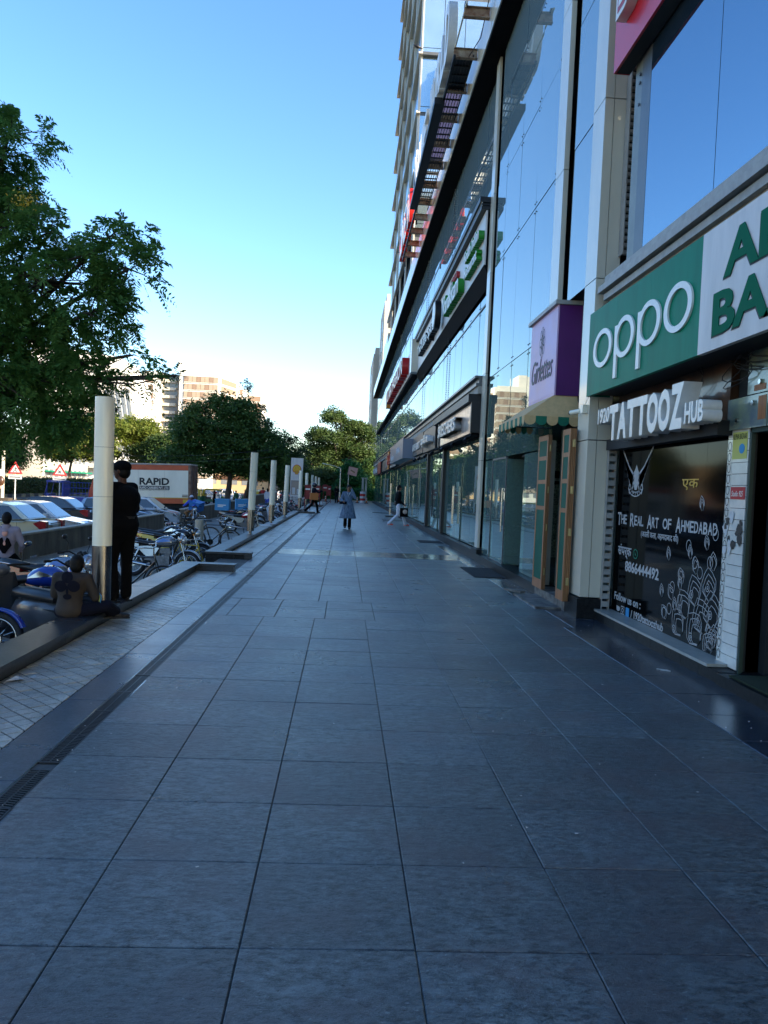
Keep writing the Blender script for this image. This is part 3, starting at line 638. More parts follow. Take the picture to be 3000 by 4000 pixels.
# big green/white sign ------------------------------------------
G = thing('green_signboard', 'large signboard half green with white lettering half white with green lettering', 'sign', (3.1, 7, 2.9))
for a, b, M_ in ((8.86,9.86,'green_sign'), (7.86,8.86,'green_sign'), (6.72,7.86,'green_sign'), (5.2,6.72,'white_sign'), (3.6,5.2,'white_sign')): put('sign_panel', MB().box((3.05,a+.001,2.87), (3.10,b-.001,3.92)), M_, G, world=True)
put('side_panel', MB().box((3.055,9.861,2.88), (3.36,9.875,3.91)), 'green_sign', G, world=True)
put('box_body', MB().box((3.102,3.6,2.9), (3.62,9.858,3.9)), 'seam', G, world=True)
GX = 3.048
def ringpts(u, v, a, b, w, n=40): return [(u+a*math.cos(t), v+b*math.sin(t)) for t in np.linspace(0, 2*PI, n+1)[:-1]]
lg = MB(); fng = lambda u, v, d: (GX-d, 9.86-u, v)
def oval(u0, u1, v0, v1, w):
    cu_, cv = (u0+u1)/2, (v0+v1)/2; a = (u1-u0)/2; b = (v1-v0)/2; V = []; Fc = []; n = 44
    for i in range(n):
        t = 2*PI*i/n; V += [fng(cu_+a*math.cos(t), cv+b*math.sin(t), .02), fng(cu_+(a-w)*math.cos(t), cv+(b-w*.7)*math.sin(t), .02), fng(cu_+a*math.cos(t), cv+b*math.sin(t), 0), fng(cu_+(a-w)*math.cos(t), cv+(b-w*.7)*math.sin(t), 0)]
    for i in range(n):
        j = (i+1) % n; Fc += [(4*i,4*i+1,4*j+1,4*j), (4*i,4*j,4*j+2,4*i+2), (4*i+1,4*i+3,4*j+3,4*j+1)]
    lg.add(V, Fc)
oval(.26,.92,3.16,3.62,.085); oval(1.02,1.62,3.16,3.62,.085); oval(1.72,2.32,3.16,3.62,.085); oval(2.40,3.02,3.16,3.62,.085)
for u in (1.02, 1.72): lg.box((GX-.0205, 9.86-u-.085, 2.96), (GX, 9.86-u, 3.56))
put('logo_lettering', lg, 'white_letter', G, world=True)
for s_, y_, z_, w_ in (('ALPHA', 6.30, 3.43, 2.3), ('BAZAAR', 6.45, 2.98, 2.75)):
    lettering(s_, 'black', G, GX+.001, y_+.015, z_-.012, w_, .36, .004, bold=.035, name='shadow_lettering'); lettering(s_, 'green_letter', G, GX-.003, y_, z_, w_, .36, .006, bold=.03)
bp('cornice', MB().box((3.2,3,4.10), (3.7,9.84,4.18)), 'louvre'); bp('cornice', MB().box((3.14,3,4.20), (3.7,9.90,4.28)), 'louvre'); bp('cornice', MB().box((3.26,3,3.93), (3.7,9.8,4.195)), 'plaster')
bp('window_sill', MB().box((3.19,3,4.30), (3.75,9.80,4.39)), 'louvre')
for a, b in ((7.02,8.72), (5.3,7.02), (3.6,5.3)): bp('window_pane', MB().box((3.25,a+.006,4.40), (3.265,b-.006,14)), 'glass_blue')
bp('window_frame', MB().box((3.25,8.725,4.40), (3.29,9.0,14)), 'acp_dark'); bp('window_frame', MB().box((3.26,9.01,4.40), (3.30,9.24,14)), 'frame_olive')
wb_ = MB()
for z_ in (6.2,6.45,6.55,6.8): wb_.cyl((3.235,9.06,z_), (3.25,9.06,z_), .02, n=8)
bp('bolt', wb_, 'acp_dark')
rm = MB().box((3.96,3.5,4.6), (3.99,9.7,9.3)); bp('inner_wall', rm, 'interior')
for i, (y_, z_) in enumerate(((8.9,7.0), (7.7,7.6), (8.2,9.4))):
    cl = thing('ceiling_light', 'small round lit downlight seen through the big blue window, %s' % ('near its louvred edge', 'right of its joint', 'uppermost')[i], 'light', (3.7, y_, z_)); put('lamp', MB().sph((0,0,0), (.04,.05,.012)), 'lamp_lit', cl)
RS = thing('red_signboard', 'glossy red box sign with white letter at the top of the facade', 'sign', (3.1, 7, 6.9))
put('front_panel', MB().box((3.04,3.0,6.72), (3.07,9.4,9.5)), 'red_panel', RS, world=True); put('box_body', MB().box((3.072,3.0,6.725), (3.24,9.398,9.5)), 'seam', RS, world=True)
put('side_panel', MB().box((3.04,9.401,6.72), (3.24,9.41,9.5)), 'red_panel', RS, world=True)
lettering('D', 'white_letter', RS, 3.035, 9.05, 7.12, .62, 1.0, .12, bold=.02, name='letter')
lettering('D', 'red', RS, 2.913, 8.99, 7.18, .5, .88, .003, bold=.0, name='letter_inline'); lettering('D', 'white_letter', RS, 2.908, 8.95, 7.23, .40, .76, .003, name='letter_inline')
# tiled pillar with posters, green door -------------------------
TPp = thing('tiled_pillar', 'narrow white tiled pillar pasted with torn posters beside the green door frame', 'pillar', (3.5, 6.8, .1))
put('core', MB().box((3.515,6.6,.1), (3.7,6.97,2.3)), 'seam', TPp, world=True)
for i in range(21): put('tile', MB().box((3.50,6.60,.115+.102*i), (3.513,6.88,.115+.102*(i+1)-.005)), 'tile_white', TPp, world=True)
for i in range(20): put('border_tile', MB().box((3.50,6.885,.115+.108*i), (3.513,6.965,.115+.108*(i+1)-.005)), 'tile_white', TPp, world=True)
bd = MB(); strokes(bd, [[(.03*math.cos(t)+0, .2+.1*k+.042*math.sin(t)) for t in np.linspace(0, 2*PI, 8)[:-1]] for k in range(20)], lambda u, v, d: (3.499-d, 6.925-u, v), .009, 0, .001); put('border_pattern', bd, 'black', TPp, world=True)
put('poster', MB().box((3.494,6.62,1.98), (3.498,6.87,2.22)), 'paper_yellow', TPp, world=True); lettering('ALPHA BAZAAR', 'black', TPp, 3.493, 6.865, 2.155, .24, .05, .001)
put('poster', MB().sph((3.492,6.70,2.07), (.003,.05,.045)), 'paper_blue', TPp, world=True)
put('poster', MB().box((3.494,6.61,1.62), (3.498,6.86,1.73)), 'paper_red', TPp, world=True); lettering('Studio 925', 'white_letter', TPp, 3.493, 6.84, 1.645, .2, .05, .001, shear=.3)
for k in range(16):
    z_ = 1.15+random.random()*.32; y_ = 6.62+random.random()*.3; s_ = .02+random.random()*.035
    pl = [(y_+s_*math.cos(a)*random.uniform(.5,1.3), z_+s_*1.3*math.sin(a)*random.uniform(.5,1.3)) for a in np.linspace(0, 2*PI, 8)[:-1]]
    put('poster_scrap', MB().prism(pl, lambda u, v, d: (3.496-d-.0003*k, u, v), 0, .001), 'black' if k % 3 else 'paper', TPp, world=True)
GD = thing('green_door_frame', 'dark doorway with green metal frame at the right edge', 'doorway', (3.5, 6.5, .1))
put('frame', MB().box((3.50,6.545,.1), (3.53,6.585,2.2)).box((3.47,6.50,.1), (3.49,6.52,2.2)).box((3.5,4.5,2.2), (3.62,6.56,2.26)), 'frame_green', GD, world=True)
put('door_panel', MB().box((3.55,4.9,.3), (3.6,5.55,1.6)), 'white_sign', GD, world=True)
bp('backing_wall', MB().box((5.4,3,.0), (5.5,6.6,3)).box((3.7,6.5,.1), (5.4,6.6,2.9)), 'unlit_interior'); bp('shop_floor', MB().box((3.8,3,0), (5.4,6.5,.1)), 'unlit_interior')
struct('grass_mat', MB().box((3.34,4.6,.105), (4.6,6.4,.12)), 'grass_mat')
TG = thing('printed_glass_panel', 'worn printed glass panels with round bolts above the doorway', 'panel', (3.48, 6, 2.3))
mat('print_mix', (.25,.30,.16), .2, n=2.5, c2=(.10,.14,.17), spec=.6, coat=.4)
for a, b, z0, z1 in ((6.28,6.95,2.24,2.52),(5.4,6.27,2.24,2.52),(6.28,6.62,2.53,2.95),(5.4,6.27,2.53,2.95)): put('panel', MB().box((3.47,a+.003,z0), (3.49,b-.003,z1)), 'print_mix', TG, world=True)
bt = MB()
for y_, z_ in ((6.75,2.32),(6.5,2.45),(6.18,2.46),(6.1,2.34),(6.4,2.62),(6.1,2.66),(5.8,2.4)): bt.cyl((3.45,y_,z_), (3.47,y_,z_), .022, n=10)
put('bolt', bt, 'steel', TG, world=True)
put('printed_patch', MB().box((3.466,6.30,2.3), (3.469,6.42,2.5)).box((3.466,6.32,2.55), (3.469,6.5,2.6)), 'wood', TG, world=True)
lettering('A', 'white_letter', TG, 3.466, 6.08, 2.26, .2, .24, .002)
CW = thing('loose_cable', 'tangled black cables hanging under the big signboard', 'cable', (3.4, 6.5, 2.8)); cb = MB()
for k in range(5):
    y0 = 6.0+random.random()*1.6; pts = [(3.43, y0+.25*math.sin(t*1.3+k)+.05*k, 2.92-.25*math.sin(t/2)*(.6+.2*k)) for t in np.linspace(0, 2*PI*.98, 14)]; cb.tube(pts, .005, 4)
put('cable_loop', cb, 'black', CW, world=True)
# ================================================================== far glazed front, Y 18.6 - 86
gy_ = [18.6+1.45*i for i in range(47)]; gy_[-1] = 86
for i in range(46):
    a, b = gy_[i], gy_[i+1]
    pane(3.3, a, b, 4.42, 6.5, 'glass_upper'); pane(3.3, a, b, 8.66, 10.3, 'glass_upper'); pane(3.3, a, b, 10.3, 11.75, 'glass_upper')
    pane(3.3, a, b, .22, 2.95, 'glass_shop')
    if b > 36: pane(3.3, a, b, 6.5, 8.66, 'glass_upper')
fit = MB()
for i in range(1, 20):
    for z_ in (6.25, 10.3): spider(3.3, gy_[i], z_)
bp('glazing_fitting', fit, 'acp_dark', kind='stuff')
bp('plinth', MB().box((3.12,18.6,0), (3.5,86,.2)), 'plinth_tile')
bp('fascia', MB().box((3.22,18.6,3.0), (3.6,86,4.14)), 'plaster'); bp('cornice', MB().box((3.05,18.6,4.15), (3.5,86,4.22)).box((3.12,18.6,4.225), (3.5,86,4.34)).box((3.02,18.6,4.345), (3.5,86,4.40)), 'acp_dark')
bp('cornice', MB().box((3.1,18.6,3.97), (3.3,86,4.145)), 'plaster')
bp('glazing_line', MB().box((3.27,36,8.6), (3.31,86,8.7)).box((3.285,18.6,10.28), (3.31,86,10.32)).box((3.285,18.6,6.23), (3.31,86,6.27)), 'acp_dark')
tw = MB()
for y_, za, zb in ((26.0,4.45,11.7), (34.2,4.45,11.7), (42.5,4.45,11.7), (50.7,4.45,11.7), (34.6,.25,2.9), (42.4,.25,2.9), (50,.25,2.9), (38.3,.25,2.9)):
    z_ = za; k = 0
    while z_ < zb: tw.obox((3.26, y_, z_), (.045,.012,.03), rotm('X', .0) @ rotm('Y', .6 if k % 2 else -.6)); z_ += .075; k += 1
bp('zigzag_brace', tw, 'acp_dark', kind='stuff')
# storefront posts, doors
bp('post', MB().box((3.2,25.35,.2), (3.34,25.75,3.05)).box((3.2,30.2,.2), (3.34,30.6,3.1)), 'black_metal')
def gdoor(y, lab, hd=1):
    t = thing('glass_door', lab, 'door', (3.28, y, .2)); put('door_leaf', MB().box((3.275,y-.9,.22), (3.287,y-.01,2.4)).box((3.275,y+.01,.22), (3.287,y+.9,2.4)), 'glass_door', t, world=True)
    h = MB()
    for dy in (-.1, .1): h.cyl((3.19,y+dy,.65), (3.19,y+dy,1.75), .018, n=6).cyl((3.28,y+dy,.75), (3.19,y+dy,.75), .01, n=5).cyl((3.28,y+dy,1.65), (3.19,y+dy,1.65), .01, n=5)
    put('handle', h, 'black_metal' if hd else 'steel', t, world=True)
gdoor(27.9, 'double glass shop door with tall black handles past the marble sign'); gdoor(40.6, 'double glass shop door with steel handles under the grey blue sign', 0); gdoor(47.5, 'double glass shop door behind the folding rack', 0); gdoor(22.6, 'glass shop door with long handles under the marble sign', 0)
# interior things glimpsed: hanging clothes, posters, lamps
for y_, w_, c_, z0, z1 in ((31.6,.5,'paper',.7,1.7),(35.2,.35,'paper_red',.3,2.6),(36.3,.3,'paper_blue',.3,2.4),(37.6,.3,'wood',.3,2.5),(43.5,.6,'brown_panel',.3,2.5),(46,.5,'red',.3,2.3)):
    t = thing('display_panel', {31.6: 'white poster standing in the shop window beyond the black door', 35.2: 'red hanging panel inside the glazed shop', 36.3: 'blue hanging panel inside the glazed shop', 37.6: 'brown board inside the glazed shop', 43.5: 'dark brown partition deep in the far shop', 46: 'red display partition in the farthest visible shop', 24: 'pale wooden display inside the shop under the marble sign', 20.5: 'low brown display inside the nearest far shop'}[y_], 'display', (4.2, y_, .2))
    put('panel', MB().box((4.2,y_,z0), (4.3,y_+w_,z1)).box((4.22,y_+.05,.2), (4.28,y_+.1,z0)), c_, t, world=True)
# ground floor shop signs ---------------------------------------
def shopsign(name, label, y0, y1, z0, z1, xf, M, texts, side=None, cap=None, xb=3.22):
    t = thing(name, label, 'sign', (xf, y0, z0)); put('sign_board', MB().box((xf,y0,z0), (xf+.04,y1,z1)), M, t, world=True)
    put('box_body', MB().box((xf+.042,y0+.01,z0+.01), (xb,y1-.01,z1-.01)), side or 'seam', t, world=True)
    for (s_, col_, ya, zz, w_, h_, ex) in texts: lettering(s_, col_, t, xf-.002, ya, zz, w_, h_, ex, bold=.02)
    return t
mat('marble_board', (.50,.42,.36), .3, n=3.5, c2=(.26,.17,.13), detail=10, coat=.3); mat('brown_sign', (.055,.04,.035), .4); mat('bluegrey', (.17,.20,.26), .35, coat=.2); mat('orange', (.6,.2,.02), .5)
s1 = shopsign('marble_signboard', 'veined marble signboard with black framed white lettering above the mirrored shop window', 18.75, 25.0, 3.03, 3.76, 3.0, 'marble_board', [('SKECHERS', 'black', 23.9, 3.2, 3.6, .36, .16), ('SKECHERS', 'white_letter', 23.9, 3.2, 3.6, .36, .20)])
put('black_frame', MB().box((2.90,18.7,3.78), (3.24,26.2,3.97)).box((2.97,18.62,3.03), (3.24,18.745,3.77)).box((2.97,25.01,3.0), (3.24,25.3,3.77)), 'black_metal', s1, world=True)
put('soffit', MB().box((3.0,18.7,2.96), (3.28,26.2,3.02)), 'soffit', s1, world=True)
shopsign('dark_brown_signboard', 'dark brown signboard with raised white lettering next to the marble one', 26.5, 30.5, 3.05, 3.88, 3.02, 'brown_sign', [('apkina', 'white_letter', 29.6, 3.2, 2.5, .42, .2)])
shopsign('cafe_signboard', 'smaller dark signboard with small white capitals between brown and grey blue signs', 31.0, 35.5, 3.1, 3.92, 3.04, 'brown_sign', [('CAFE ALBOT', 'white_letter', 35.0, 3.3, 3.4, .3, .06)])
shopsign('grey_blue_signboard', 'long grey blue box sign projecting over the pavement', 36.0, 46.0, 3.05, 3.97, 2.62, 'bluegrey', [('Fashions', 'paper', 45.2, 3.2, 2.6, .3, .01), ('Stylista', 'paper', 40.6, 3.3, 2.6, .45, .01)], side='bluegrey')
shopsign('red_white_signboard', 'white signboard with red raised lettering beyond the grey blue box', 46.3, 51.5, 3.0, 3.9, 2.95, 'white_sign', [('KHAZANA', 'red', 51.2, 3.15, 4.6, .6, .25)])
shopsign('yellow_signboard', 'narrow orange yellow upright sign beyond the red lettering', 51.7, 53.2, 2.9, 4.1, 2.85, 'orange', [])
shopsign('brown_white_signboard', 'brown signboard with pale frame far along the block', 53.5, 58, 3.0, 3.9, 3.0, 'brown_panel', [('AS', 'paper', 57, 3.1, 3, .6, .05)])
shopsign('black_signboard', 'plain black signboard between the brown and bright red ones', 58.5, 65.5, 3.0, 3.8, 3.1, 'brown_sign', [])
shopsign('bright_red_signboard', 'bright red signboard near the far end', 66, 71.5, 2.9, 3.9, 2.95, 'red', [])
shopsign('white_lettered_signboard', 'farthest dark signboard with white block lettering', 72, 81, 2.9, 3.7, 3.0, 'brown_sign', [('RETAIL', 'white_letter', 80.5, 3.05, 8, .5, .1)])
dl = MB()
for y_ in (19.6, 22, 24.4, 27.3, 29.5, 32, 34): dl.cyl((3.05,y_,2.95), (2.98,y_-.1,2.86), .05, .06, 8)
bp('spot_lamp', dl, 'black_metal')
# second sign band ----------------------------------------------
U = thing('upper_sign_canopy', 'long pale sign canopy at first floor level with dark underside', 'canopy', (3, 18.6, 6.5))
put('front_board', MB().box((3.1,18.6,7.05), (3.14,36.2,8.34)), 'white_sign', U, world=True)
put('top_trim', MB().box((2.98,18.6,8.36), (3.29,36.2,8.44)).box((2.98,18.6,8.46), (3.29,36.2,8.50)).box((2.94,18.6,8.53), (3.29,36.2,8.66)), 'black_metal', U, world=True)
put('top_strip', MB().box((2.985,18.6,8.441), (3.0,36.2,8.459)).box((2.985,18.6,8.501), (3.0,36.2,8.529)), 'acp', U, world=True)
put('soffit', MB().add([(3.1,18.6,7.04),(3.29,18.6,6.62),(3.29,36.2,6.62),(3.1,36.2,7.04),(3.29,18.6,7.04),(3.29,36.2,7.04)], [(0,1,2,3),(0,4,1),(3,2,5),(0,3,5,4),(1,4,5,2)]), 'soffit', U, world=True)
put('end_box', MB().box((2.8,35.6,7.0), (3.2,36.3,8.5)), 'acp', U, world=True)
L1 = thing('green_raised_lettering', 'green and white raised restaurant lettering on the upper canopy', 'sign', (2.8, 22, 7.1))
def raised(s_, y_, z_, w_, h_, d_, t, cs='green_bright', cf='white_letter'):
    lettering(s_, cs, t, 3.098, y_, z_, w_, h_, d_, bold=.03, name='letter_side'); lettering(s_, cf, t, 3.098-d_, y_, z_+.01, w_, h_-.02, .012, bold=.01, name='letter_face')
raised('South Indian', 20.9, 7.68, 2.2, .34, .14, L1); raised('Restaurant', 20.8, 7.24, 1.9, .32, .14, L1); raised('Vanakkam', 25.1, 7.15, 3.4, .62, .18, L1)
lettering('anna', 'paper_red', L1, 3.098, 23.9, 7.86, 1.2, .2, .1)
L2 = thing('blue_raised_lettering', 'small raised lettering with white faces and a round logo farther along the upper canopy', 'sign', (2.8, 28, 7.1))
lettering('The Little Spice', 'black', L2, 3.098, 33.6, 7.2, 6.0, .55, .2, bold=.03, name='letter_side'); lettering('The Little Spice', 'white_letter', L2, 2.898, 33.6, 7.22, 6.0, .51, .012, name='letter_face')
put('round_logo', MB().cyl((2.998,26.6,7.6), (2.8,26.6,7.6), .48, n=24), 'black_metal', L2, world=True); put('logo_face', MB().cyl((2.799,26.6,7.6), (2.78,26.6,7.6), .42, n=24), 'white_letter', L2, world=True)
L3 = thing('red_upper_lettering', 'red raised lettering on the white board farther along the first floor', 'sign', (3.0, 40, 7.1))
put('sign_board', MB().box((3.0,37,7.3), (3.04,56,8.5)), 'white_sign', L3, world=True); put('soffit', MB().box((3.0,37,7.1), (3.29,80,7.28)), 'soffit', L3, world=True); put('sign_board', MB().box((3.05,57,7.3), (3.1,80,8.3)), 'glass_upper', L3, world=True)
lettering('ULTRA FASHION', 'red', L3, 2.998, 54.5, 7.45, 15, .85, .35, bold=.03); lettering('ULTRA FASHION', 'white_letter', L3, 2.645, 54.5, 7.47, 15, .81, .012, name='letter_face')
put('yellow_mark', MB().box((2.7,55,7.3), (2.99,55.5,8.3)), 'orange', L3, world=True)
# big projecting beam -------------------------------------------
bm = MB()
for i in range(26): a = 11.4+3*i; put('beam_panel', MB().box((2.82,a+.01,11.82), (2.85,min(a+2.99, 88),12.72)), 'acp', BL, world=True)
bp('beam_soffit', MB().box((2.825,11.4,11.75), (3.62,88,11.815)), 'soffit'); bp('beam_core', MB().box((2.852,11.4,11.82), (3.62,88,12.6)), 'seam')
bp('beam_lip', MB().box((2.80,11.4,11.79), (2.84,88,11.84)), 'acp'); 
# sign gantry with rusty brackets -------------------------------
GN = thing('rusty_sign_gantry', 'rusty steel brackets and walkway carrying big letters along the roof edge', 'gantry', (2.6, 17.5, 12.4))
for i in range(12):
    y_ = 17.75+1.655*i; M_ = ('rust', 'rust_pale', 'rust_pale', 'rust_pale', 'rust', 'rust_pale', 'rust', 'rust_pale', 'rust', 'rust', 'rust', 'rust_pale')[i]
    q = MB().box((2.23,y_-.04,12.30), (2.815,y_-.035,12.50)).box((2.23,y_-.1,12.28), (2.815,y_+.02,12.30)).box((2.23,y_-.1,12.50), (2.815,y_+.02,12.515)); put('bracket', q, M_, GN, world=True)
put('pipe', MB().cyl((2.26,17.5,12.5), (2.26,19.6,12.55), .025, n=6), 'acp', GN, world=True)
put('bracket', MB().box((2.23,17.65,12.5), (2.3,17.75,12.6)), 'black_metal', GN, world=True)
rl = MB(); yy = 19.4
rl.box((2.22,19.3,12.25), (2.28,36.5,12.33)).box((2.7,19.3,12.33), (2.73,30,12.36)); 
for x_ in (2.34,2.42,2.50,2.58,2.66): rl.box((x_,19.4,12.34), (x_+.018,29.4,12.37))
while yy < 29.4: rl.box((2.28,yy,12.33), (2.7,yy+.05,12.36)); yy += .42
rl.box((2.28,19.45,12.36), (2.7,21.0,12.38)); rl.box((2.0,21.4,12.15), (2.28,29.5,12.32)) ; put('walkway', rl, 'black_metal', GN, world=True)
cbm = MB().tube([(2.75,17.5,12.6),(2.72,18.3,12.2),(2.6,19.3,12.3),(2.5,20.5,12.5),(2.6,21.5,12.45)], .012, 5)
put('cable', cbm, 'black', GN, world=True)
L4 = thing('white_roof_lettering', 'big white raised letters standing on the rusty gantry seen edge on', 'sign', (2.2, 22, 12.4))
for i, ch in enumerate('MOVIE WORLD'):
    if ch != ' ': lettering(ch, 'white_letter', L4, 2.30, 29.2-.9*i, 12.42, .78, 1.25+.25*(i in (0, 10)), .22, bold=.03, name='letter')
L5 = thing('red_roof_lettering', 'red roof letters farther along the gantry', 'sign', (2.2, 33, 12.4))
for i, ch in enumerate('CINEMA'): lettering(ch, 'red', L5, 2.38, 38.0-1.05*i, 12.5, .9, 1.5, .22, bold=.04, name='letter'); lettering(ch, 'white_letter', L5, 2.158, 38.0-1.05*i, 12.52, .9, 1.46, .01, bold=.02, name='letter_face')
put('post', MB().box((2.4,31.5,12.3), (2.46,31.56,14.0)).box((2.4,37.5,12.3), (2.46,37.56,14.0)).box((2.4,31.5,13.9), (2.46,37.5,13.96)), 'black_metal', L5, world=True)
# roof stair head / small roof structure far
bp('roof_box', MB().box((3.3,70,12.76), (8,78,15.6)), 'acp')
# ================================================================== tower
TW = thing('office_tower', 'tall glass office tower with projecting floor ledges rising behind the shopping block', 'tower', (3.4, 46, 12.7))
def tp(name, mb, M, **k): return put(name, mb, M, TW, world=True, **k)
mat('tower_glass', (.55,.68,.70), .08, .8, n=.15, c2=(.26,.38,.42), spec=.8); mat('fin', (.60,.56,.46), .4, .2)
tp('core', MB().box((3.7,46.2,12.76), (14,71,58)), 'unlit_interior')
fl = [16.8, 20.2, 23.6, 27.0, 30.4, 33.8, 37.2, 40.6, 44.0, 47.4, 50.8, 54.2]
for k, z_ in enumerate(fl):
    tp('floor_ledge', MB().box((3.22,45.7,z_-.03), (3.45,71.6,z_+.06)), 'fin')
    tp('ledge_trim', MB().box((3.21,45.69,z_+.06), (3.3,71.6,z_+.09)), 'fin')
    if z_ < 34:
        for i in range(8): tp('end_pane', MB().box((3.42+1.25*i+.02,46.0,z_+.5), (3.42+1.25*(i+1)-.02,46.05,z_+3.34)), 'tower_glass'); tp('end_pane', MB().box((3.42+1.25*i+.02,46.0,z_+.17), (3.42+1.25*(i+1)-.02,46.05,z_+.46)), 'tower_glass')
        if k % 3 == 0: tp('end_ledge', MB().box((3.46,45.75,z_-.05), (14,46.0,z_+.12)), 'acp_dark')
    for i in range(12): tp('window_pane', MB().box((3.42,46.0+2.1*i+.05,z_+.18), (3.46,46.0+2.1*(i+1)-.05,z_+3.33)), 'tower_glass')
fn = MB(); 
for i in range(5): fn.box((3.33,46+5.1*i,12.76), (3.42,46.25+5.1*i,58))
tp('fin', fn, 'fin'); tp('end_mullion', MB().box((3.40,45.95,12.76), (3.47,46.2,58)), 'fin'); tp('end_backing', MB().box((3.46,46.06,12.76), (14,46.19,58)), 'acp_dark')
ND = thing('navy_signboard', 'dark navy rounded sign panel mounted on the tower end wall above the gantry', 'sign', (5, 45, 21)); P_ = [(3.75,20.9),(6.6,20.9),(7.6,25.4),(7.3,26.1),(5.2,26.2),(5.2,26.45),(4.75,26.45),(4.7,26.1),(4.3,25.7),(4.15,22.6),(3.75,21.8)]
mat('navy', (.01,.008,.05), .5); put('panel', MB().prism(P_, lambda u, v, d: (u, 45.5-d, v), -.3, .1), 'navy', ND, world=True)
PG = thing('pigeon', 'dark pigeon perched on the tower ledge', 'bird', (3.1, 45.6, 27.16)); put('body', MB().sph((0,0,.12), (.2,.1,.09), rot=rotm('Y', .35)).sph((-.17,0,.2), .05).cyl((.12,0,.07), (.34,0,.0), .06, .02, 6).cyl((0,-.02,.06), (0,-.02,0), .012, n=5), 'black', PG)
# beige building past the block
FB = thing('far_beige_tower', 'beige apartment tower with stepped parapet beyond the far end of the block', 'building', (6, 118, 0)); 
mat('cream', (.50,.46,.38), .8, n=.4, amt=.15); mat('win_dark', (.05,.05,.05), .2, spec=.6)
put('wall', MB().box((4.9,118,-1), (16,132,30)).box((5.2,118.5,30), (15,131,31.2)), 'cream', FB, world=True); put('wing', MB().box((4.0,133,-1), (12,150,24.5)).box((4.3,134,24.5), (12,149,25.8)), 'cream', FB, world=True)
for z_ in range(2, 28, 3):
    put('window', MB().box((4.86,121,z_), (4.9,123,z_+1.7)).box((4.86,127,z_), (4.9,129,z_+1.7)), 'win_dark', FB, world=True)
    put('window', MB().box((5.6,117.94,z_), (6.6,118,z_+1.7)).box((8,117.94,z_), (9,118,z_+1.7)), 'win_dark', FB, world=True)
    if z_ < 23: put('window', MB().box((3.95,137,z_), (4.0,139,z_+1.7)).box((3.95,144,z_), (4,146,z_+1.7)), 'win_dark', FB, world=True)
# ================================================================== background buildings to the left
mat('lit_white', (.70,.68,.62), .8, n=.1, amt=.08); mat('brick_screen', (.24,.15,.10), .8, n=1.2, c2=(.20,.15,.11)); mat('tan_wall', (.33,.26,.19), .8, n=.3, amt=.15); mat('win_grey', (.16,.17,.18), .15, spec=.7)
def g2(px, Y): return px*Y
BB = thing('white_apartment_block', 'sunlit white block with brown screened window bands and a recessed balcony shaft', 'building', (-56, 300, -1))
def qp(name, mb, M): return put(name, mb, M, BB, world=True)
zf = lambda v: (v-1.57)*2+1.57
qp('wall', MB().box((-64.5,300,-1), (-49.4,318,43.4)), 'lit_white'); qp('roof_tower', MB().box((-65.5,301,43.4), (-58,312,48)), 'lit_white')
qp('return_wall', MB().add([(-49.4,300,-1),(-44,312,-1),(-44,320,-1),(-49.4,320,-1),(-49.4,300,43.3),(-44,312,41.5),(-44,320,41.5),(-49.4,320,43.3)], [(0,1,5,4),(1,2,6,5),(4,5,6,7),(2,3,7,6)]), 'lit_white')
qp('wing', MB().box((-43.8,314,-1), (-41,330,39)).box((-41,318,-1), (-35,336,37)), 'lit_white')
for k in range(9):
    zt = 41.2-3.0*k*.97
    put('window_band', MB().box((-62.8,299.7,zt-2.2), (-50.0,299.99,zt)), 'brick_screen', BB, world=True)
    fr = put('band_frame', MB().box((-62.9,299.6,zt-2.35), (-49.9,299.75,zt-2.2)).box((-62.9,299.6,zt), (-49.9,299.75,zt+.12)), 'lit_white', BB, world=True)
    for i in range(8): put('screen', MB().box((-62.7+1.58*i,299.62,zt-2.1), (-61.3+1.58*i,299.7,zt-.1)), 'tan_wall' if (i+k) % 3 else 'brick_screen', BB, world=True)
    put('window_band', MB().add([(-48.9,301.0,zt-2.2),(-44.5,310.8,zt-2.6),(-44.5,310.8,zt-.6),(-48.9,301.0,zt)], [(0,1,2,3)]), 'brick_screen', BB, world=True)
    put('window', MB().box((-43.4,313.8,zt-4.6), (-42.4,314,zt-2.4)).box((-40.4,317.8,zt-6.4), (-35.6,318,zt-4.4)), 'brick_screen', BB, world=True)
qp('shaft', MB().box((-71.5,304,-1), (-64.52,320,42)), 'tan_wall')
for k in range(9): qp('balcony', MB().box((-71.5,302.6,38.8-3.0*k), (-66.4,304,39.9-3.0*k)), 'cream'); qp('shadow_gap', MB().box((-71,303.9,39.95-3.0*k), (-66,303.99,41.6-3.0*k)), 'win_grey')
qp('left_wing', MB().box((-79,301,-1), (-71.6,318,42.5)), 'lit_white')
for k in range(9): qp('window_band', MB().box((-77.5,300.8,38.2-3*k), (-74.5,300.99,40.2-3*k)), 'brick_screen')
CB = thing('curved_white_building', 'bright white building with slanting ribs and terraces left of the brown banded block', 'building', (-80, 240, -1))
def cp(name, mb, M): return put(name, mb, M, CB, world=True)
cp('wall', MB().add([(-96,240,-1),(-61,240,-1),(-66,240,31),(-70,240,38),(-96,240,41),(-96,262,-1),(-61,262,-1),(-66,262,31),(-70,262,38),(-96,262,41)], [(0,1,2,3,4),(1,6,7,2),(2,7,8,3),(3,8,9,4),(9,8,7,6,5),(0,4,9,5)]), 'lit_white')
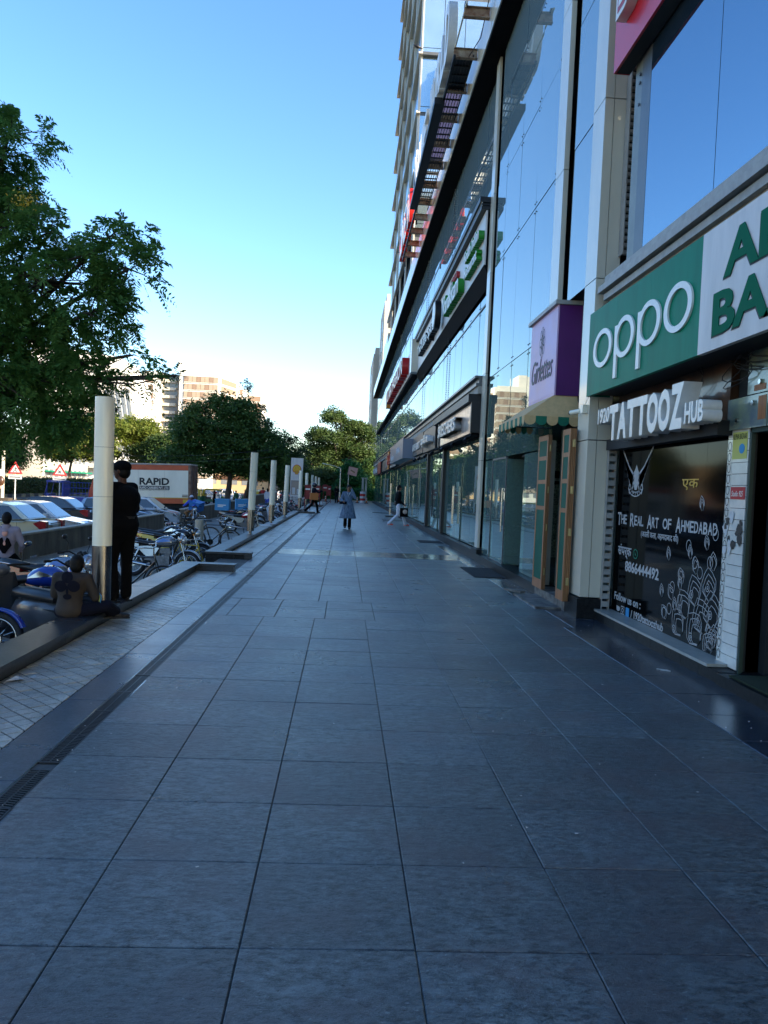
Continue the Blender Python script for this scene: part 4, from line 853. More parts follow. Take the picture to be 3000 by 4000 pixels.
for k in range(5): cp('rib_window', MB().add([(-70+1.5*k-3.4,239.9,28),(-69.2+1.5*k-3.4,239.9,28),(-66.0+1.5*k-3.2,239.9,8),(-66.8+1.5*k-3.2,239.9,8),(-70+1.5*k-3.4,239.7,28),(-69.2+1.5*k-3.4,239.7,28),(-66.0+1.5*k-3.2,239.7,8),(-66.8+1.5*k-3.2,239.7,8)], [(0,1,2,3),(7,6,5,4),(0,4,5,1),(1,5,6,2),(2,6,7,3),(3,7,4,0)]), 'win_grey')
for k in range(4): cp('terrace', MB().box((-84,236,4+4*k), (-72+1.5*k,239.9,5.6+4*k)), 'cream'); cp('terrace_glass', MB().box((-84,238.5,5.7+4*k), (-73+1.5*k,239.9,7.5+4*k)), 'win_grey')
for k in range(3): cp('roof_sign', MB().box((-83,235.8,21.5-1.6*k), (-77+.6*k,236.0,22.6-1.6*k)), 'tan_wall')
# strip of shops and blocks across the road (mostly hidden, seen between trunks and reflected in the glass)
random.seed(5)
names = ['cream shop row', 'orange painted shop', 'white office block', 'yellow apartment house', 'pale pink shop block', 'grey office block', 'ochre corner shop', 'white terraced building']
cols = {'c': 'cream', 'w': 'lit_white', 'o': 'ochre', 't': 'tan_wall', 'p': 'pinkish'}
mat('ochre', (.42,.30,.16), .8); mat('pinkish', (.60,.30,.24), .8)
spec = [(-62,-20,18,14,'w'),(-64,2,16,9,'c'),(-60,24,14,12,'t'),(-62,44,20,7,'o'),(-60,70,22,10,'c'),(-62,98,18,6,'p'),(-60,122,24,8,'o'),(-58,152,26,9,'c'),(-52,186,20,7,'w'),(-36,190,18,7,'o'),(-22,196,14,6,'c'),(-12,184,16,8,'p'),(2,178,14,7,'c')]
for i, (x_, y_, L_, h_, c_) in enumerate(spec):
    lab = '%s number of storeys %d standing %s' % ({'w': 'white block', 'c': 'cream block', 't': 'tan block', 'o': 'ochre block', 'p': 'pinkish block'}[c_], h_//3, ['far left out of view', 'left behind the near tree', 'behind the big left tree', 'behind the hedge at left', 'behind the hedge and lorry', 'behind the sunlit trees', 'behind the yellow green trees', 'past the lorry in the distance', 'between the distant trunks', 'seen low under the dark tree', 'left of the far centre tree', 'behind the far centre tree', 'at the far end beyond the cones'][i])
    t = thing('distant_building', lab, 'building', (x_, y_, -1)); wdt = 14
    if y_ < 160:
        put('wall', MB().box((x_-wdt,y_,-1), (x_,y_+L_,h_)).box((x_-.1,y_,h_), (x_+.1,y_+L_,h_+.6)), cols[c_], t, world=True)
        w_ = MB()
        for zz in range(1, h_-1, 3):
            k = y_+1
            while k < y_+L_-2: w_.box((x_,k,zz), (x_+.06,k+1.6,zz+1.6)); k += 2.7
        put('window', w_, 'win_grey', t, world=True); put('shop_awning', MB().box((x_+.07,y_+1,2.0), (x_+1.4,y_+L_-1,2.3)), ('brown_panel', 'green_sign', 'tan_wall')[i % 3], t, world=True)
    else:
        put('wall', MB().box((x_,y_,-1), (x_+L_,y_+8,h_)), cols[c_], t, world=True); w_ = MB()
        for zz in range(1, h_-1, 3):
            k = x_+1
            while k < x_+L_-2: w_.box((k,y_-.06,zz), (k+1.4,y_,zz+1.6)); k += 2.5
        put('window', w_, 'win_grey', t, world=True); put('shop_board', MB().box((x_+.5,y_-.3,2.2), (x_+L_-.5,y_-.07,3.2)), ('brown_panel', 'orange', 'tan_wall')[i % 3], t, world=True)
YR = thing('yellow_canopy', 'yellow roofed filling station canopy far right of the trees', 'canopy', (1.5, 128, 0)); put('roof', MB().box((-1,128,4.2), (4.6,136,4.9)), 'ochre', YR, world=True); put('post', MB().box((0,129,-1), (.4,129.4,4.2)).box((3.6,129,-1), (4,129.4,4.2)), 'acp', YR, world=True)
GP = thing('gate_pillar', 'pale stone gate pillar at the far end of the glass front', 'pillar', (2.6, 84, 0))
for k, (x_, w_) in enumerate(((1.85,.22), (2.2,.2))): put('shaft', MB().box((x_,84,0), (x_+w_,84.4,2.6)).box((x_-.04,83.96,2.6), (x_+w_+.04,84.44,2.7)), 'plaster', GP, world=True)
# ================================================================== white posts along the kerb
PLB = ['nearest white post with steel foot beside the standing guard', 'second white post, past the steps by the black cruiser motorcycle', 'third white post, second one past the steps', 'fourth white post, in front of the shell sign', 'fifth white post, overlapping the right edge of the shell sign', 'sixth white post beside the man with the orange box', 'seventh white post just behind the delivery man', 'eighth white post near the red stands', 'ninth and farthest white post']
prev = None
for i, y_ in enumerate((8.66, 22.2, 28.5, 34.9, 46.1, 53.7, 62.8, 70.6, 78.7)):
    if prev is None:
        t = thing('light_post', PLB[0], 'post', (-2.63, y_, .13), group='white posts along the kerb')
        put('stub', MB().cyl((0,0,-.01), (0,0,.11), .04, n=12), 'steel_post', t); put('foot_plate', MB().cyl((0,0,-.005), (0,0,.006), .07, n=16), 'steel', t)
        put('steel_sleeve', MB().cyl((0,0,.085), (0,0,.68), .104, n=40), 'steel_post', t)
        sh = put('white_tube', MB().cyl((0,0,.682), (0,0,1.22), .103, n=40).cyl((0,0,1.223), (0,0,1.76), .103, n=40).cyl((0,0,1.763), (0,0,2.31), .103, n=40), 'pole_white', t)
        put('seam_ring', MB().cyl((0,0,1.219), (0,0,1.224), .1015, n=40).cyl((0,0,1.759), (0,0,1.764), .1015, n=40), 'seam', t)
        prev = t
    else:
        t = dup(prev); t.location = (-2.63, y_, .13); t['label'] = PLB[i]
    t.rotation_euler = (0, (-.012, .018, .006, .022, .01, 0, 0, 0, 0)[i], 0)
# ================================================================== motorcycles
def wheel(parent, x, z, r, name, w=.045, spokes=14, cast=False, rimmat='chrome'):
    wp = thing(name, None, None, (x, 0, z)); wp.parent = parent; del_cat(wp)
    put('tyre', MB().torus((0,0,0), (0,1,0), r-w*.8, w, 32, 8, 1.1), 'rubber', wp)
    rm = MB().torus((0,0,0), (0,1,0), r-w*1.75, w*.35, 28, 6, 2.0); put('rim', rm, rimmat, wp)
    sp = MB(); sp.cyl((0,-.06,0), (0,.06,0), .035, n=10)
    if cast:
        for k in range(5): a = 2*PI*k/5; sp.obox((math.cos(a)*(r-w)*.5, 0, math.sin(a)*(r-w)*.5), ((r-w)*.95, .03, .035), rotm('Y', -a))
    else:
        for k in range(spokes): a = 2*PI*k/spokes; b = a+.35*(1 if k % 2 else -1); y_ = .03 if k % 2 else -.03; sp.tube([(.03*math.cos(b), y_, .03*math.sin(b)), ((r-w*1.8)*math.cos(a), 0, (r-w*1.8)*math.sin(a))], .003, 3, smooth=False)
    put('spokes', sp, rimmat if not cast else 'black_metal', wp)
    put('brake_drum', MB().cyl((0,-.045,0), (0,-.02,0), .075, n=16), 'black_metal' if cast else 'steel', wp)
    return wp
def del_cat(o):
    for k in ('label', 'category', 'group'):
        if k in o: del o[k]
mat('paint_black', (.008,.008,.009), .18, coat=.8); mat('paint_silver', (.30,.32,.35), .2, .7, coat=.6); mat('paint_blue', (.005,.03,.26), .16, coat=.9); mat('paint_red', (.32,.008,.012), .18, coat=.8); mat('paint_white', (.62,.63,.65), .2, coat=.7)
mat('paint_grey', (.07,.075,.085), .3, coat=.4); mat('seat_vinyl', (.012,.012,.013), .42, bump=.1, bscale=90, n=30); mat('seat_maroon', (.10,.012,.015), .45); mat('engine', (.16,.16,.165), .45, .7, n=20, amt=.5); mat('headlamp', (.55,.55,.55), .05, .6, coat=1); mat('amber', (.5,.18,.02), .2); mat('tail_red', (.35,.01,.01), .15, coat=1); mat('decal_blue', (.02,.14,.5), .25); mat('yellow', (.55,.38,.01), .3, coat=.5); mat('plate_white', (.6,.6,.55), .5)
def motorcycle(label, paint='paint_black', group=None, kind='commuter', mirror=True, side_paint=None, fender='paint_black', wheelcast=False, name='motorcycle'):
    t = thing(name, label, 'motorcycle', group=group); r = .30 if kind != 'scooter' else .22; wb = .63
    wheel(t, -wb, r, r, 'rear_wheel', .05, cast=wheelcast); wheel(t, wb, r, r, 'front_wheel', .042, cast=wheelcast)
    def arc(c, rad, a0, a1, w, n=12, th=.006):
        rings = []
        for i in range(n+1):
            a = a0+(a1-a0)*i/n; ring = []
            for (dr, y_) in ((0,-w), (.03,-w*.75), (.04,0), (.03,w*.75), (0,w), (.012,w*.7), (.022,0), (.012,-w*.7)): ring.append((c[0]+(rad+dr)*math.cos(a), y_, c[1]+(rad+dr)*math.sin(a)))
            rings.append(ring)
        return rings
    q = MB()
    if kind == 'scooter':
        put('front_fender', MB().loft(arc((wb, r), r+.01, R(20), R(175), .07)), paint, t)
        put('body_panel', MB().loft([[(x, y*w, z) for y, z in ((-.5,zb),(-1,zb+.1),(-1,zt-.08),(-.6,zt),(.6,zt),(1,zt-.08),(1,zb+.1),(.5,zb))] for x, w, zb, zt in ((-.85,.06,.52,.66),(-.7,.15,.36,.72),(-.35,.17,.26,.72),(-.1,.14,.22,.66),(-.02,.12,.22,.5))]), paint, t)
        put('front_shield', MB().loft([[(x+dx, y*w, z) for y, dx in ((-1,-.06),(-.5,.02),(0,.05),(.5,.02),(1,-.06),(.5,-.04),(0,-.02),(-.5,-.04))] for x, w, z in ((.40,.12,.25),(.42,.20,.5),(.38,.21,.72),(.30,.13,.92))]), paint, t)
        put('floorboard', MB().box((-.05,-.15,.20), (.38,.15,.25)), 'black_metal', t)
        put('seat', MB().loft([[(x, y*w, z+dz) for y, dz in ((-1,0),(-.8,.07),(0,.09),(.8,.07),(1,0))] for x, w, z in ((-.82,.08,.70),(-.6,.14,.72),(-.2,.14,.72),(.0,.08,.70))]), 'seat_vinyl', t)
        put('handlebar', MB().tube([(.25,-.33,.98),(.30,-.15,1.0),(.30,.15,1.0),(.25,.33,.98)], .016, 6), 'black_metal', t); put('headset', MB().sph((.33,0,.95), (.09,.12,.08)), paint, t); put('headlight', MB().sph((.40,0,.95), (.04,.075,.05)), 'headlamp', t)
        put('fork', MB().cyl((wb,.07,r), (.40,.05,.6), .02, n=6).cyl((wb,-.07,r), (.40,-.05,.6), .02, n=6), 'steel', t); put('exhaust', MB().cyl((-.2,-.14,.22), (-.8,-.16,.3), .035, .045, 10), 'black_metal', t); put('tail_light', MB().sph((-.86,0,.62), (.03,.07,.04)), 'tail_red', t)
    else:
        put('rear_fender', MB().loft(arc((-wb, r), r+.012, R(35), R(175), .065)), fender, t); put('front_fender', MB().loft(arc((wb, r), r+.012, R(25), R(165), .055)), fender, t)
        tk = []
        for x, w, zb, zt in ((.34,.03,.80,.84),(.30,.10,.72,.90),(.20,.135,.68,.955),(.05,.14,.67,.955),(-.08,.115,.68,.90),(-.16,.06,.70,.82)):
            tk.append([(x, w*math.cos(a), (zb+zt)/2+(zt-zb)/2*math.sin(a)*(1 if math.sin(a) > 0 else .9)) for a in np.linspace(0, 2*PI, 17)[:-1]])
        tank = put('fuel_tank', MB().loft(tk), paint, t); put('filler_cap', MB().cyl((.14,0,.95), (.14,0,.968), .035, n=12), 'chrome', tank)
        dc = MB()
        for s_ in (-1, 1): dc.prism([(.25,.82),(.05,.88),(-.1,.78),(.05,.80)], lambda u, v, d: (u, s_*(.128+d), v), 0, .012)
        put('tank_decal', dc, 'decal_blue' if paint in ('paint_silver', 'paint_white') else 'chrome', tank)
        st = [[(x, y*w, z+dz) for y, dz in ((-1,0),(-.85,.05),(-.4,.075),(.4,.075),(.85,.05),(1,0),(.6,-.03),(-.6,-.03))] for x, w, z in ((-.86,.06,.80),(-.78,.11,.80),(-.5,.125,.765),(-.3,.12,.735),(-.12,.08,.76))]
        put('seat', MB().loft(st), 'seat_vinyl', t)
        for s_ in (-1, 1): put('side_panel', MB().prism([(-.02,.66),(-.12,.48),(-.30,.46),(-.56,.68),(-.3,.70)], lambda u, v, d: (u, s_*(.10+d), v), 0, .03), side_paint or paint, t)
        put('tail_panel', MB().loft([[(x, y*w, z) for y, z in ((-1,zb),(-1,zt),(1,zt),(1,zb))] for x, w, zb, zt in ((-.5,.11,.66,.74),(-.8,.09,.70,.79),(-.95,.05,.76,.80))], smooth=False), side_paint or paint, t)
        put('tail_light', MB().sph((-.95,0,.745), (.03,.06,.035)), 'tail_red', t); put('grab_rail', MB().tube([(-.5,-.13,.78),(-.85,-.13,.82),(-.97,0,.84),(-.85,.13,.82),(-.5,.13,.78)], .011, 6), 'chrome', t); put('number_plate', MB().obox((-1.0,0,.62), (.006,.2,.12), rotm('Y', .3)), 'plate_white', t)
        fr_ = MB()
        for s_ in (-.05, .05): fr_.tube([(.40,s_*.5,.88),(.28,s_,.55),(.22,s_,.30),(-.2,s_,.26),(-.28,s_,.5),(-.5,s_,.68)], .016, 6)
        fr_.tube([(.4,0,.85),(-.1,0,.66),(-.8,0,.72)], .018, 6); 
        for s_ in (-.08, .08): fr_.tube([(-.25,s_,.34),(-wb,s_,r)], .017, 6)
        put('frame', fr_, 'black_metal', t)
        en = MB().obox((.03,0,.36), (.40,.24,.24)).obox((-.22,0,.50), (.26,.17,.26)).obox((.10,0,.60), (.24,.14,.12)).cyl((.03,-.13,.36), (.03,.13,.36), .11, n=16).sph((-.14,0,.36), (.12,.1,.1))
        for k in range(7): en.obox((.13+.012*k,0,.44+.027*k), (.15,.16,.012), rotm('Y', .4))
        en.obox((.17,0,.53), (.10,.11,.2), rotm('Y', .4)); put('engine', en, 'engine', t)
        put('exhaust', MB().tube([(.25,-.06,.50),(.33,-.10,.34),(.22,-.13,.24),(-.1,-.14,.24),(-.3,-.14,.26)], .018, 8).cyl((-.28,-.145,.26), (-.92,-.16,.36), .038, .045, 12), 'chrome', t)
        put('shock_absorber', MB().cyl((-wb+.02,.1,r+.05), (-.46,.1,.68), .016, n=6).cyl((-wb+.02,-.1,r+.05), (-.46,-.1,.68), .016, n=6).cyl((-.56,.1,.46), (-.47,.1,.66), .03, n=8).cyl((-.56,-.1,.46), (-.47,-.1,.66), .03, n=8), 'chrome', t)
        put('fork', MB().cyl((wb,.08,r), (.42,.08,.92), .017, n=8).cyl((wb,-.08,r), (.42,-.08,.92), .017, n=8).cyl((wb,.08,r-.02), (.55,.08,.52), .027, n=8).cyl((wb,-.08,r-.02), (.55,-.08,.52), .027, n=8), 'steel', t)
        put('handlebar', MB().tube([(.22,-.36,1.0),(.33,-.26,1.03),(.40,-.1,.96),(.40,.1,.96),(.33,.26,1.03),(.22,.36,1.0)], .012, 8).cyl((.22,-.37,1.0), (.28,-.30,1.01), .018, n=8).cyl((.22,.37,1.0), (.28,.30,1.01), .018, n=8), 'black_metal', t)
        put('headlight', MB().sph((.52,0,.86), (.07,.095,.095)).cyl((.46,0,.86), (.53,0,.86), .09, .098, 16), 'headlamp', t); put('headlight_cowl', MB().sph((.46,0,.89), (.10,.11,.115)), paint if kind != 'cruiser' else 'paint_black', t)
        put('instrument', MB().cyl((.40,-.06,.98), (.37,-.06,1.02), .04, n=10).cyl((.40,.06,.98), (.37,.06,1.02), .04, n=10), 'black_metal', t)
        for s_ in (-1, 1): put('indicator', MB().sph((.47,s_*.15,.82), .025, 8, 6).sph((-.86,s_*.15,.72), .025, 8, 6), 'amber', t)
        put('side_stand', MB().cyl((-.05,.1,.25), (-.02,.24,.01), .012, n=6), 'black_metal', t); put('footrest', MB().cyl((-.1,-.24,.28), (-.1,.24,.28), .014, n=6), 'rubber', t)
        put('leg_guard', MB().tube([(.28,-.1,.72),(.34,-.25,.6),(.34,-.26,.42),(.24,-.08,.3)], .011, 6).tube([(.28,.1,.72),(.34,.25,.6),(.34,.26,.42),(.24,.08,.3)], .011, 6), 'chrome', t)
    if mirror:
        for s_ in (-1, 1): mi = put('mirror', MB().tube([(.30,s_*.27,1.02),(.33,s_*.30,1.15),(.30,s_*.33,1.2)], .006, 5).sph((.30,s_*.35,1.23), (.018,.06,.038)), 'black', t); put('mirror_glass', MB().sph((.29,s_*.35,1.23), (.012,.052,.031)), 'chrome', mi)
    return t
def place(t, x, y, rz, z=-.55, s=1, lean=.0):
    t.location = (x, y, z); t.rotation_euler = (lean, 0, rz); t.scale = (s, s, s); return t
mA = place(motorcycle('silver and blue commuter motorcycle parked behind the hooked end of the near kerb', 'paint_silver', side_paint='paint_silver', fender='paint_silver'), -3.93, 17.0, -.06, s=.94, lean=-.12)
mB = place(motorcycle('bright blue motorcycle cut by the left edge of the photo beside the near kerb', 'paint_blue', mirror=False, fender='paint_blue'), -4.35, 8.6, -.05, lean=-.1)
mD = place(motorcycle('motorcycle with red and white tail and black seat behind the seated man', 'paint_silver', side_paint='paint_red', fender='paint_black'), -4.12, 11.3, -.2, lean=-.1)
mC = place(motorcycle('dark motorcycle with deep blue panels between the blue one and the seated man', 'paint_blue', fender='paint_black', side_paint='paint_black', mirror=False), -3.86, 10.0, -.12, lean=-.14)
mE = place(motorcycle('grey scooter close behind the seated man in the brown shirt', 'paint_grey', kind='scooter', name='scooter'), -3.75, 9.35, 2.5, lean=-.1)
mF = place(motorcycle('black motorcycle with yellow stripes beside the silver one', 'paint_black', side_paint='yellow', wheelcast=True), -4.0, 18.7, -.1, lean=-.14)
mG = place(motorcycle('dark red tailed motorcycle standing behind the silver and blue one', 'paint_black', side_paint='paint_red'), -4.4, 19.9, .1, lean=-.1)
mH = place(motorcycle('black cruiser motorcycle with red tank beside the second white post', 'paint_red', kind='cruiser', side_paint='paint_black'), -4.1, 32.6, .12, s=.95, lean=-.1)
mI = place(motorcycle('black delivery motorcycle ridden towards the camera along the low wall', 'paint_black', mirror=False), -7.05, 36.9, -1.25, s=.9)
mJ = place(motorcycle('dark motorcycle parked behind the low wall in front of the silver hatchbacks', 'paint_black'), -8.7, 36.2, -.4, z=-.95)
mK = place(motorcycle('black motorcycle carrying the first blue delivery box', 'paint_black', side_paint='paint_white'), -4.75, 35.6, 0, s=.95)
mL = dup(mK, swap={'paint_white': 'paint_red'}); mL.location = (-4.6, 37.4, -.55); mL['label'] = 'dark motorcycle carrying the second blue delivery box'
sc = place(motorcycle('white scooter in the parked row between the second and third white post', 'paint_white', kind='scooter', name='scooter'), -4.1, 39.6, -.3)
base = place(motorcycle('dark motorcycle in the far parked row behind the white posts', 'paint_black', group='motorcycles in the far parked row'), -4.2, 41, 0)
sc2 = None
yy = 41.9; k = 0
cols_ = ['paint_red', 'paint_black', 'paint_silver', 'paint_black', 'paint_black', 'paint_red', 'paint_black']
while yy < 76:
    if k % 6 == 3: o = dup(sc); o['label'] = 'pale scooter in the far parked row behind the white posts'; o['group'] = 'scooters in the far parked row'
    else: c_ = cols_[k % 7]; o = dup(base, swap={'paint_black': c_}); o['label'] = '%s motorcycle in the far parked row behind the white posts' % {'paint_red': 'red', 'paint_black': 'dark', 'paint_silver': 'silver', 'paint_blue': 'blue', 'paint_white': 'white'}[c_]; o['group'] = '%s motorcycles in the far parked row' % {'paint_red': 'red', 'paint_black': 'dark', 'paint_silver': 'silver', 'paint_blue': 'blue', 'paint_white': 'white'}[c_]
    o.location = (-4.3+random.gauss(0, .12), yy, -.55); o.rotation_euler.z = random.gauss(-.1, .15); o.rotation_euler.x = -.1; yy += 1.05; k += 1
base['group'] = 'dark motorcycles in the far parked row'
# things on the bikes
def dbox(label, loc, rz, col, txt=True, s=.55, name='delivery_box'):
    t = thing(name, label, 'box', loc, rz); put('box_body', MB().obox((0,0,s*.38), (s,s*1.0,s*.76)), col, t); put('lid', MB().obox((0,0,s*.79), (s*1.05,s*1.05,.05)), col, t)
    if txt: put('printed_label', MB().box((-s*.3,-s*.505,s*.35), (s*.3,-s*.5,s*.42)).box((-s*.3,-s*.505,s*.25), (s*.1,-s*.5,s*.30)), 'white_letter', t)
    return t
mat('box_blue', (.01,.14,.42), .45); mat('box_lightblue', (.03,.25,.50), .45); mat('box_orange', (.42,.13,.02), .5)
dbox('light blue delivery box with white print behind the second white post', (-5.5,35.6,.28), 0, 'box_lightblue', s=.62); dbox('second light blue delivery box on the bike farther right', (-4.9,37.5,.28), .2, 'box_lightblue', s=.6)
dbox('bright blue delivery box on the bike ridden along the wall', (-7.0,37.15,.17), -.35, 'box_blue', False, .52).rotation_euler = (.15, .22, -.3)
# bicycles
def bicycle(label, x, y, rz, col='paint_black', s=1, z=-.55, lean=.08, basket=False):
    t = thing('bicycle', label, 'bicycle'); r = .34
    for nm, x_ in (('rear_wheel', -.54), ('front_wheel', .54)):
        w = thing(nm, None, None, (x_, 0, r)); w.parent = t; del_cat(w); put('tyre', MB().torus((0,0,0), (0,1,0), r-.018, .018, 36, 6), 'rubber', w); put('rim', MB().torus((0,0,0), (0,1,0), r-.045, .01, 32, 5, 1.5), 'chrome', w)
        sp = MB().cyl((0,-.04,0), (0,.04,0), .02, n=8)
        for k in range(20): a = 2*PI*k/20; sp.tube([(0, .03 if k % 2 else -.03, 0), ((r-.05)*math.cos(a), 0, (r-.05)*math.sin(a))], .0022, 3, smooth=False)
        put('spokes', sp, 'chrome', w)
    put('frame', MB().tube([(.36,0,.86),(.40,0,.74),(-.06,0,.30)], .017, 8).tube([(.38,0,.80),(-.20,0,.80)], .015, 8).tube([(-.06,0,.30),(-.22,0,.84)], .015, 8).tube([(-.06,.0,.30),(-.54,.05,r)], .009, 6).tube([(-.06,0,.30),(-.54,-.05,r)], .009, 6).tube([(-.2,0,.78),(-.54,.05,r)], .009, 6).tube([(-.2,0,.78),(-.54,-.05,r)], .009, 6), col, t)
    put('fork', MB().tube([(.37,0,.84),(.41,.04,.68),(.48,.05,.42),(.54,.05,r)], .011, 6).tube([(.37,0,.84),(.41,-.04,.68),(.48,-.05,.42),(.54,-.05,r)], .011, 6), col, t)
    put('handlebar', MB().tube([(.16,-.27,.98),(.30,-.25,1.0),(.36,-.08,.97),(.36,.08,.97),(.30,.25,1.0),(.16,.27,.98)], .011, 6).cyl((.36,0,.84), (.36,0,.98), .012, n=6), 'steel', t)
    put('saddle', MB().loft([[(x_, y_*w, z_) for y_, z_ in ((-1,.90),(-.8,.94),(.8,.94),(1,.90))] for x_, w in ((-.36,.09),(-.24,.10),(-.12,.04),(-.04,.02))]), 'seat_vinyl', t); put('seat_post', MB().cyl((-.2,0,.78), (-.23,0,.91), .012, n=6), 'steel', t)
    put('chain_guard', MB().box((-.5,-.06,.30), (.0,-.05,.36)), col, t); put('crank', MB().cyl((-.06,-.08,.3), (-.06,.08,.3), .02, n=6).cyl((-.06,-.06,.3), (-.06,-.05,.3), .09, n=16).box((-.08,-.1,.12), (-.04,-.08,.3)).box((-.12,-.17,.11), (-.0,-.09,.13)), 'black_metal', t)
    put('mudguard', MB().torus((-.54,0,r), (0,1,0), r+.03, .012, 20, 5, 2, R(200), R(350)).torus((.54,0,r), (0,1,0), r+.03, .012, 20, 5, 2, R(210), R(330)), col, t); put('carrier', MB().box((-.85,-.07,.74), (-.42,-.055,.75)).box((-.85,.055,.74), (-.42,.07,.75)).box((-.85,-.07,.74), (-.83,.07,.75)).box((-.6,-.07,.74), (-.58,.07,.75)).tube([(-.8,.06,.74),(-.54,.06,r)], .006, 4), 'paint_red' if basket else 'black_metal', t)
    t.location = (x, y, z); t.rotation_euler = (lean, 0, rz); t.scale = (s,)*3; return t
bicycle('old black roadster bicycle with its front wheel turned towards the long kerb', -3.9, 23.6, -.12, s=1.02)
bicycle('bicycle with dark red rear carrier leaning beyond the parked motorcycles', -4.75, 24.9, .1, basket=True)
bicycle('bicycle with thin spoked wheel close behind the guard', -3.5, 13.3, -.15, s=1.0)
bicycle('small yellow and black bicycle beside the silver and blue motorcycle', -3.55, 18.0, -.3, 'yellow', .8)
cv = thing('white_cloth', 'cream cloth draped over a parked motorcycle by the old bicycle', 'cloth', (-3.9, 21.2, .1)); put('drape', MB().loft([[(x_, y_+.03*math.sin(5*z_+x_*9), z_) for x_, y_ in ((-.10,-.05),(-.02,-.1),(.08,-.06),(.12,.04),(.02,.1),(-.08,.06))] for z_ in (-.5,-.3,-.1,.1,.3,.42)]), 'cream', cv)
hm = thing('helmet', 'dark helmet hanging on the handlebar near the yellow striped motorcycle', 'helmet', (-3.72, 19.2, .25)); put('shell', MB().sph((0,0,0), (.14,.12,.13)), 'paint_black', hm); put('visor', MB().sph((.05,-.02,-.01), (.11,.105,.06)), 'win_dark', hm)
# ================================================================== cars
def car(label, paint, L=4.0, W=1.7, H=1.52, kind='sedan', name='parked_car', group=None, detail=True):
    """x forward, origin on the ground at mid length"""
    t = thing(name, label, 'car', group=group); h = L/2
    if kind == 'sedan': prof = [(h,.42),(h-.02,.62),(h-.25,.78),(h-.95,.90),(h-1.02,.92),(-h+.72,.98),(-h+.62,1.02),(-h+.1,1.0),(-h,.86),(-h+.02,.45)]; top = [(h-1.02,.92),(h-1.72,H-.04),(h-2.05,H),(-h+1.5,H-.01),(-h+1.15,H-.08),(-h+.58,1.03)]
    else: prof = [(h,.42),(h-.03,.66),(h-.2,.80),(h-.85,.95),(h-.9,.97),(-h+.3,1.0),(-h+.1,.98),(-h,.8),(-h+.02,.42)]; top = [(h-.88,.97),(h-1.6,H-.05),(h-1.95,H),(-h+.7,H-.03),(-h+.3,H-.12),(-h+.08,.99)]
    low = [(h-.03,.24),(-h+.04,.24)]
    ring = prof+[(-h+.05,.25)]; full = [(h-.02,.25)]+ring
    rings = []
    for y_, k in ((-W/2+.10,.0),(-W/2+.02,.5),(-W/2,.8),(W/2,.8),(W/2-.02,.5),(W/2-.10,.0)):
        pass
    def side(y_, ins, lift=0): return [(x*(1-ins/h), y_, z-lift*(z > .9)) for x, z in full]
    put('body', MB().loft([side(-W/2+.14, .05, 0), side(-W/2+.04, .015, .02), side(-W/2, .03, .05), side(-W/2, .03, .05), side(-W/2+.04, .015, .02)][:3]+[side(W/2, .03, .05), side(W/2-.04, .015, .02), side(W/2-.14, .05, 0)], smooth=False), paint, t)
    q = MB(); n = len(top)
    def cab(s_, off=0): return [(x, s_*(W/2-.06-.16*(z-.95)/(H-.95)*1.0)+off, z) for x, z in top]
    q.loft([cab(-1), cab(1)], smooth=False); put('cabin', q, paint, t)
    gl_ = MB()
    def P_(i, f, s_, o=.006): 
        return None
    xs0, xs1, xs2, xs3 = top[0][0], top[1][0], top[-2][0], top[-1][0]; zt = H-.1; zb = 1.02
    def yy_(z, s_): return s_*(W/2-.06-.16*(z-.95)/(H-.95)+.006)
    wins = []
    mid = (xs1+xs2)/2-.05
    def xfront(z): f = (z-top[0][1])/(top[1][1]-top[0][1]); return top[0][0]+(top[1][0]-top[0][0])*f
    def xback(z): f = (z-top[-1][1])/(top[-2][1]-top[-1][1]); return top[-1][0]+(top[-2][0]-top[-1][0])*f
    for s_ in (-1, 1):
        for (a, b, a2, b2) in ((mid+.04, xfront(zb)-.14, mid+.04, xfront(zt)-.14), (xback(zb)+.2, mid-.04, xback(zt)+.14, mid-.04)):
            V = [(a, yy_(zb, s_), zb), (b, yy_(zb, s_), zb), (b2, yy_(zt, s_), zt), (a2, yy_(zt, s_), zt)]; w = MB().add(V, [(0,1,2,3) if s_ < 0 else (3,2,1,0)]); put('side_window', w, 'car_glass', t)
        put('wing_mirror', MB().obox((xfront(zb)-.22, s_*(W/2+.06), 1.02), (.12,.18,.11)), paint, t)
        dh = MB(); 
        for x_ in (mid-.35, mid+.55): dh.obox((x_, s_*(W/2+.0), .84), (.16,.03,.03))
        put('door_handle', dh, 'chrome', t)
        ln = MB()
        for x_ in (mid, xfront(zb)-.05, xback(zb)+.35): ln.box((x_-.004, s_*(W/2)-.003, .35), (x_+.004, s_*(W/2)+.002, .93))
        put('door_gap', ln, 'black', t)
        hl = MB().obox((h-.16, s_*(W/2-.22), .70), (.22,.34,.13), rotm('Y', .2)); put('headlight', hl, 'headlamp', t)
        put('tail_light', MB().prism([(-h-.008,.66),(-h-.008,.97),(-h+.18,1.0),(-h+.40,.90),(-h+.16,.70)][::-1], lambda u, v, d: (u, s_*(W/2-.24+d), v), 0, .255), 'tail_red', t)
    for (za, zb_, xf, nm) in ((top[0][1]+.03, top[1][1]-.03, xfront, 'windscreen'), (top[-1][1]+.03, top[-2][1]-.03, xback, 'rear_window')):
        o_ = .012 if nm == 'windscreen' else -.012
        V = [(xf(za)+o_, -yy_(za, 1)+.09, za), (xf(za)+o_, yy_(za, 1)-.09, za), (xf(zb_)+o_, yy_(zb_, 1)-.09, zb_), (xf(zb_)+o_, -yy_(zb_, 1)+.09, zb_)]
        put(nm, MB().add(V, [(0,1,2,3) if nm == 'windscreen' else (3,2,1,0)]), 'car_glass_sky', t)
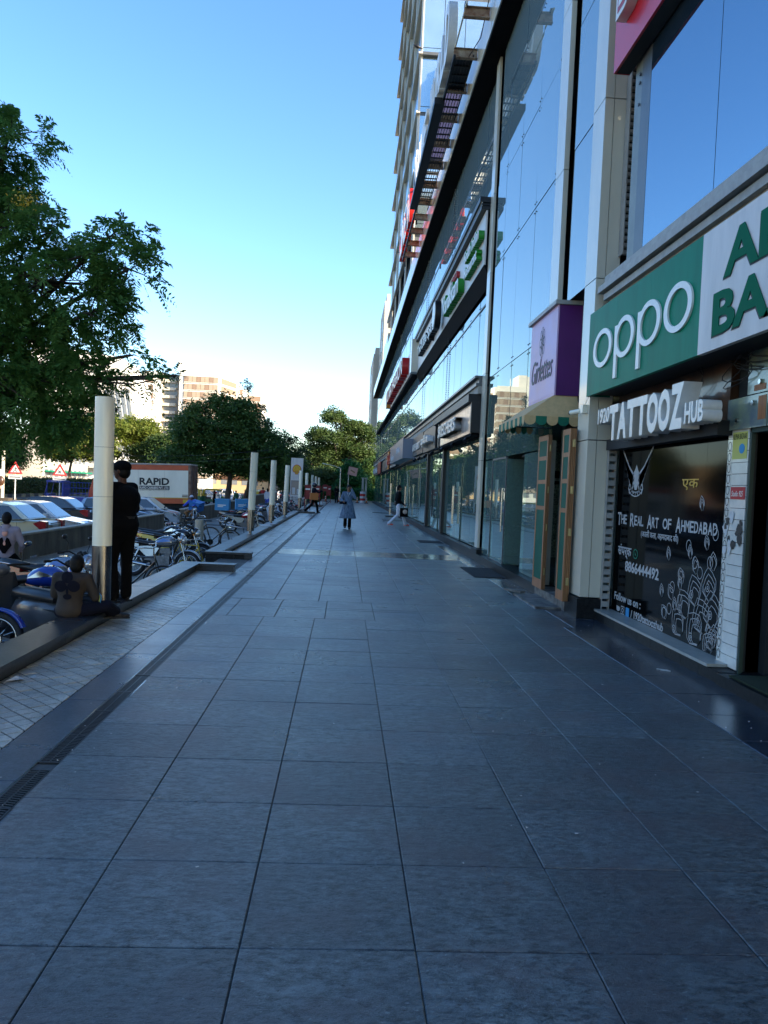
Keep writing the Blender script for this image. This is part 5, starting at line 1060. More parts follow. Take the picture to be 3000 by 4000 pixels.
    for x_ in (h-.72, -h+.68):
        for s_ in (-1, 1):
            w = thing('wheel', None, None, (x_, s_*(W/2-.09), .29)); w.parent = t; del_cat(w); put('tyre', MB().torus((0,0,0), (0,1,0), .22, .075, 24, 8, 1.1), 'rubber', w)
            rm = MB().cyl((0,s_*.05,0), (0,s_*.075,0), .17, .15, 20); put('rim', rm, 'steel', w)
    put('bumper', MB().box((h-.06,-W/2+.12,.28), (h+.03,W/2-.12,.46)).box((-h-.03,-W/2+.12,.28), (-h+.06,W/2-.12,.5)), paint, t); put('grille', MB().box((h-.0,-.38,.5), (h+.012,.38,.62)), 'black', t)
    put('number_plate', MB().box((-h-.012,-.25,.74), (-h-.004,.25,.86)).box((h+.031,-.25,.34), (h+.036,.25,.44)), 'plate_white', t); put('boot_trim', MB().box((-h-.016,-.45,.88), (-h-.005,.45,.92)), 'chrome', t)
    return t
mat('car_glass', (.015,.018,.02), .04, spec=.8, coat=1); mat('car_glass_sky', (.02,.03,.04), .03, spec=1.0, coat=1); mat('champagne', (.55,.51,.38), .28, .3, coat=.7); mat('car_white', (.70,.70,.68), .22, coat=.8); mat('car_dark', (.02,.022,.03), .2, coat=.9); mat('car_silverblue', (.30,.36,.44), .22, .5, coat=.8)
def pcar(c, x, y, rz=0, z=-.95): c.location = (x, y, z); c.rotation_euler.z = rz; return c
pcar(car('dusty champagne sedan seen from its rear corner behind the low wall', 'champagne', 4.0, H=1.54), -11.6, 26.4, PI)
pcar(car('white sedan facing right behind the champagne one', 'car_white', 4.2, H=1.48), -11.75, 30.2, 0)
pcar(car('dark blue sedan behind the first white post', 'car_dark', 4.4, H=1.5), -13.7, 36.6, PI*.985)
pcar(car('silver blue hatchback in front of the lorry, partly hidden by the guard', 'car_silverblue', 3.8, H=1.55, kind='hatch'), -10.9, 38.6, 0)
pcar(car('white hatchback with its windscreen towards the lorry, rightmost of the near cars', 'car_white', 3.8, H=1.55, kind='hatch'), -10.4, 41.2, 0)
pcar(car('blue white sedan cut by the left edge beyond the man in the lilac jacket', 'car_silverblue', 4.2, H=1.45), -9.9, 20.2, .1)
far = car('white hatchback in the distant traffic under the dark tree', 'car_white', 3.8, H=1.5, kind='hatch', name='distant_car', group='white cars in the distant traffic')
pcar(far, -18, 100, .8); 
for i, (x_, y_, c_, rz_) in enumerate(((-15.5,104,'car_white',-1.5),(-13,110,'car_silverblue',-1.5),(-20,108,'car_dark',.7),(-10.5,112,'car_white',-1.4),(-12,122,'car_silverblue',0),(-17.5,118,'car_white',0),(-22,114,'car_white',.2),(-8.5,118,'car_dark',1.4),(-9,126,'car_white',0),(-14,130,'car_dark',0),(-28,96,'car_white',1.5),(-29,110,'car_dark',1.5))):
    o = dup(far, swap={'car_white': c_}); nm_ = {'car_white': 'white', 'car_silverblue': 'silver', 'car_dark': 'dark'}[c_]; o['label'] = nm_+' hatchback in the distant traffic under the dark tree'; o['group'] = nm_+' cars in the distant traffic'; pcar(o, x_, y_, rz_)
# lorry ----------------------------------------------------------
mat('lorry_white', (.85,.80,.64), .5, n=1.2, amt=.15, stretch=(1,1,.4)); mat('lorry_orange', (.62,.11,.03), .5, n=2, amt=.3); mat('lorry_rust', (.12,.05,.03), .7, n=5, c2=(.28,.18,.12)); mat('lorry_roof', (.5,.45,.38), .8, n=4, amt=.4)
LR = thing('box_lorry', 'white and orange box lorry with black lettering on its side', 'lorry', (-11.4, 47, -.95)); LR.rotation_euler = (0, -.028, 0)
def lp(n_, mb, M): return put(n_, mb, M, LR)
x0, x1 = -2.1, 2.42
for i in range(3): a = x0+(x1-x0)*i/3; b = x0+(x1-x0)*(i+1)/3; lp('side_panel', MB().box((a+.006,-1.0,1.42), (b-.006,-.97,3.02)), 'lorry_white')
lp('lower_band', MB().box((x0,-1.005,1.08), (x1,-.97,1.38)), 'lorry_orange'); lp('stripe', MB().box((x0,-1.012,1.385), (x1,-.97,1.425)), 'yellow'); lp('upper_band', MB().box((x0,-1.005,3.03), (x1,-.97,3.32)), 'lorry_orange'); lp('box_body', MB().box((x0,-.968,1.06), (x1,1.0,3.33)), 'lorry_rust'); lp('roof', MB().box((x0-.02,-1.02,3.335), (x1+.03,1.02,3.42)), 'lorry_roof')
lp('rear_frame', MB().box((x1,-1.01,1.06), (x1+.05,-.9,3.33)).box((x1,.9,1.06), (x1+.05,1.0,3.33)).box((x1,-.06,1.06), (x1+.05,.06,3.33)).cyl((x1+.07,-.5,1.1), (x1+.07,-.5,3.3), .02).cyl((x1+.07,.5,1.1), (x1+.07,.5,3.3), .02), 'lorry_rust'); lp('corner_post', MB().box((x1-.12,-1.03,1.06), (x1,-1.0,3.33)), 'lorry_rust'); lp('chassis', MB().box((x0-.4,-.6,.7), (x1,.6,1.05)), 'black_metal')
lettering('RAPiD', 'black', LR, -.52, -1.006, 2.15, 1.72, .42, .004, 'cam', bold=.035, world=False); lp('name_board', MB().box((-.52,-1.012,1.88), (1.22,-1.0,2.10)), 'black'); lettering('RAPID CARRIERS PVT. LTD.', 'white_letter', LR, -.48, -1.014, 1.91, 1.66, .15, .003, 'cam', bold=.02, world=False); lettering('Tel: 0222 4413 8888 / Email: info@rapidcarriers.net', 'black', LR, -.5, -1.004, 1.80, 1.7, .05, .002, 'cam', world=False)
lp('small_notice', MB().box((1.95,-1.012,1.46), (2.28,-1.0,1.52)).box((1.95,-1.012,1.56), (2.28,-1.0,1.60)), 'brown_panel'); lp('yellow_notice', MB().box((2.0,-1.014,1.12), (2.28,-1.0,1.32)), 'yellow')
for x_ in (-2.6, 1.2):
    for s_ in (-1, 1): lp('wheel', MB().torus((x_, s_*.85, .45), (0,1,0), .32, .13, 24, 8).cyl((x_, s_*.93, .45), (x_, s_*.9, .45), .2, n=16), 'rubber')
lp('cab', MB().prism([(-3.5,.6),(-2.2,.6),(-2.2,2.5),(-3.2,2.5),(-3.45,1.7)], lambda u, v, d: (u, d, v), -.95, .95), 'paint_red'); lp('cab_window', MB().box((-3.1,-.965,1.6), (-2.5,-.955,2.3)), 'car_glass')
# blue cargo three wheeler ---------------------------------------
CG = thing('cargo_three_wheeler', 'blue cargo three wheeler with open cage body by the striped kerb', 'vehicle', (-21.2, 57.5, -.95)); mat('cargo_blue', (.01,.035,.28), .4, n=3, amt=.3)
def gp_(n_, mb, M): return put(n_, mb, M, CG)
gp_('cab', MB().box((-.2,-.65,.4), (.0,.65,1.15)).box((-.2,-.65,1.95), (1.0,.65,2.1)).box((-.25,-.66,.4), (.95,-.6,1.0)).box((.9,-.65,.4), (1.0,.65,1.9)).box((-.9,-.6,.35), (-.2,.6,.75)), 'cargo_blue'); gp_('windscreen_frame', MB().cyl((-.3,-.62,1.0), (-.1,-.62,2.0), .03).cyl((-.3,.62,1.0), (-.1,.62,2.0), .03).cyl((-.15,-.62,1.1), (-.15,-.62,2.0), .025), 'cargo_blue'); lettering('cargo line', 'white_letter', CG, .15, -.655, 1.98, .7, .09, .004, 'cam', world=False)
cg = MB(); 
for i in range(9): cg.cyl((1.05+.22*i,-.66,.95), (1.05+.22*i,-.66,2.0), .012, n=4).cyl((1.05+.22*i,.66,.95), (1.05+.22*i,.66,2.0), .012, n=4)
for z_ in (1.2,1.6,2.0): cg.cyl((1.0,-.66,z_), (2.85,-.66,z_), .014, n=4).cyl((1.0,.66,z_), (2.85,.66,z_), .014, n=4).cyl((2.85,-.66,z_), (2.85,.66,z_), .014, n=4)
gp_('cage', cg, 'cargo_blue'); gp_('cargo_bed', MB().box((1.0,-.68,.55), (2.9,.68,.95)), 'cargo_blue'); gp_('wheel', MB().torus((2.3,-.6,.25), (0,1,0), .18,.07).torus((2.3,.6,.25), (0,1,0), .18,.07).torus((-.5,0,.25), (0,1,0), .18,.07), 'rubber')
# auto rickshaws
mat('rick_yellow', (.60,.38,.01), .35, coat=.4); mat('rick_green', (.01,.12,.05), .35, coat=.4)
def rick(label, x, y, rz, group=None):
    t = thing('auto_rickshaw', label, 'rickshaw', (x, y, -.95), rz, group)
    put('canopy', MB().prism([(-1.3,1.0),(-1.25,1.6),(-.9,1.72),(.5,1.72),(.75,1.6),(.6,1.55),(-1.0,1.55),(-1.1,1.0)], lambda u, v, d: (u, d, v), -.65, .65), 'rick_yellow', t)
    put('body', MB().prism([(-1.3,.3),(-1.3,1.0),(-1.0,1.0),(-.9,.6),(-.2,.6),(.0,.35),(.5,.35),(.75,1.0),(.95,.95),(1.15,.5),(1.1,.3)], lambda u, v, d: (u, d, v), -.62, .62), 'rick_green', t); put('band', MB().box((-1.31,-.63,.9), (-.9,.63,1.05)), 'rick_yellow', t)
    put('windscreen', MB().add([(.76,-.58,1.0),(.76,.58,1.0),(.66,.58,1.56),(.66,-.58,1.56)], [(0,1,2,3)]), 'car_glass_sky', t); put('seat', MB().box((-.95,-.5,.6), (-.4,.5,.8)).box((-1.05,-.5,.6), (-.9,.5,1.2)), 'seat_vinyl', t); put('post', MB().cyl((.7,-.6,1.0), (.66,-.6,1.6), .025).cyl((.7,.6,1.0), (.66,.6,1.6), .025).cyl((-.1,-.6,.6), (-.1,-.6,1.6), .02), 'black_metal', t)
    put('wheel', MB().torus((-.75,-.55,.22), (0,1,0), .16,.06).torus((-.75,.55,.22), (0,1,0), .16,.06).torus((.95,0,.22), (0,1,0), .16,.06), 'rubber', t); put('headlight', MB().sph((1.08,0,.75), .08, 8, 6), 'headlamp', t); return t
rick('green and yellow auto rickshaw just past the lorry', -14.2, 86, .1); rick('long yellow auto rickshaw behind the lorry tail', -16.6, 84, PI); rick('yellow auto rickshaw amid the distant traffic at the foot of the dark tree', -11.5, 97, PI*.9); rick('auto rickshaw waiting beside the farthest wall', -9.8, 90, 1.2)
VN = thing('cream_van', 'yellow van behind the hedge at left', 'van', (-33.6, 88, -.95)); put('body', MB().prism([(-1.8,.4),(-1.8,1.9),(1.2,1.9),(1.7,1.2),(1.8,.4)], lambda u, v, d: (d, u, v), -.8, .8), 'rick_yellow', VN); put('window', MB().box((.81,-1.5,1.2), (.83,1.0,1.7)), 'car_glass', VN)
# ================================================================== vegetation
mat('bark', (.10,.075,.05), .9, n=8, c2=(.04,.03,.022), bump=.6, bscale=25, stretch=(1,1,.4)); mat('bark_pale', (.24,.17,.11), .9, n=8, c2=(.12,.08,.05), bump=.5, bscale=25, stretch=(1,1,.4))
leafmat('leaf_near', (.065,.17,.035), (.13,.25,.05), .45); leafmat('leaf_dark', (.035,.085,.018), (.08,.14,.03), .3); leafmat('leaf_mid', (.030,.065,.014), (.06,.10,.025), .3); leafmat('leaf_lit', (.10,.15,.02), (.17,.19,.03), .4); leafmat('leaf_hedge', (.035,.055,.016), (.07,.10,.03), .25); leafmat('leaf_fresh', (.012,.085,.018), (.022,.12,.03), .25); leafmat('leaf_olive', (.04,.08,.018), (.075,.11,.028), .3)
def quads(name, C, U, V, M, parent, kind=None):
    """leaf quads at centres C with half axes U, V (n,3)"""
    n = len(C); co = np.empty((n, 4, 3), np.float32); co[:, 0] = C-U; co[:, 1] = C-V*.9+U*.1; co[:, 2] = C+U; co[:, 3] = C+V*.9+U*.1
    me = bpy.data.meshes.new(name); me.vertices.add(n*4); me.vertices.foreach_set('co', co.ravel()); me.loops.add(n*4); me.loops.foreach_set('vertex_index', np.arange(n*4, dtype=np.int32)); me.polygons.add(n); me.polygons.foreach_set('loop_start', np.arange(0, n*4, 4, dtype=np.int32)); me.update(calc_edges=True)
    o = put(name, me, M, parent, world=True)
    if kind: o['kind'] = kind
    return o
def unit(a): return a/(np.linalg.norm(a, axis=-1, keepdims=True)+1e-9)
def lobe_pts(lobes, n, shell=.55):
    vol = np.array([l[1][0]*l[1][1]*l[1][2] for l in lobes]); w = vol**.8; idx = rng.choice(len(lobes), n, p=w/w.sum()); d = unit(rng.normal(size=(n, 3))); r = shell+(1-shell)*rng.random(n)**.6
    c = np.array([l[0] for l in lobes])[idx]; R_ = np.array([l[1] for l in lobes])[idx]; return c+d*R_*r[:, None], idx
def limbs(t, base, top, lobes, pts, idx, r, M, twig=60, tw=.02):
    mb = MB(); base = Vector(base); top = Vector(top)
    mb.tube([base-Vector((0,0,.1)), base.lerp(top, .3)+Vector((random.uniform(-.1,.1),)*3), base.lerp(top, .7)+Vector((random.uniform(-.15,.15), random.uniform(-.15,.15), 0)), top], [r*1.35, r, r*.85, r*.7], 10)
    put('trunk', mb, M, t, world=True); br = MB()
    for i, (c, R_) in enumerate(lobes):
        c = Vector(c); m1 = top.lerp(c, .5)+Vector((random.uniform(-.3,.3), random.uniform(-.3,.3), .12*(c-top).length)); br.tube([top-Vector((0,0,.1)), m1, c], [r*.5, r*.32, r*.18], 6)
    sel = rng.choice(len(pts), min(twig, len(pts)), replace=False)
    for k in sel:
        c = Vector(lobes[idx[k]][0]); p = Vector(pts[k]); mm = c.lerp(p, .5)+Vector(rng.normal(size=3)*.12*(p-c).length); br.tube([c, mm, p], [r*.16+tw*.5, tw, tw*.4], 4, caps=False)
    put('branches', br, M, t, world=True)
def tree(name, label, base, top, lobes, nclump, leaves, size, M, bark='bark', r=.2, group=None, shell=.5, spread=.35, droop=.2, twig=50, tw=.02):
    lobes = list(lobes)+[(tuple(np.array(c)+unit(rng.normal(size=3))*np.array(r_)*1.12), tuple(np.array(r_)*rng.uniform(.2,.5))) for c, r_ in lobes for _ in range(4)]
    t = thing(name, label, 'tree', base, group=group); pts, idx = lobe_pts(lobes, nclump, shell); limbs(t, base, top, lobes, pts, idx, r, M=bark, twig=twig, tw=tw)
    n = nclump*leaves; c = np.repeat(pts, leaves, 0); off = rng.normal(size=(n, 3))*spread*np.array([1, 1, .55]); C = c+off; U = rng.normal(size=(n, 3)); U[:, 2] = U[:, 2]*.5-droop; U = unit(U)*size*(.6+.8*rng.random((n, 1))); V = np.cross(U, rng.normal(size=(n, 3))); V = unit(V)*size*.5
    quads('crown', C, U, V, M, t); return t
def frond_tree(name, label, base, top, lobes, nfr, M, L=.38, r=.25, pairs=9, shell=.4, twig=120, extra=()):
    t = thing(name, label, 'tree', base); pts, idx = lobe_pts(lobes, nfr, shell); ncl = max(1, nfr//9); cen, ci = lobe_pts(lobes, ncl, shell)
    # fronds gathered in sprays round cluster centres
    own = rng.integers(0, ncl, nfr); P = cen[own]+rng.normal(size=(nfr, 3))*np.array([.10, .10, .06]); lobeC = np.array([l[0] for l in lobes])[ci[own]]
    out = unit(P-lobeC); D = unit(out*.8+rng.normal(size=(nfr, 3))*.8+np.array([0, 0, .05])); sag = np.array([0, 0, -1.0]); Ls = L*(.6+.7*rng.random(nfr)); side = unit(np.cross(D, sag+rng.normal(size=(nfr, 3))*.4))
    Cs = []; Us = []; Vs = []; up = np.cross(side, D)
    for k in range(pairs):
        s = (k+.8)/pairs; c = P+D*(Ls*s)[:, None]+sag*(Ls*s*s*.55)[:, None]; tang = unit(D+sag*1.1*s)
        for sg in (-1, 1):
            ll = .34*L*math.sin(PI*(.18+.75*s)); dirn = unit(side*sg+tang*.45+sag*.25+rng.normal(size=(nfr, 3))*.22); U = dirn*ll*.5*(.8+.4*rng.random((nfr, 1))); Cs.append(c+U); Us.append(U); Vs.append(unit(np.cross(U, up)+rng.normal(size=(nfr, 3))*.0008)*ll*.19)
    C = np.concatenate(Cs); quads('crown', C, np.concatenate(Us), np.concatenate(Vs), M, t)
    # twigs to the cluster centres
    mb = MB(); base_ = Vector(base); top_ = Vector(top); mb.tube([base_, base_.lerp(top_, .5)+Vector((.12,-.1,0)), top_], [r*1.3, r, r*.8], 10); put('trunk', mb, 'bark', t, world=True)
    br = MB()
    for c, R_ in lobes: c = Vector(c); br.tube([top_, top_.lerp(c, .45)+Vector((random.uniform(-.3,.3), random.uniform(-.3,.3), .3)), c], [r*.55, r*.3, r*.13], 6)
    for k in range(ncl):
        if k % 2 and ncl > 300: continue
        c = Vector(lobes[ci[k]][0]); p = Vector(cen[k]); mm = c.lerp(p, .55)+Vector(rng.normal(size=3))*.1*(p-c).length; br.tube([c, mm, p], [.022, .012, .004], 4, caps=False)
    for a in extra: br.tube(a[0], a[1], 5)
    put('branches', br, 'bark', t, world=True); return t
frond_tree('feathery_tree', 'large dark feathery leaved tree filling the left side over the parked cars', (-10.8,20.5,-.95), (-10.2,20.2,3.2),
  [((-9.0,19,9.0),(1.5,1.6,1.1)),((-8.1,18.6,9.35),(.95,.9,.4)),((-9.2,19,8.3),(1.7,1.8,1.2)),((-8.3,18.6,7.2),(1.7,1.7,1.0)),((-6.9,18.2,7.1),(1.0,1.1,.55)),((-5.6,18,6.95),(.95,.9,.5)),((-5.1,18,6.3),(.7,.8,.6)),((-7.2,18.5,6.0),(2.0,1.6,.95)),((-6.0,18.2,5.3),(1.15,1.2,.85)),((-8.5,19,5.0),(2.1,1.9,1.3)),((-5.0,18,4.35),(.32,.35,.22)),((-7.4,18.6,4.1),(1.7,1.5,.95)),((-5.9,18.2,3.75),(.8,.8,.38)),((-4.5,18,3.85),(.55,.5,.3)),((-6.3,18.4,2.9),(.95,1.0,.6)),((-8.3,19,3.2),(1.9,1.8,.9)),((-7.0,18.6,2.75),(1.0,1.1,.5)),((-9.3,19.2,2.9),(1.6,1.5,.7)),((-7.8,17.6,3.6),(1.6,1.0,.9)),((-3.95,18,3.95),(.35,.3,.14)),((-5.25,18,3.1),(.3,.3,.25))],
  6300, 'leaf_near', L=.47, extra=[([(-6,18.2,4.0),(-5.5,18,4.1),(-5,18,4.35)], [.02,.015,.008]), ([(-5.9,18.2,3.75),(-4.9,18,3.7),(-3.95,18,3.95)], [.03,.02,.008]), ([(-8.5,18.8,5.8),(-6.8,18.2,6.35),(-5.2,18,6.9)], [.05,.03,.015]), ([(-10.2,20.2,3.2),(-9.5,19.5,4.8),(-8.6,19,5.4)], [.16,.11,.07])])
sd_ = thing('seed_cluster', 'small orange yellow pod cluster hanging in the near feathery tree', 'pods', (-7.1,17.3,7.0)); 
c_ = rng.normal(size=(160, 3))*np.array([.14, .1, .11])+np.array([-7.15,17.3,7.45]); quads('pods', c_, unit(rng.normal(size=(160, 3)))*.035, unit(rng.normal(size=(160, 3)))*.02, 'rick_yellow', sd_)
frond_tree('feathery_tree', 'loose feathery tree with bare arching twigs right of the dark tree', (-8.6,66,-.95), (-7.9,66,3.0),
  [((-8.0,66,7.0),(1.3,1.3,1.1)),((-6.2,66,5.6),(1.7,1.3,.9)),((-4.6,66,4.7),(1.3,1.0,.6)),((-6.6,66,4.0),(1.8,1.4,.8)),((-9.3,66,8.0),(.9,.9,.6)),((-4.9,66,3.4),(1.0,1.0,.7))], 1300, 'leaf_mid', L=.8, r=.18, pairs=6, extra=[([(-8.6,66,7.4),(-8.4,66,9.0),(-8.5,66,9.7)], [.04,.03,.02])])
tp_ = frond_tree('sprig_top', 'single tall sprig rising above the loose feathery tree', (-8.5,66,9.3), (-8.5,66,9.5), [((-8.5,66,9.8),(.3,.3,.12))], 26, 'leaf_mid', L=.75, r=.02, pairs=6)
tree('dense_tree', 'dense dark green tree behind the lorry and the second white post', (-9.0,60,-.95), (-8.8,60,2.2),
  [((-10.6,60,6.5),(1.8,1.7,1.2)),((-8.6,60,6.9),(1.5,1.5,1.1)),((-11.4,60,4.9),(1.9,1.7,1.3)),((-9.0,60,5.0),(2.5,2.0,1.6)),((-6.6,60,4.3),(1.6,1.6,1.5)),((-10.4,60,3.1),(2.0,1.8,1.0)),((-7.2,60,2.8),(1.9,1.6,.9)),((-12.6,60,3.6),(1.2,1.2,.9)),((-5.4,60,3.0),(1.1,1.1,.9)),((-9.9,60,7.6),(.6,.6,.4)),((-11.5,60,6.9),(.6,.6,.5))], 620, 70, .13, 'leaf_dark', bark='bark', r=.24, spread=.38, twig=60)
tree('dense_tree', 'second dark tree merging behind the third white post', (-9.5,78,-.95), (-9.4,78,2.5), [((-7.8,78,4.2),(2.2,2,1.6)),((-6.0,78,3.4),(1.8,1.6,1.3)),((-10.5,78,5),(2,2,1.6))], 300, 60, .16, 'leaf_dark', bark='bark_pale', r=.22, twig=40)
# sunlit trees across the road
for i, (x_, y_, h_, M_, lb) in enumerate(((-32,104,10.6,'leaf_lit','yellow green sunlit tree directly above the lorry roof'),(-37,106,11,'leaf_lit','yellow green tree behind the first white post'),(-27,108,9.6,'leaf_lit','bright yellow green tree between the lorry and the dark tree'),(-22.5,104,7.0,'leaf_mid','mid green tree left of the dark tree'),(-49,100,8.5,'leaf_mid','mid green tree behind the near feathery tree'),(-40,92,6.5,'leaf_olive','olive tree with thin crown at the hedge'),(-36,74,6.8,'leaf_mid','tree above the hedge left of the first white post'),(-34.5,60,6.2,'leaf_dark','dark tree above the hedge near the left edge'),(-55,98,9,'leaf_lit','tall yellow green tree at far left'))):
    L_ = [((x_+random.uniform(-2,2), y_+random.uniform(-1,1), h_*random.uniform(.42,.86)), (random.uniform(1.8,2.8), 2.2, random.uniform(1.2,1.9))) for _ in range(7)]
    tree('roadside_tree', lb, (x_,y_,-.95), (x_+.3,y_,h_*.3), L_, 330, 55, .19, M_, bark='bark_pale', r=.2, spread=.5, twig=50, tw=.04)
# centre trees at the far end
tree('broad_tree', 'broad airy tree at the end of the pavement', (-.5,108,-.9), (-.4,108,3.5), [((-2.0,108,11.2),(1.5,1.5,1.3)),((.6,108,9.9),(1.7,1.5,1.1)),((2.3,108,9.3),(1.3,1.3,1.2)),((-3.6,108,8.8),(1.5,1.5,1.1)),((-1,108,8),(2.6,2.2,1.6)),((1.8,108,7),(2.0,2.0,1.5)),((-4.4,108,7.0),(1.7,1.6,1.3)),((-2.2,108,5.2),(2.6,2.2,1.7)),((1.2,108,4.4),(2.3,2.0,1.5)),((3.2,108,5.6),(1.2,1.2,1.0)),((-4.8,108,4.8),(1.4,1.4,1.4))], 700, 62, .17, 'leaf_olive', bark='bark', r=.28, spread=.42, shell=.35, twig=120, tw=.035)
tree('bushy_tree', 'low bushy olive tree left of the centre lamp post', (-3.4,98,-.9), (-3.4,98,1.2), [((-3.6,98,3.0),(2.0,1.7,1.0)),((-1.9,98,2.6),(1.5,1.4,.9)),((-5,98,2.4),(1.3,1.3,.8)),((-2.8,98,1.6),(2.2,1.6,.8))], 260, 55, .15, 'leaf_olive', r=.15, twig=30)
tree('bushy_tree', 'fresh green drooping tree right of the centre lamp post', (1.1,95,-.9), (1.0,95,1.6), [((.6,95,4.1),(.9,.9,.7)),((.4,95,3.3),(1.2,1.1,.8)),((1.3,95,2.6),(1.3,1.2,.9)),((2.0,95,1.8),(1.0,1.0,.7)),((.2,95,2.2),(1.0,1.0,.8)),((1.0,95,1.3),(1.4,1.1,.6))], 330, 60, .14, 'leaf_fresh', r=.1, spread=.3, droop=.8, twig=25)
tree('bushy_tree', 'dark small tree between the bright red stands and the olive tree', (-6.5,90,-.9), (-6.5,90,1.5), [((-6.5,90,4.2),(1.6,1.5,1.3)),((-7.8,90,3.2),(1.4,1.3,1.1)),((-5.4,90,3.2),(1.2,1.2,1.0)),((-6.6,90,2.2),(1.9,1.4,.9))], 300, 55, .15, 'leaf_mid', r=.15, twig=30)
tree('dense_tree', 'dark tree filling the gap behind the posts', (-10,104,-.9), (-10,104,3), [((-9.6,104,5.0),(2.2,2,1.8)),((-12,104,4.6),(2.2,2,1.8)),((-7.6,104,3.8),(2.0,2,1.4)),((-14.4,104,4.2),(2,2,1.4))], 380, 55, .18, 'leaf_dark', r=.25, twig=30)
tree('dense_tree', 'dark tree right of the broad tree against the block end', (3.9,104,-.9), (3.8,104,2), [((3.8,104,4.6),(1.1,1.1,1.0)),((3.2,104,3.2),(1.4,1.2,1.0)),((4.4,104,2.4),(1.2,1.2,1.0))], 220, 50, .15, 'leaf_dark', r=.12, twig=20)
# hedges
def hedge(label, x0, x1, y0, y1, z0, z1, n, M='leaf_hedge', size=.12):
    t = thing('hedge', label, 'hedge', ((x0+x1)/2, y0, z0)); put('inner_twigs', MB().box((x0+.25,y0+.1,z0), (x1-.25,y1-.1,z1-.25)), 'bark', t, world=True)
    q = rng.random((n, 3)); f = rng.integers(0, 3, n); lo = np.array([x0, y0, z0]); hi = np.array([x1, y1, z1]); C = lo+q*(hi-lo)
    C[f == 0, 2] = z1; s = (f == 1); C[s, 0] = np.where(rng.random(s.sum()) < .5, x0, x1); s = (f == 2) ; C[s, 0] = x1 if x1-x0 < 20 else C[s, 0]; C[s, 1] = C[s, 1]
    C += rng.normal(size=(n, 3))*np.array([.12, .15, .1])+np.sin(C[:, 1:2]*2.1)*np.array([0, 0, .07]); quads('foliage', C, unit(rng.normal(size=(n, 3)))*size, unit(rng.normal(size=(n, 3)))*size*.6, M, t, 'stuff'); return t
hedge('clipped hedge along the striped median kerb', -31.6, -30.4, 52, 108, -.45, .95, 26000)
put('end_leaves', MB(), None) if False else None
t_ = thing('hedge', 'low green hedge closing the far end of the pavement', 'hedge', (0, 91, -.9)); put('inner_twigs', MB().box((-6,91.2,-.9), (5.5,92.4,1.15)), 'bark', t_, world=True)
n_ = 14000; q_ = rng.random((n_, 3)); C_ = np.stack([-6+11.5*q_[:, 0], np.where(q_[:, 1] < .6, 91.0, 91+1.5*q_[:, 1]), np.where(q_[:, 1] < .6, -.9+2.3*q_[:, 2], 1.35)], 1)+rng.normal(size=(n_, 3))*.1; quads('foliage', C_, unit(rng.normal(size=(n_, 3)))*.12, unit(rng.normal(size=(n_, 3)))*.07, 'leaf_fresh', t_, 'stuff')
# ================================================================== street furniture at left and far end
def lamp(label, x, y, z0, h, arm, name='street_lamp'):
    t = thing(name, label, 'street lamp', (x, y, z0)); put('pole', MB().cyl((0,0,0), (0,0,h), .09, .05, 10), 'acp', t); put('arm', MB().tube([(0,0,h),(arm*.5,0,h+.25),(arm,0,h+.4)], .035, 6), 'acp', t); put('lamp_head', MB().obox((arm*1.12,0,h+.42), (abs(arm)*.35,.2,.08), rotm('Y', -.2 if arm > 0 else .2)), 'pole_white', t); return t
lamp('pale street lamp with short arm in front of the centre trees', -.55, 88, -.9, 4.6, -1.6)
PLt = thing('utility_pole', 'pale pole with a white board and pink ribbon in the striped median', 'pole', (-26.9, 62.5, -.5)); put('shaft', MB().cyl((0,0,0), (0,0,3.75), .14, .13, 10), 'acp', PLt); put('white_board', MB().box((-.85,-.2,1.75), (.12,-.16,2.3)), 'paper', PLt); put('bundle', MB().sph((-.1,-.1,1.35), (.28,.2,.42)), 'brown_panel', PLt); put('ribbon', MB().tube([(0,-.16,1.1),(-.15,-.2,.7),(-.5,-.2,.4),(-.9,-.2,.28)], .05, 4), 'pinkish', PLt)
put('base', MB().box((-.8,-.8,-.3), (.8,.8,.05)), 'earth', PLt)
def tri(label, x, y, z0, ztop, kind):
    t = thing('warning_sign', label, 'sign', (x, y, z0)); s = .55; put('pole', MB().cyl((0,.03,0), (0,.03,ztop-z0-.2), .05, n=8), 'paper', t); zc = ztop-z0-.75
    P_ = [(0,zc+.72),(-s,zc-.22),(s,zc-.22)]; put('red_border', MB().prism(P_, lambda u, v, d: (u, -d, v), 0, .03), 'paper_red', t); P2 = [(0,zc+.48),(-s*.66,zc-.11),(s*.66,zc-.11)]; put('white_face', MB().prism(P2, lambda u, v, d: (u, -d, v), .031, .04), 'paper', t)
    g = MB()
    if kind == 'x': g.obox((0,-.045,zc+.07), (.05,.01,.3), rotm('Y', .8)).obox((0,-.046,zc+.07), (.05,.01,.3), rotm('Y', -.8))
    else: g.box((-.02,-.05,zc-.03), (.02,-.041,zc+.2)).sph((0,-.045,zc+.25), (.035,.006,.035), 8, 5).obox((-.1,-.045,zc-.02), (.03,.01,.16), rotm('Y', .5)).obox((.1,-.045,zc-.02), (.03,.01,.16), rotm('Y', -.5))
    put('symbol', g, 'black', t); put('text_board', MB().box((-.5,-.04,zc-.62), (.5,-.01,zc-.32)), 'paper', t); put('text_line', MB().box((-.4,-.045,zc-.5), (.4,-.041,zc-.44)), 'black', t)
tri('red triangular warning sign with crossed lines above the hedge', -21.6, 60, -.5, 2.45, 'x'); tri('red triangular warning sign with walking figure near the left edge', -24.9, 60, -.5, 2.45, 'w')
SH = thing('shell_totem', 'tall white totem sign with a red edged yellow shell emblem', 'sign', (-3.6, 58, -.87)); SH.scale = (.72,.72,.9)
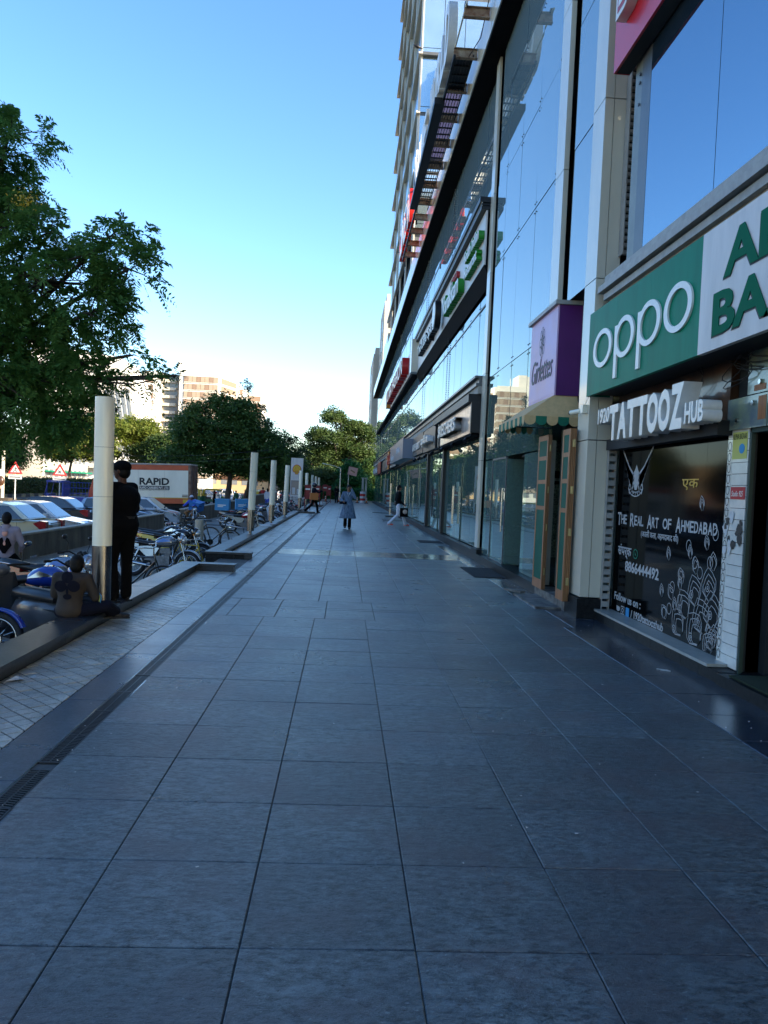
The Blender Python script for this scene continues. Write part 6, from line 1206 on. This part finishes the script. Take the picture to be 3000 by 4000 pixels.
put('panel', MB().box((-.62,-.1,0), (.62,.1,4.95)), 'white_sign', SH); SY = -.105
def shellpts(s, n=28):
    P_ = []
    for i in range(n+1):
        a = R(208)-R(236)*i/n; rad = s*.93*(1+.035*abs(math.sin(7*(a)*.95))); P_.append((rad*math.cos(a), 4.0+rad*.92*math.sin(a)))
    P_ += [(s*.36, 4.0-s*.62), (s*.34, 4.0-s*.86), (-s*.34, 4.0-s*.86), (-s*.36, 4.0-s*.62)]; return P_[::-1]
put('emblem_edge', MB().prism(shellpts(.47), lambda u, v, d: (u, SY-d, v), 0, .01), 'paper_red', SH); mat('shell_yellow', (.62,.38,.01), .35); put('emblem', MB().prism(shellpts(.41), lambda u, v, d: (u, SY-d, v), .011, .02), 'shell_yellow', SH)
rb = MB()
for k in range(7): a = R(205)-R(230)*(k+.5)/7.0; strokes(rb, [[(.07*math.cos(a), 3.74), (.39*math.cos(a), 4.0+.36*math.sin(a))]], lambda u, v, d: (u, SY-d, v), .022, 0, .022, False)
put('emblem_ribs', rb, 'paper_red', SH); put('picture_panel', MB().box((-.55,SY-.01,1.9), (.55,SY-.001,3.1)), 'win_grey', SH); put('picture_detail', MB().box((-.4,SY-.015,1.95), (-.1,SY-.011,2.5)).box((.1,SY-.015,1.95), (.35,SY-.011,2.4)), 'paper', SH)
lettering('WELCOME TO THE\nSHELL EXPERIENCE', 'black', SH, -.5, SY, 1.45, 1.0, .28, .004, 'cam', world=False); put('pink_board', MB().box((-.38,SY-.012,.45), (.55,SY-.001,1.1)), 'paper_red', SH); put('board_lines', MB().box((-.25,SY-.016,.9), (.45,SY-.013,.95)).box((-.25,SY-.016,.75), (.4,SY-.013,.8)).box((-.25,SY-.016,.6), (.45,SY-.013,.65)), 'white_letter', SH)
mat('stand_red', (.22,.012,.01), .5)
def redstand(label, x, y, w, h, disc=False):
    t = thing('red_stand', label, 'stand', (x, y, .0)); put('frame', MB().cyl((-w/2,0,0), (-w/2,0,h), .03, n=6).cyl((w/2,0,0), (w/2,0,h), .03, n=6).cyl((-w/2,0,h), (w/2,0,h), .03, n=6), 'stand_red', t); put('face', MB().cyl((0,-.03,h-.25), (0,.0,h-.25), .32, n=20) if disc else MB().box((-w/2,-.01,h*.45), (w/2,.01,h-.03)), 'stand_red', t)
    put('face_print', MB().box((-.15,-.04,h-.3), (.15,-.031,h-.2)), 'white_letter', t)
redstand('tall red framed stand just behind the man with the orange box', -2.35, 50, .35, 1.6); redstand('wide red banner stand right of the seventh post', -2.1, 60, .45, 1.6); redstand('round red stop disc on a thin stand', -1.75, 70, .3, 1.7, True); redstand('thin red arched stand left of the cones', -1.5, 74, .4, 1.6)
mat('stand_red', (.22,.012,.01), .5); mat('cone_orange', (.55,.12,.02), .5)
def cone(label, x, y): 
    t = thing('traffic_bollard', label, 'bollard', (x, y, .0), group='orange bollards across the far end'); put('base', MB().cyl((0,0,0), (0,0,.08), .2, n=12), 'rubber', t); put('body', MB().cyl((0,0,.08), (0,0,.62), .07, .05, 10), 'cone_orange', t); put('reflective_band', MB().cyl((0,0,.3), (0,0,.4), .071, .068, 10).cyl((0,0,.48), (0,0,.56), .064, .062, 10), 'paper', t); return t
for x_, lb in ((-1.35,'orange white bollard left of the standing man at the far end'),(-.2,'orange white bollard right of the standing man at the far end'),(1.85,'orange white bollard right of the woman at the far end'),(2.75,'orange white bollard nearest the glass front at the far end')): cone(lb, x_*.0+{-1.35:-1.9,-.2:-.55,1.85:1.35,2.75:2.3}[x_], 80)
PB = thing('pink_placard', 'square pink placard on a thin pole behind the woman in blue', 'placard', (.28, 66, 0)); put('pole', MB().cyl((0,0,0), (0,0,2.9), .04, n=6), 'acp', PB); put('board', MB().obox((.35,-.05,2.95), (.78,.03,.7), rotm('Y', .18)), 'pinkish', PB); put('print', MB().obox((.35,-.08,2.95), (.4,.02,.12), rotm('Y', .5)), 'brown_panel', PB)
RB = thing('reel_barrier', 'stack of red and white hazard rings against the gate pillar', 'barrier', (1.95, 82.5, 0)); 
for k in range(5): put('ring', MB().cyl((0,0,.24*k), (0,0,.24*k+.22), .3, n=14), 'red' if k % 2 else 'paper', RB)
# steel barrier frame and mats by the far shops
BR = thing('steel_frame_stand', 'thin steel frame stand by the shop doors behind the walking man', 'stand', (2.65, 44, 0)); put('frame', MB().cyl((0,0,.1), (0,0,1.9), .018, n=6).cyl((.0,.9,.1), (.0,.9,1.9), .018, n=6).cyl((0,.45,.1), (0,.45,1.9), .018, n=6).cyl((0,0,1.5), (0,.9,1.5), .018, n=6).cyl((0,0,.5), (0,.9,.5), .018, n=6), 'steel', BR); put('base', MB().box((-.25,-.1,.0), (.25,1.0,.05)), 'black_metal', BR); put('table_top', MB().box((-.3,-.3,.52), (.15,1.0,.56)), 'black_metal', BR)
def dmat(label, x0, x1, y0, y1, M='mat_grey'): t = thing('doormat', label, 'doormat', ((x0+x1)/2, (y0+y1)/2, 0)); put('pad', MB().box((x0,y0,.002), (x1,y1,.014)), M, t, world=True); put('rim', MB().box((x0-.02,y0-.02,.0015), (x1+.02,y1+.02,.008)), 'rubber', t, world=True)
dmat('dark grey doormat before the tall glass bay', 2.5, 3.08, 14.3, 16.1); dmat('thin dark doormat before the mirrored window of the marble sign', 2.35, 3.05, 23.3, 24.3); dmat('brownish doormat behind the walking man', 2.0, 3.0, 38.5, 40, 'brown_sign'); dmat('far black doormat near the frame stand', 1.9, 3.0, 50, 51)
LT = thing('paper_litter', 'crumpled white paper scrap on the small pavers beside the kerb', 'litter', (-2.42, 5.95, .005)); put('scrap', MB().add([(-.06,-.05,.0),(.05,-.03,.015),(.06,.03,.0),(-.02,.06,.02),(0,0,.03)], [(0,1,4),(1,2,4),(2,3,4),(3,0,4)]), 'paper', LT); put('scrap', MB().add([(.06,.07,.0),(.13,.06,.01),(.1,.11,.015)], [(0,1,2)]), 'paper', LT)
L2_ = thing('paper_litter', 'white wire clip lying near the shop plinth', 'litter', (2.98, 7.05, .003)); put('clip', MB().tube([(0,0,.004),(.09,-.04,.004),(.1,-.08,.004),(.02,-.04,.004)], .004, 4), 'paper', L2_)
FL = MB(); random.seed(3)
for k in range(260):
    x_ = random.uniform(-2.5,3.1); y_ = random.uniform(3,22); 
    if k < 120: x_ = random.choice([-2.48+abs(random.gauss(0,.05)), 3.05-abs(random.gauss(0,.12))]) if y_ > 10 else x_
    s_ = random.uniform(.002,.007); FL.obox((x_,y_,.002), (s_*2,s_,.002), rotm('Z', random.random()*3))
put('grit', FL, 'paper', kind='stuff', label='tiny pale specks of grit scattered over the pavement')
SB = thing('stone_slab', 'pale broken stone piece lying on the step by the shutter doorway', 'stone', (2.75, 12.1, .03)); put('piece', MB().obox((0,0,.03), (.1,.4,.03), rotm('Z', .5)), 'plinth_old', SB)
WT = thing('papers_on_kerb', 'loose white sheets lying on the long kerb by the third post', 'paper', (-2.55, 26.6, .13)); put('sheet', MB().obox((-.1,.2,.01), (.35,.9,.02), rotm('Z', .2)).obox((.0,1.2,.02), (.3,.6,.015), rotm('Z', -.3)), 'paper', WT)
# overhead wires
WR = thing('overhead_wire', 'two thin overhead wires sagging in front of the dark tree', 'wire', (-12, 52, 5)); put('wire', MB().tube([(-16+1.4*i, 50, 2.95-.25*math.sin(PI*i/8)+.1*i) for i in range(9)], .006, 4).tube([(-14+1.2*i, 50, 2.7-.2*math.sin(PI*i/8)+.08*i) for i in range(9)], .006, 4), 'acp_dark', WR, world=True)
# ================================================================== people
mat('skin', (.20,.10,.06), .55, spec=.4); mat('skin_dark', (.07,.03,.018), .6, spec=.25); mat('hair_black', (.004,.0035,.003), .6, spec=.2, n=60, amt=.5); mat('cloth_black', (.0035,.0035,.004), .9, n=20, amt=.3, bump=.3, bscale=30, spec=.12); mat('cloth_white', (.55,.57,.62), .75, bump=.3, bscale=18); mat('cloth_navy', (.005,.006,.014), .9, spec=.15, bump=.3, bscale=25)
mat('cloth_brown', (.030,.021,.015), .8, n=9, amt=.25, bump=.4, bscale=14); mat('cloth_lilac', (.28,.24,.29), .8, n=6, amt=.2, bump=.4, bscale=14); mat('cloth_blue', (.05,.10,.5), .7); mat('kurta', (.03,.07,.13), .8, n=17, c2=(.16,.24,.34), stretch=(1.6,1.6,.5), bump=.3, bscale=16); mat('shoe_red', (.85,.07,.02), .5); mat('shoe_brown', (.05,.03,.02), .5); mat('cloth_red', (.4,.02,.02), .8)
def lerp(a, b, t): return tuple(a[i]+(b[i]-a[i])*t for i in range(3))
BASEJ = dict(pelvis=(0,0,.94), waist=(0,0,1.08), chest=(0,0,1.27), neck=(0,.0,1.45), head=(0,.02,1.60), sl=(-.175,0,1.39), sr=(.175,0,1.39), el=(-.22,-.02,1.12), er=(.22,-.02,1.12), wl=(-.23,.04,.88), wr=(.23,.04,.88), hl=(-.09,0,.90), hr=(.09,0,.90), kl=(-.10,.01,.49), kr=(.10,.01,.49), al=(-.10,-.02,.085), ar=(.10,-.02,.085))
def person(label, loc, rz, J={}, s=1, shirt='cloth_black', sleeves='long', pants='cloth_black', shoes='black', hair='short', cap=None, vox=.014, skirt=None, fl=(0,1), fat=1.0, fingers=True, extra=None, head_turn=0, skin='skin', foot=None):
    j = dict(BASEJ); j.update(J); V_ = {k: Vector(v) for k, v in j.items()}
    t = thing('person', label, 'person', loc, rz); t.scale = (s, s, s)
    def cap_(mb, a, b, ra, rb, n=12): mb.tube([a, b], [ra, rb], n); mb.sph(a, ra, n, 8); mb.sph(b, rb, n, 8)
    def rem(mb, name, M, vx, smooth=6):
        o = put(name, mb, M, t); r_ = o.modifiers.new('r', 'REMESH'); r_.mode = 'VOXEL'; r_.voxel_size = vx; r_.use_smooth_shade = True; sm = o.modifiers.new('s', 'SMOOTH'); sm.factor = .5; sm.iterations = smooth; return o
    def trunk(mb, e):
        up = (V_['neck']-V_['pelvis']); fx_ = up.normalized(); q = Vector((0,0,1)).rotation_difference(fx_).to_matrix(); f = fat
        sh = (V_['sr']-V_['sl'])
        mb.sph(V_['pelvis'], (.155*f+e,.115*f+e,.12+e), 16, 10, q); mb.sph(V_['waist'], (.135*f+e,.105*f+e,.13+e), 16, 10, q); mb.sph(V_['chest'], (.165*f+e,.115*f+e,.16+e), 16, 10, q); mb.sph(V_['pelvis'].lerp(V_['waist'], .5), (.145*f+e,.11*f+e,.11+e), 16, 10, q); mb.sph(V_['waist'].lerp(V_['chest'], .5), (.15*f+e,.11*f+e,.12+e), 16, 10, q)
        cap_(mb, V_['sl'], V_['sr'], .062+e, .062+e); cap_(mb, V_['chest'].lerp(V_['sl'], .4), V_['chest'].lerp(V_['sr'], .4), .10+e, .10+e)
    def arm(mb, sd, e, full=True, wide=0):
        cap_(mb, V_['s'+sd], V_['e'+sd], .055+e, .043+e+wide)
        if full: cap_(mb, V_['e'+sd], V_['w'+sd], .042+e+wide, .029+e+wide*.6)
    def leg(mb, sd, e, hem=0): cap_(mb, V_['h'+sd], V_['k'+sd], .088*fat**.5+e, .058+e); cap_(mb, V_['k'+sd], V_['a'+sd], .056+e, .038+e+hem)
    body = MB(); trunk(body, -.012); arm(body, 'l', 0); arm(body, 'r', 0); leg(body, 'l', -.01); leg(body, 'r', -.01)
    cap_(body, V_['neck']-Vector((0,0,.05)), V_['head']-Vector((0,.01,.06)), .056, .052)
    H = V_['head']; hr_ = rotm('Z', head_turn); body.sph(H, (.076,.092,.112), 16, 12, hr_); body.sph(H+hr_ @ Vector((0,.03,-.055)), (.056,.06,.062), 12, 8, hr_)
    body.sph(H+hr_ @ Vector((0,.098,-.01)), (.014,.02,.026), 8, 6, hr_); body.sph(H+hr_ @ Vector((0,.088,-.052)), (.024,.014,.011), 8, 6, hr_)
    for sg in (-1, 1): body.sph(H+hr_ @ Vector((sg*.078,-.004,-.01)), (.012,.022,.032), 8, 6, hr_)
    for sd, sg in (('l', -1), ('r', 1)):
        d = (V_['w'+sd]-V_['e'+sd]).normalized(); o_ = d.orthogonal().normalized(); side = Vector((sg, 0, 0)); side = (side-d*side.dot(d)); side = side.normalized() if side.length > .1 else o_; nrm = d.cross(side).normalized(); w = V_['w'+sd]; p = w+d*.055
        cap_(body, w, p, .028, .034, 8); body.sph(p, (.038,.038,.03), 8, 6)
        if fingers:
            for k, fl_ in enumerate((.062,.072,.068,.052)):
                a = p+nrm*(.026-.0175*k)+d*.022; b = a+d*fl_*.55; c = b+(d*.6-side*.8*1).normalized()*fl_*.5; cap_(body, a, b, .0098, .009, 6); cap_(body, b, c, .009, .008, 6)
            a = w+d*.02+nrm*.025; b = a+(d*.7+nrm*.8).normalized()*.04; cap_(body, a, b, .012, .0105, 6); cap_(body, b, b+(d-side*.3).normalized()*.03, .0105, .009, 6)
    rem(body, 'body', skin, vox, 2)
    for sg in (-1, 1): put('eye', MB().sph(H+hr_ @ Vector((sg*.030,.083,.012)), (.012,.008,.008), 8, 6, hr_), 'hair_black', t)
    sh = MB(); trunk(sh, .012)
    if sleeves: arm(sh, 'l', .014, sleeves == 'long', .006); arm(sh, 'r', .014, sleeves == 'long', .006)
    if skirt:
        z0, r0_, r1_ = skirt; rings = []
        for i in range(7):
            f = i/6; z = V_['waist'].z+(z0-V_['waist'].z)*f; rad = r0_+(r1_-r0_)*f; rings.append([(rad*1.15*math.cos(a)*(1+.05*f*math.sin(6*a)), rad*.8*math.sin(a)*(1+.05*f*math.cos(5*a)), z) for a in np.linspace(0, 2*PI, 33)[:-1]])
        sh.loft(rings, smooth=True)
    rem(sh, 'shirt' if not skirt else 'kurta', shirt, .016 if vox < .013 else .02, 4)
    pn = MB(); pn.sph(V_['pelvis']-Vector((0,0,.03)), (.16*fat,.12*fat,.10), 14, 8); leg(pn, 'l', .012, .022); leg(pn, 'r', .012, .022); cap_(pn, V_['hl'], V_['hr'], .10*fat, .10*fat); rem(pn, 'trousers', pants, .02, 3)
    for sd in 'lr':
        a = V_['a'+sd]; f = Vector((fl[0], fl[1], 0)).normalized() if not foot else Vector(foot[sd]).normalized(); q = Vector((0,1,0)).rotation_difference(f).to_matrix(); m_ = MB(); m_.sph(a+q @ Vector((0,.0,-.035)), (.043,.06,.045), 12, 8, q); m_.sph(a+q @ Vector((0,.09,-.05)), (.045,.095,.034), 12, 8, q); sh_ = put('shoe', m_, shoes, t); put('sole', MB().obox(a+q @ Vector((0,.055,-.078)), (.085,.25,.018), q), 'paper' if shoes == 'shoe_red' else 'rubber', sh_)
    hm_ = MB(); 
    if hair: hm_.sph(H+hr_ @ Vector((0,-.012,.022)), (.086,.098,.106), 18, 12, hr_); hm_.sph(H+hr_ @ Vector((0,-.035,-.02)), (.081,.075,.085), 14, 10, hr_)
    if hair == 'long': hm_.sph(H+hr_ @ Vector((0,-.08,-.06)), (.05,.05,.09), 12, 8, hr_)
    if hair: put('hair', hm_, 'hair_black', t)
    if cap:
        c_ = MB(); c_.sph(H+hr_ @ Vector((0,-.01,.045)), (.098,.112,.085), 18, 10, hr_); c_.cyl(H+Vector((0,0,.03)), H+Vector((0,0,.055)), .104, .106, 20); c_.obox(H+hr_ @ Vector((0,.125,.03)), (.12,.09,.012), hr_ @ rotm('X', -.2)); put('cap', c_, cap, t)
    if extra: extra(t, V_, H, hr_)
    return t
# guard standing on the kerb with his back to the post
def gx_(t, V_, H, hr_): put('belt', MB().cyl((0,0,1.0), (0,0,1.05), .175, n=24), 'black', t); put('shoulder_badge', MB().box((-.22,-.02,1.30), (-.215,.03,1.36)), 'paper', t)
G_ = person('stout guard in dark uniform and cap standing on the kerb beside the nearest white post', (-2.57,9.12,.13), R(62), dict(el=(-.26,.06,1.13), er=(.27,.04,1.13), wl=(-.13,.24,1.10), wr=(.12,.24,1.08), hl=(-.10,0,.88), hr=(.10,0,.88), kl=(-.10,.03,.47), kr=(.11,-.01,.47), pelvis=(0,-.02,.94), chest=(0,-.02,1.26), waist=(0,.0,1.08)), s=.95, cap='cloth_black', vox=.0095, fat=1.42, skin='skin_dark', extra=gx_, head_turn=.25)
# seated man in the brown shirt, facing away towards the parking, legs along the kerb
def club(t, V_, H, hr_):
    m_ = MB(); back = lambda u, v, d: (u, -.153-d+.0, v)
    o = MB()
    def patch(cu_, cv, a, b):
        n = 20; V = [(0,0,0)]; 
        V = []; Fc = []
        for rr_ in (0, .5, 1):
            for i in range(n):
                th = 2*PI*i/n; u = cu_+a*rr_*math.cos(th); v = cv+b*rr_*math.sin(th); V.append((u, -.168+.9*u*u+1.2*max(0, v-.40)**2*1.0-.0*v-.25*(v-.38), v))
        for q in range(2):
            for i in range(n): Fc.append((q*n+i, q*n+(i+1) % n, (q+1)*n+(i+1) % n, (q+1)*n+i))
        o.add(V, Fc, True)
    patch(0,.53,.065,.07); patch(-.075,.42,.07,.07); patch(.075,.42,.07,.07); patch(0,.29,.05,.035); patch(0,.36,.014,.07)
    put('club_print', o, 'cloth_navy', t)
    put('leaflet', MB().obox((.33,.10,.23), (.004,.10,.14), rotm('Z', .5) @ rotm('X', .3)), 'paper_blue', t); put('leaflet_back', MB().obox((.325,.095,.23), (.004,.06,.12), rotm('Z', .5) @ rotm('X', .3)), 'paper_yellow', t)
person('seated man in brown shirt with a black club print, bent over on the near kerb', (-2.76,8.05,.10), R(8), dict(pelvis=(0,0,.11), waist=(0,.03,.25), chest=(.0,.07,.40), neck=(.03,.10,.53), head=(.05,.13,.655), sl=(-.16,.08,.49), sr=(.18,.08,.49), el=(-.2,.16,.28), er=(.28,.10,.26), wl=(-.06,.3,.22), wr=(.26,.26,.20), hl=(-.09,.05,.09), hr=(.10,.03,.09), kl=(.22,.28,.12), kr=(.42,.14,.15), al=(.42,.36,.04), ar=(.48,.40,.03)), s=.84, shirt='cloth_brown', sleeves='short', pants='cloth_navy', shoes='black', vox=.0095, skin='skin_dark', extra=club, foot=dict(l=(1,.3,0), r=(1,.2,0)))
# man in lilac jacket, seated on a parked motorcycle
def portrait(t, V_, H, hr_):
    K = 1.25; Z0 = 1.19; bk = lambda u, v, d: (u*K, -.150-d+1.3*u*u-.25*abs(v-1.2)*0, Z0+(v-1.08)*K)
    put('back_print', MB().sph((0,-.142,Z0+.15), (.048,.02,.06), 12, 8), 'pinkish', t); put('back_print', MB().sph((0,-.142,Z0+.19), (.052,.021,.028), 12, 8), 'cloth_lilac', t)
    put('back_print', MB().prism([(-.1,1.02),(-.06,1.12),(-.03,1.14),(0,1.05),(.03,1.14),(.06,1.12),(.1,1.02),(.05,.95),(.02,.90),(-.02,.90),(-.05,.95)], bk, 0, .008), 'cloth_black', t); put('back_print', MB().sph((0,-.145,Z0-.04), (.03,.018,.06), 8, 6), 'pinkish', t)
    put('collar', MB().cyl((0,0,1.42), (0,0,1.49), .085, .075, 18), 'cloth_lilac', t)
SM = person('man in a lilac jacket with a figure printed on its back near the left edge', (-5.85,13.8,-.74), R(12), dict(er=(.27,.05,1.12), wr=(.22,.22,1.0), el=(-.25,.05,1.12), wl=(-.18,.24,1.02), kl=(-.16,.32,.72), kr=(.20,.30,.72), al=(-.2,.2,.3), ar=(.24,.2,.3)), s=.94, shirt='cloth_lilac', pants='cloth_black', vox=.011, extra=portrait)
# woman in blue kurta on the phone
def wom(t, V_, H, hr_):
    put('sunglasses', MB().sph((-.032,.088,1.612), (.028,.012,.02), 10, 6).sph((.032,.088,1.612), (.028,.012,.02), 10, 6), 'black', t); put('handbag', MB().obox((.20,.17,1.02), (.26,.1,.10), rotm('Z', .2)), 'cloth_navy', t); put('phone', MB().obox((-.095,.02,1.60), (.012,.07,.13)), 'black', t); put('scarf_edge', MB().tube([(-.06,.10,1.42),(0,.13,1.28),(.06,.10,1.42)], .012, 6), 'paper', t)
person('woman in a patterned blue kurta walking towards the camera with a phone at her ear', (.16,29.2,0), PI, dict(wl=(-.11,.05,1.55), el=(-.26,.06,1.22), er=(.27,.0,1.15), wr=(.20,.17,1.08), kl=(-.08,.10,.5), al=(-.08,.06,.10), kr=(.09,-.02,.48), ar=(.09,-.12,.13)), s=.97, shirt='kurta', pants='cloth_black', shoes='shoe_brown', hair='long', vox=.012, skirt=(.42,.15,.29), extra=wom)
# man in black top, white trousers, red shoes
def bagf(t, V_, H, hr_):
    put('mask', MB().sph((0,.06,1.565), (.058,.05,.05), 12, 8), 'paper_red', t)
SM2 = person('man in black top white trousers and red shoes walking towards the shops', (2.33,33.2,0), R(-80), dict(pelvis=(0,0,.90), el=(-.22,-.05,1.1), wl=(-.22,.08,.88), er=(.23,-.08,1.12), wr=(.26,.16,.93), hl=(-.09,0,.87), hr=(.09,0,.87), kl=(-.09,.22,.50), al=(-.09,.36,.10), kr=(.09,-.02,.48), ar=(.09,-.38,.12)), s=1.03, pants='cloth_white', shoes='shoe_red', vox=.012, extra=bagf)
SBG = thing('shopping_bag', 'white and black printed shopping bag in the hand of the man with red shoes', 'bag', (2.56,32.95,.42)); put('bag_body', MB().obox((0,0,.19), (.34,.14,.38)), 'poster', SBG); put('bag_side', MB().obox((-.175,0,.19), (.01,.145,.38)), 'paper', SBG); put('print', MB().sph((.05,-.07,.22), (.1,.006,.1), 10, 6), 'marble_board', SBG); put('handle', MB().tube([(-.08,0,.38),(-.04,0,.47),(.04,0,.47),(.08,0,.38)], .008, 5), 'paper', SBG)
# delivery man
def hel(t, V_, H, hr_): put('helmet', MB().sph(H+Vector((0,0,.02)), (.13,.15,.14), 16, 10), 'paint_black', t)
person('delivery man in dark blue and black striding along the gutter with helmet on', (-1.75,44.6,0), R(-70), dict(kl=(-.09,.24,.50), al=(-.09,.30,.10), kr=(.09,-.12,.50), ar=(.09,-.50,.16), er=(.25,.18,1.2), wr=(.2,.42,1.3), el=(-.22,.1,1.12), wl=(-.1,.28,1.05)), s=1.0, shirt='cloth_navy', pants='cloth_black', vox=.014, fingers=False, extra=hel)
ob = dbox('orange insulated box carried by the striding delivery man', (-1.72,44.25,.78), .1, 'box_orange', False, .46)
person('man in dark clothes standing near the far end left of the woman', (-.75,76,0), PI*.9, dict(wl=(-.1,.2,1.1), wr=(.1,.22,1.1)), pants='cloth_navy', vox=.02, fingers=False)
person('dark figure sitting by the hedge at the far right end', (1.95,84,.0), 0, dict(pelvis=(0,0,.45), waist=(0,.03,.6), chest=(0,.06,.8), neck=(0,.08,.97), head=(0,.1,1.13), sl=(-.17,.06,.92), sr=(.17,.06,.92), el=(-.22,.1,.66), er=(.22,.1,.66), wl=(-.1,.3,.55), wr=(.1,.3,.55), hl=(-.09,.05,.42), hr=(.09,.05,.42), kl=(-.12,.45,.48), kr=(.12,.45,.48), al=(-.12,.45,.09), ar=(.12,.45,.09)), s=1.2, vox=.022, fingers=False)
RID = dict(pelvis=(0,0,.80), waist=(0,.04,.94), chest=(0,.1,1.12), neck=(0,.14,1.29), head=(0,.18,1.44), sl=(-.17,.12,1.24), sr=(.17,.12,1.24), el=(-.28,.3,1.05), er=(.28,.3,1.05), wl=(-.27,.52,.98), wr=(.27,.52,.98), hl=(-.09,.04,.78), hr=(.09,.04,.78), kl=(-.18,.42,.66), kr=(.18,.42,.66), al=(-.17,.2,.30), ar=(.17,.2,.30))
person('rider in a blue shirt and cap on the black delivery motorcycle', (-7.15,37.2,-.53), R(162), RID, s=.9, shirt='cloth_blue', pants='wood_pale', cap='cloth_white', vox=.018, fingers=False)
person('person in red sitting among the far parked motorcycles', (-7.9,76,-.5), .3, RID, s=1.1, shirt='cloth_red', vox=.025, fingers=False); person('person in white shirt and blue jeans among the far parked motorcycles', (-5.9,60,-.5), -.4, {}, s=1.0, shirt='cloth_white', pants='cloth_blue', vox=.025, fingers=False)
person('person in green by the foot of the dark tree', (-10.8,78,-.95), .5, {}, shirt='rick_green', vox=.025, fingers=False); person('person in red by the foot of the dark tree', (-10.1,80,-.95), 2.5, {}, shirt='cloth_red', vox=.025, fingers=False); person('person in black standing behind the low wall under the dark tree', (-11.6,70,-.95), 1.5, {}, vox=.025, fingers=False)
person('person in a pale shirt walking in front of the hedge near the pole', (-27.3,60,-.62), 1.2, {}, shirt='cloth_white', pants='wood', vox=.025, fingers=False)
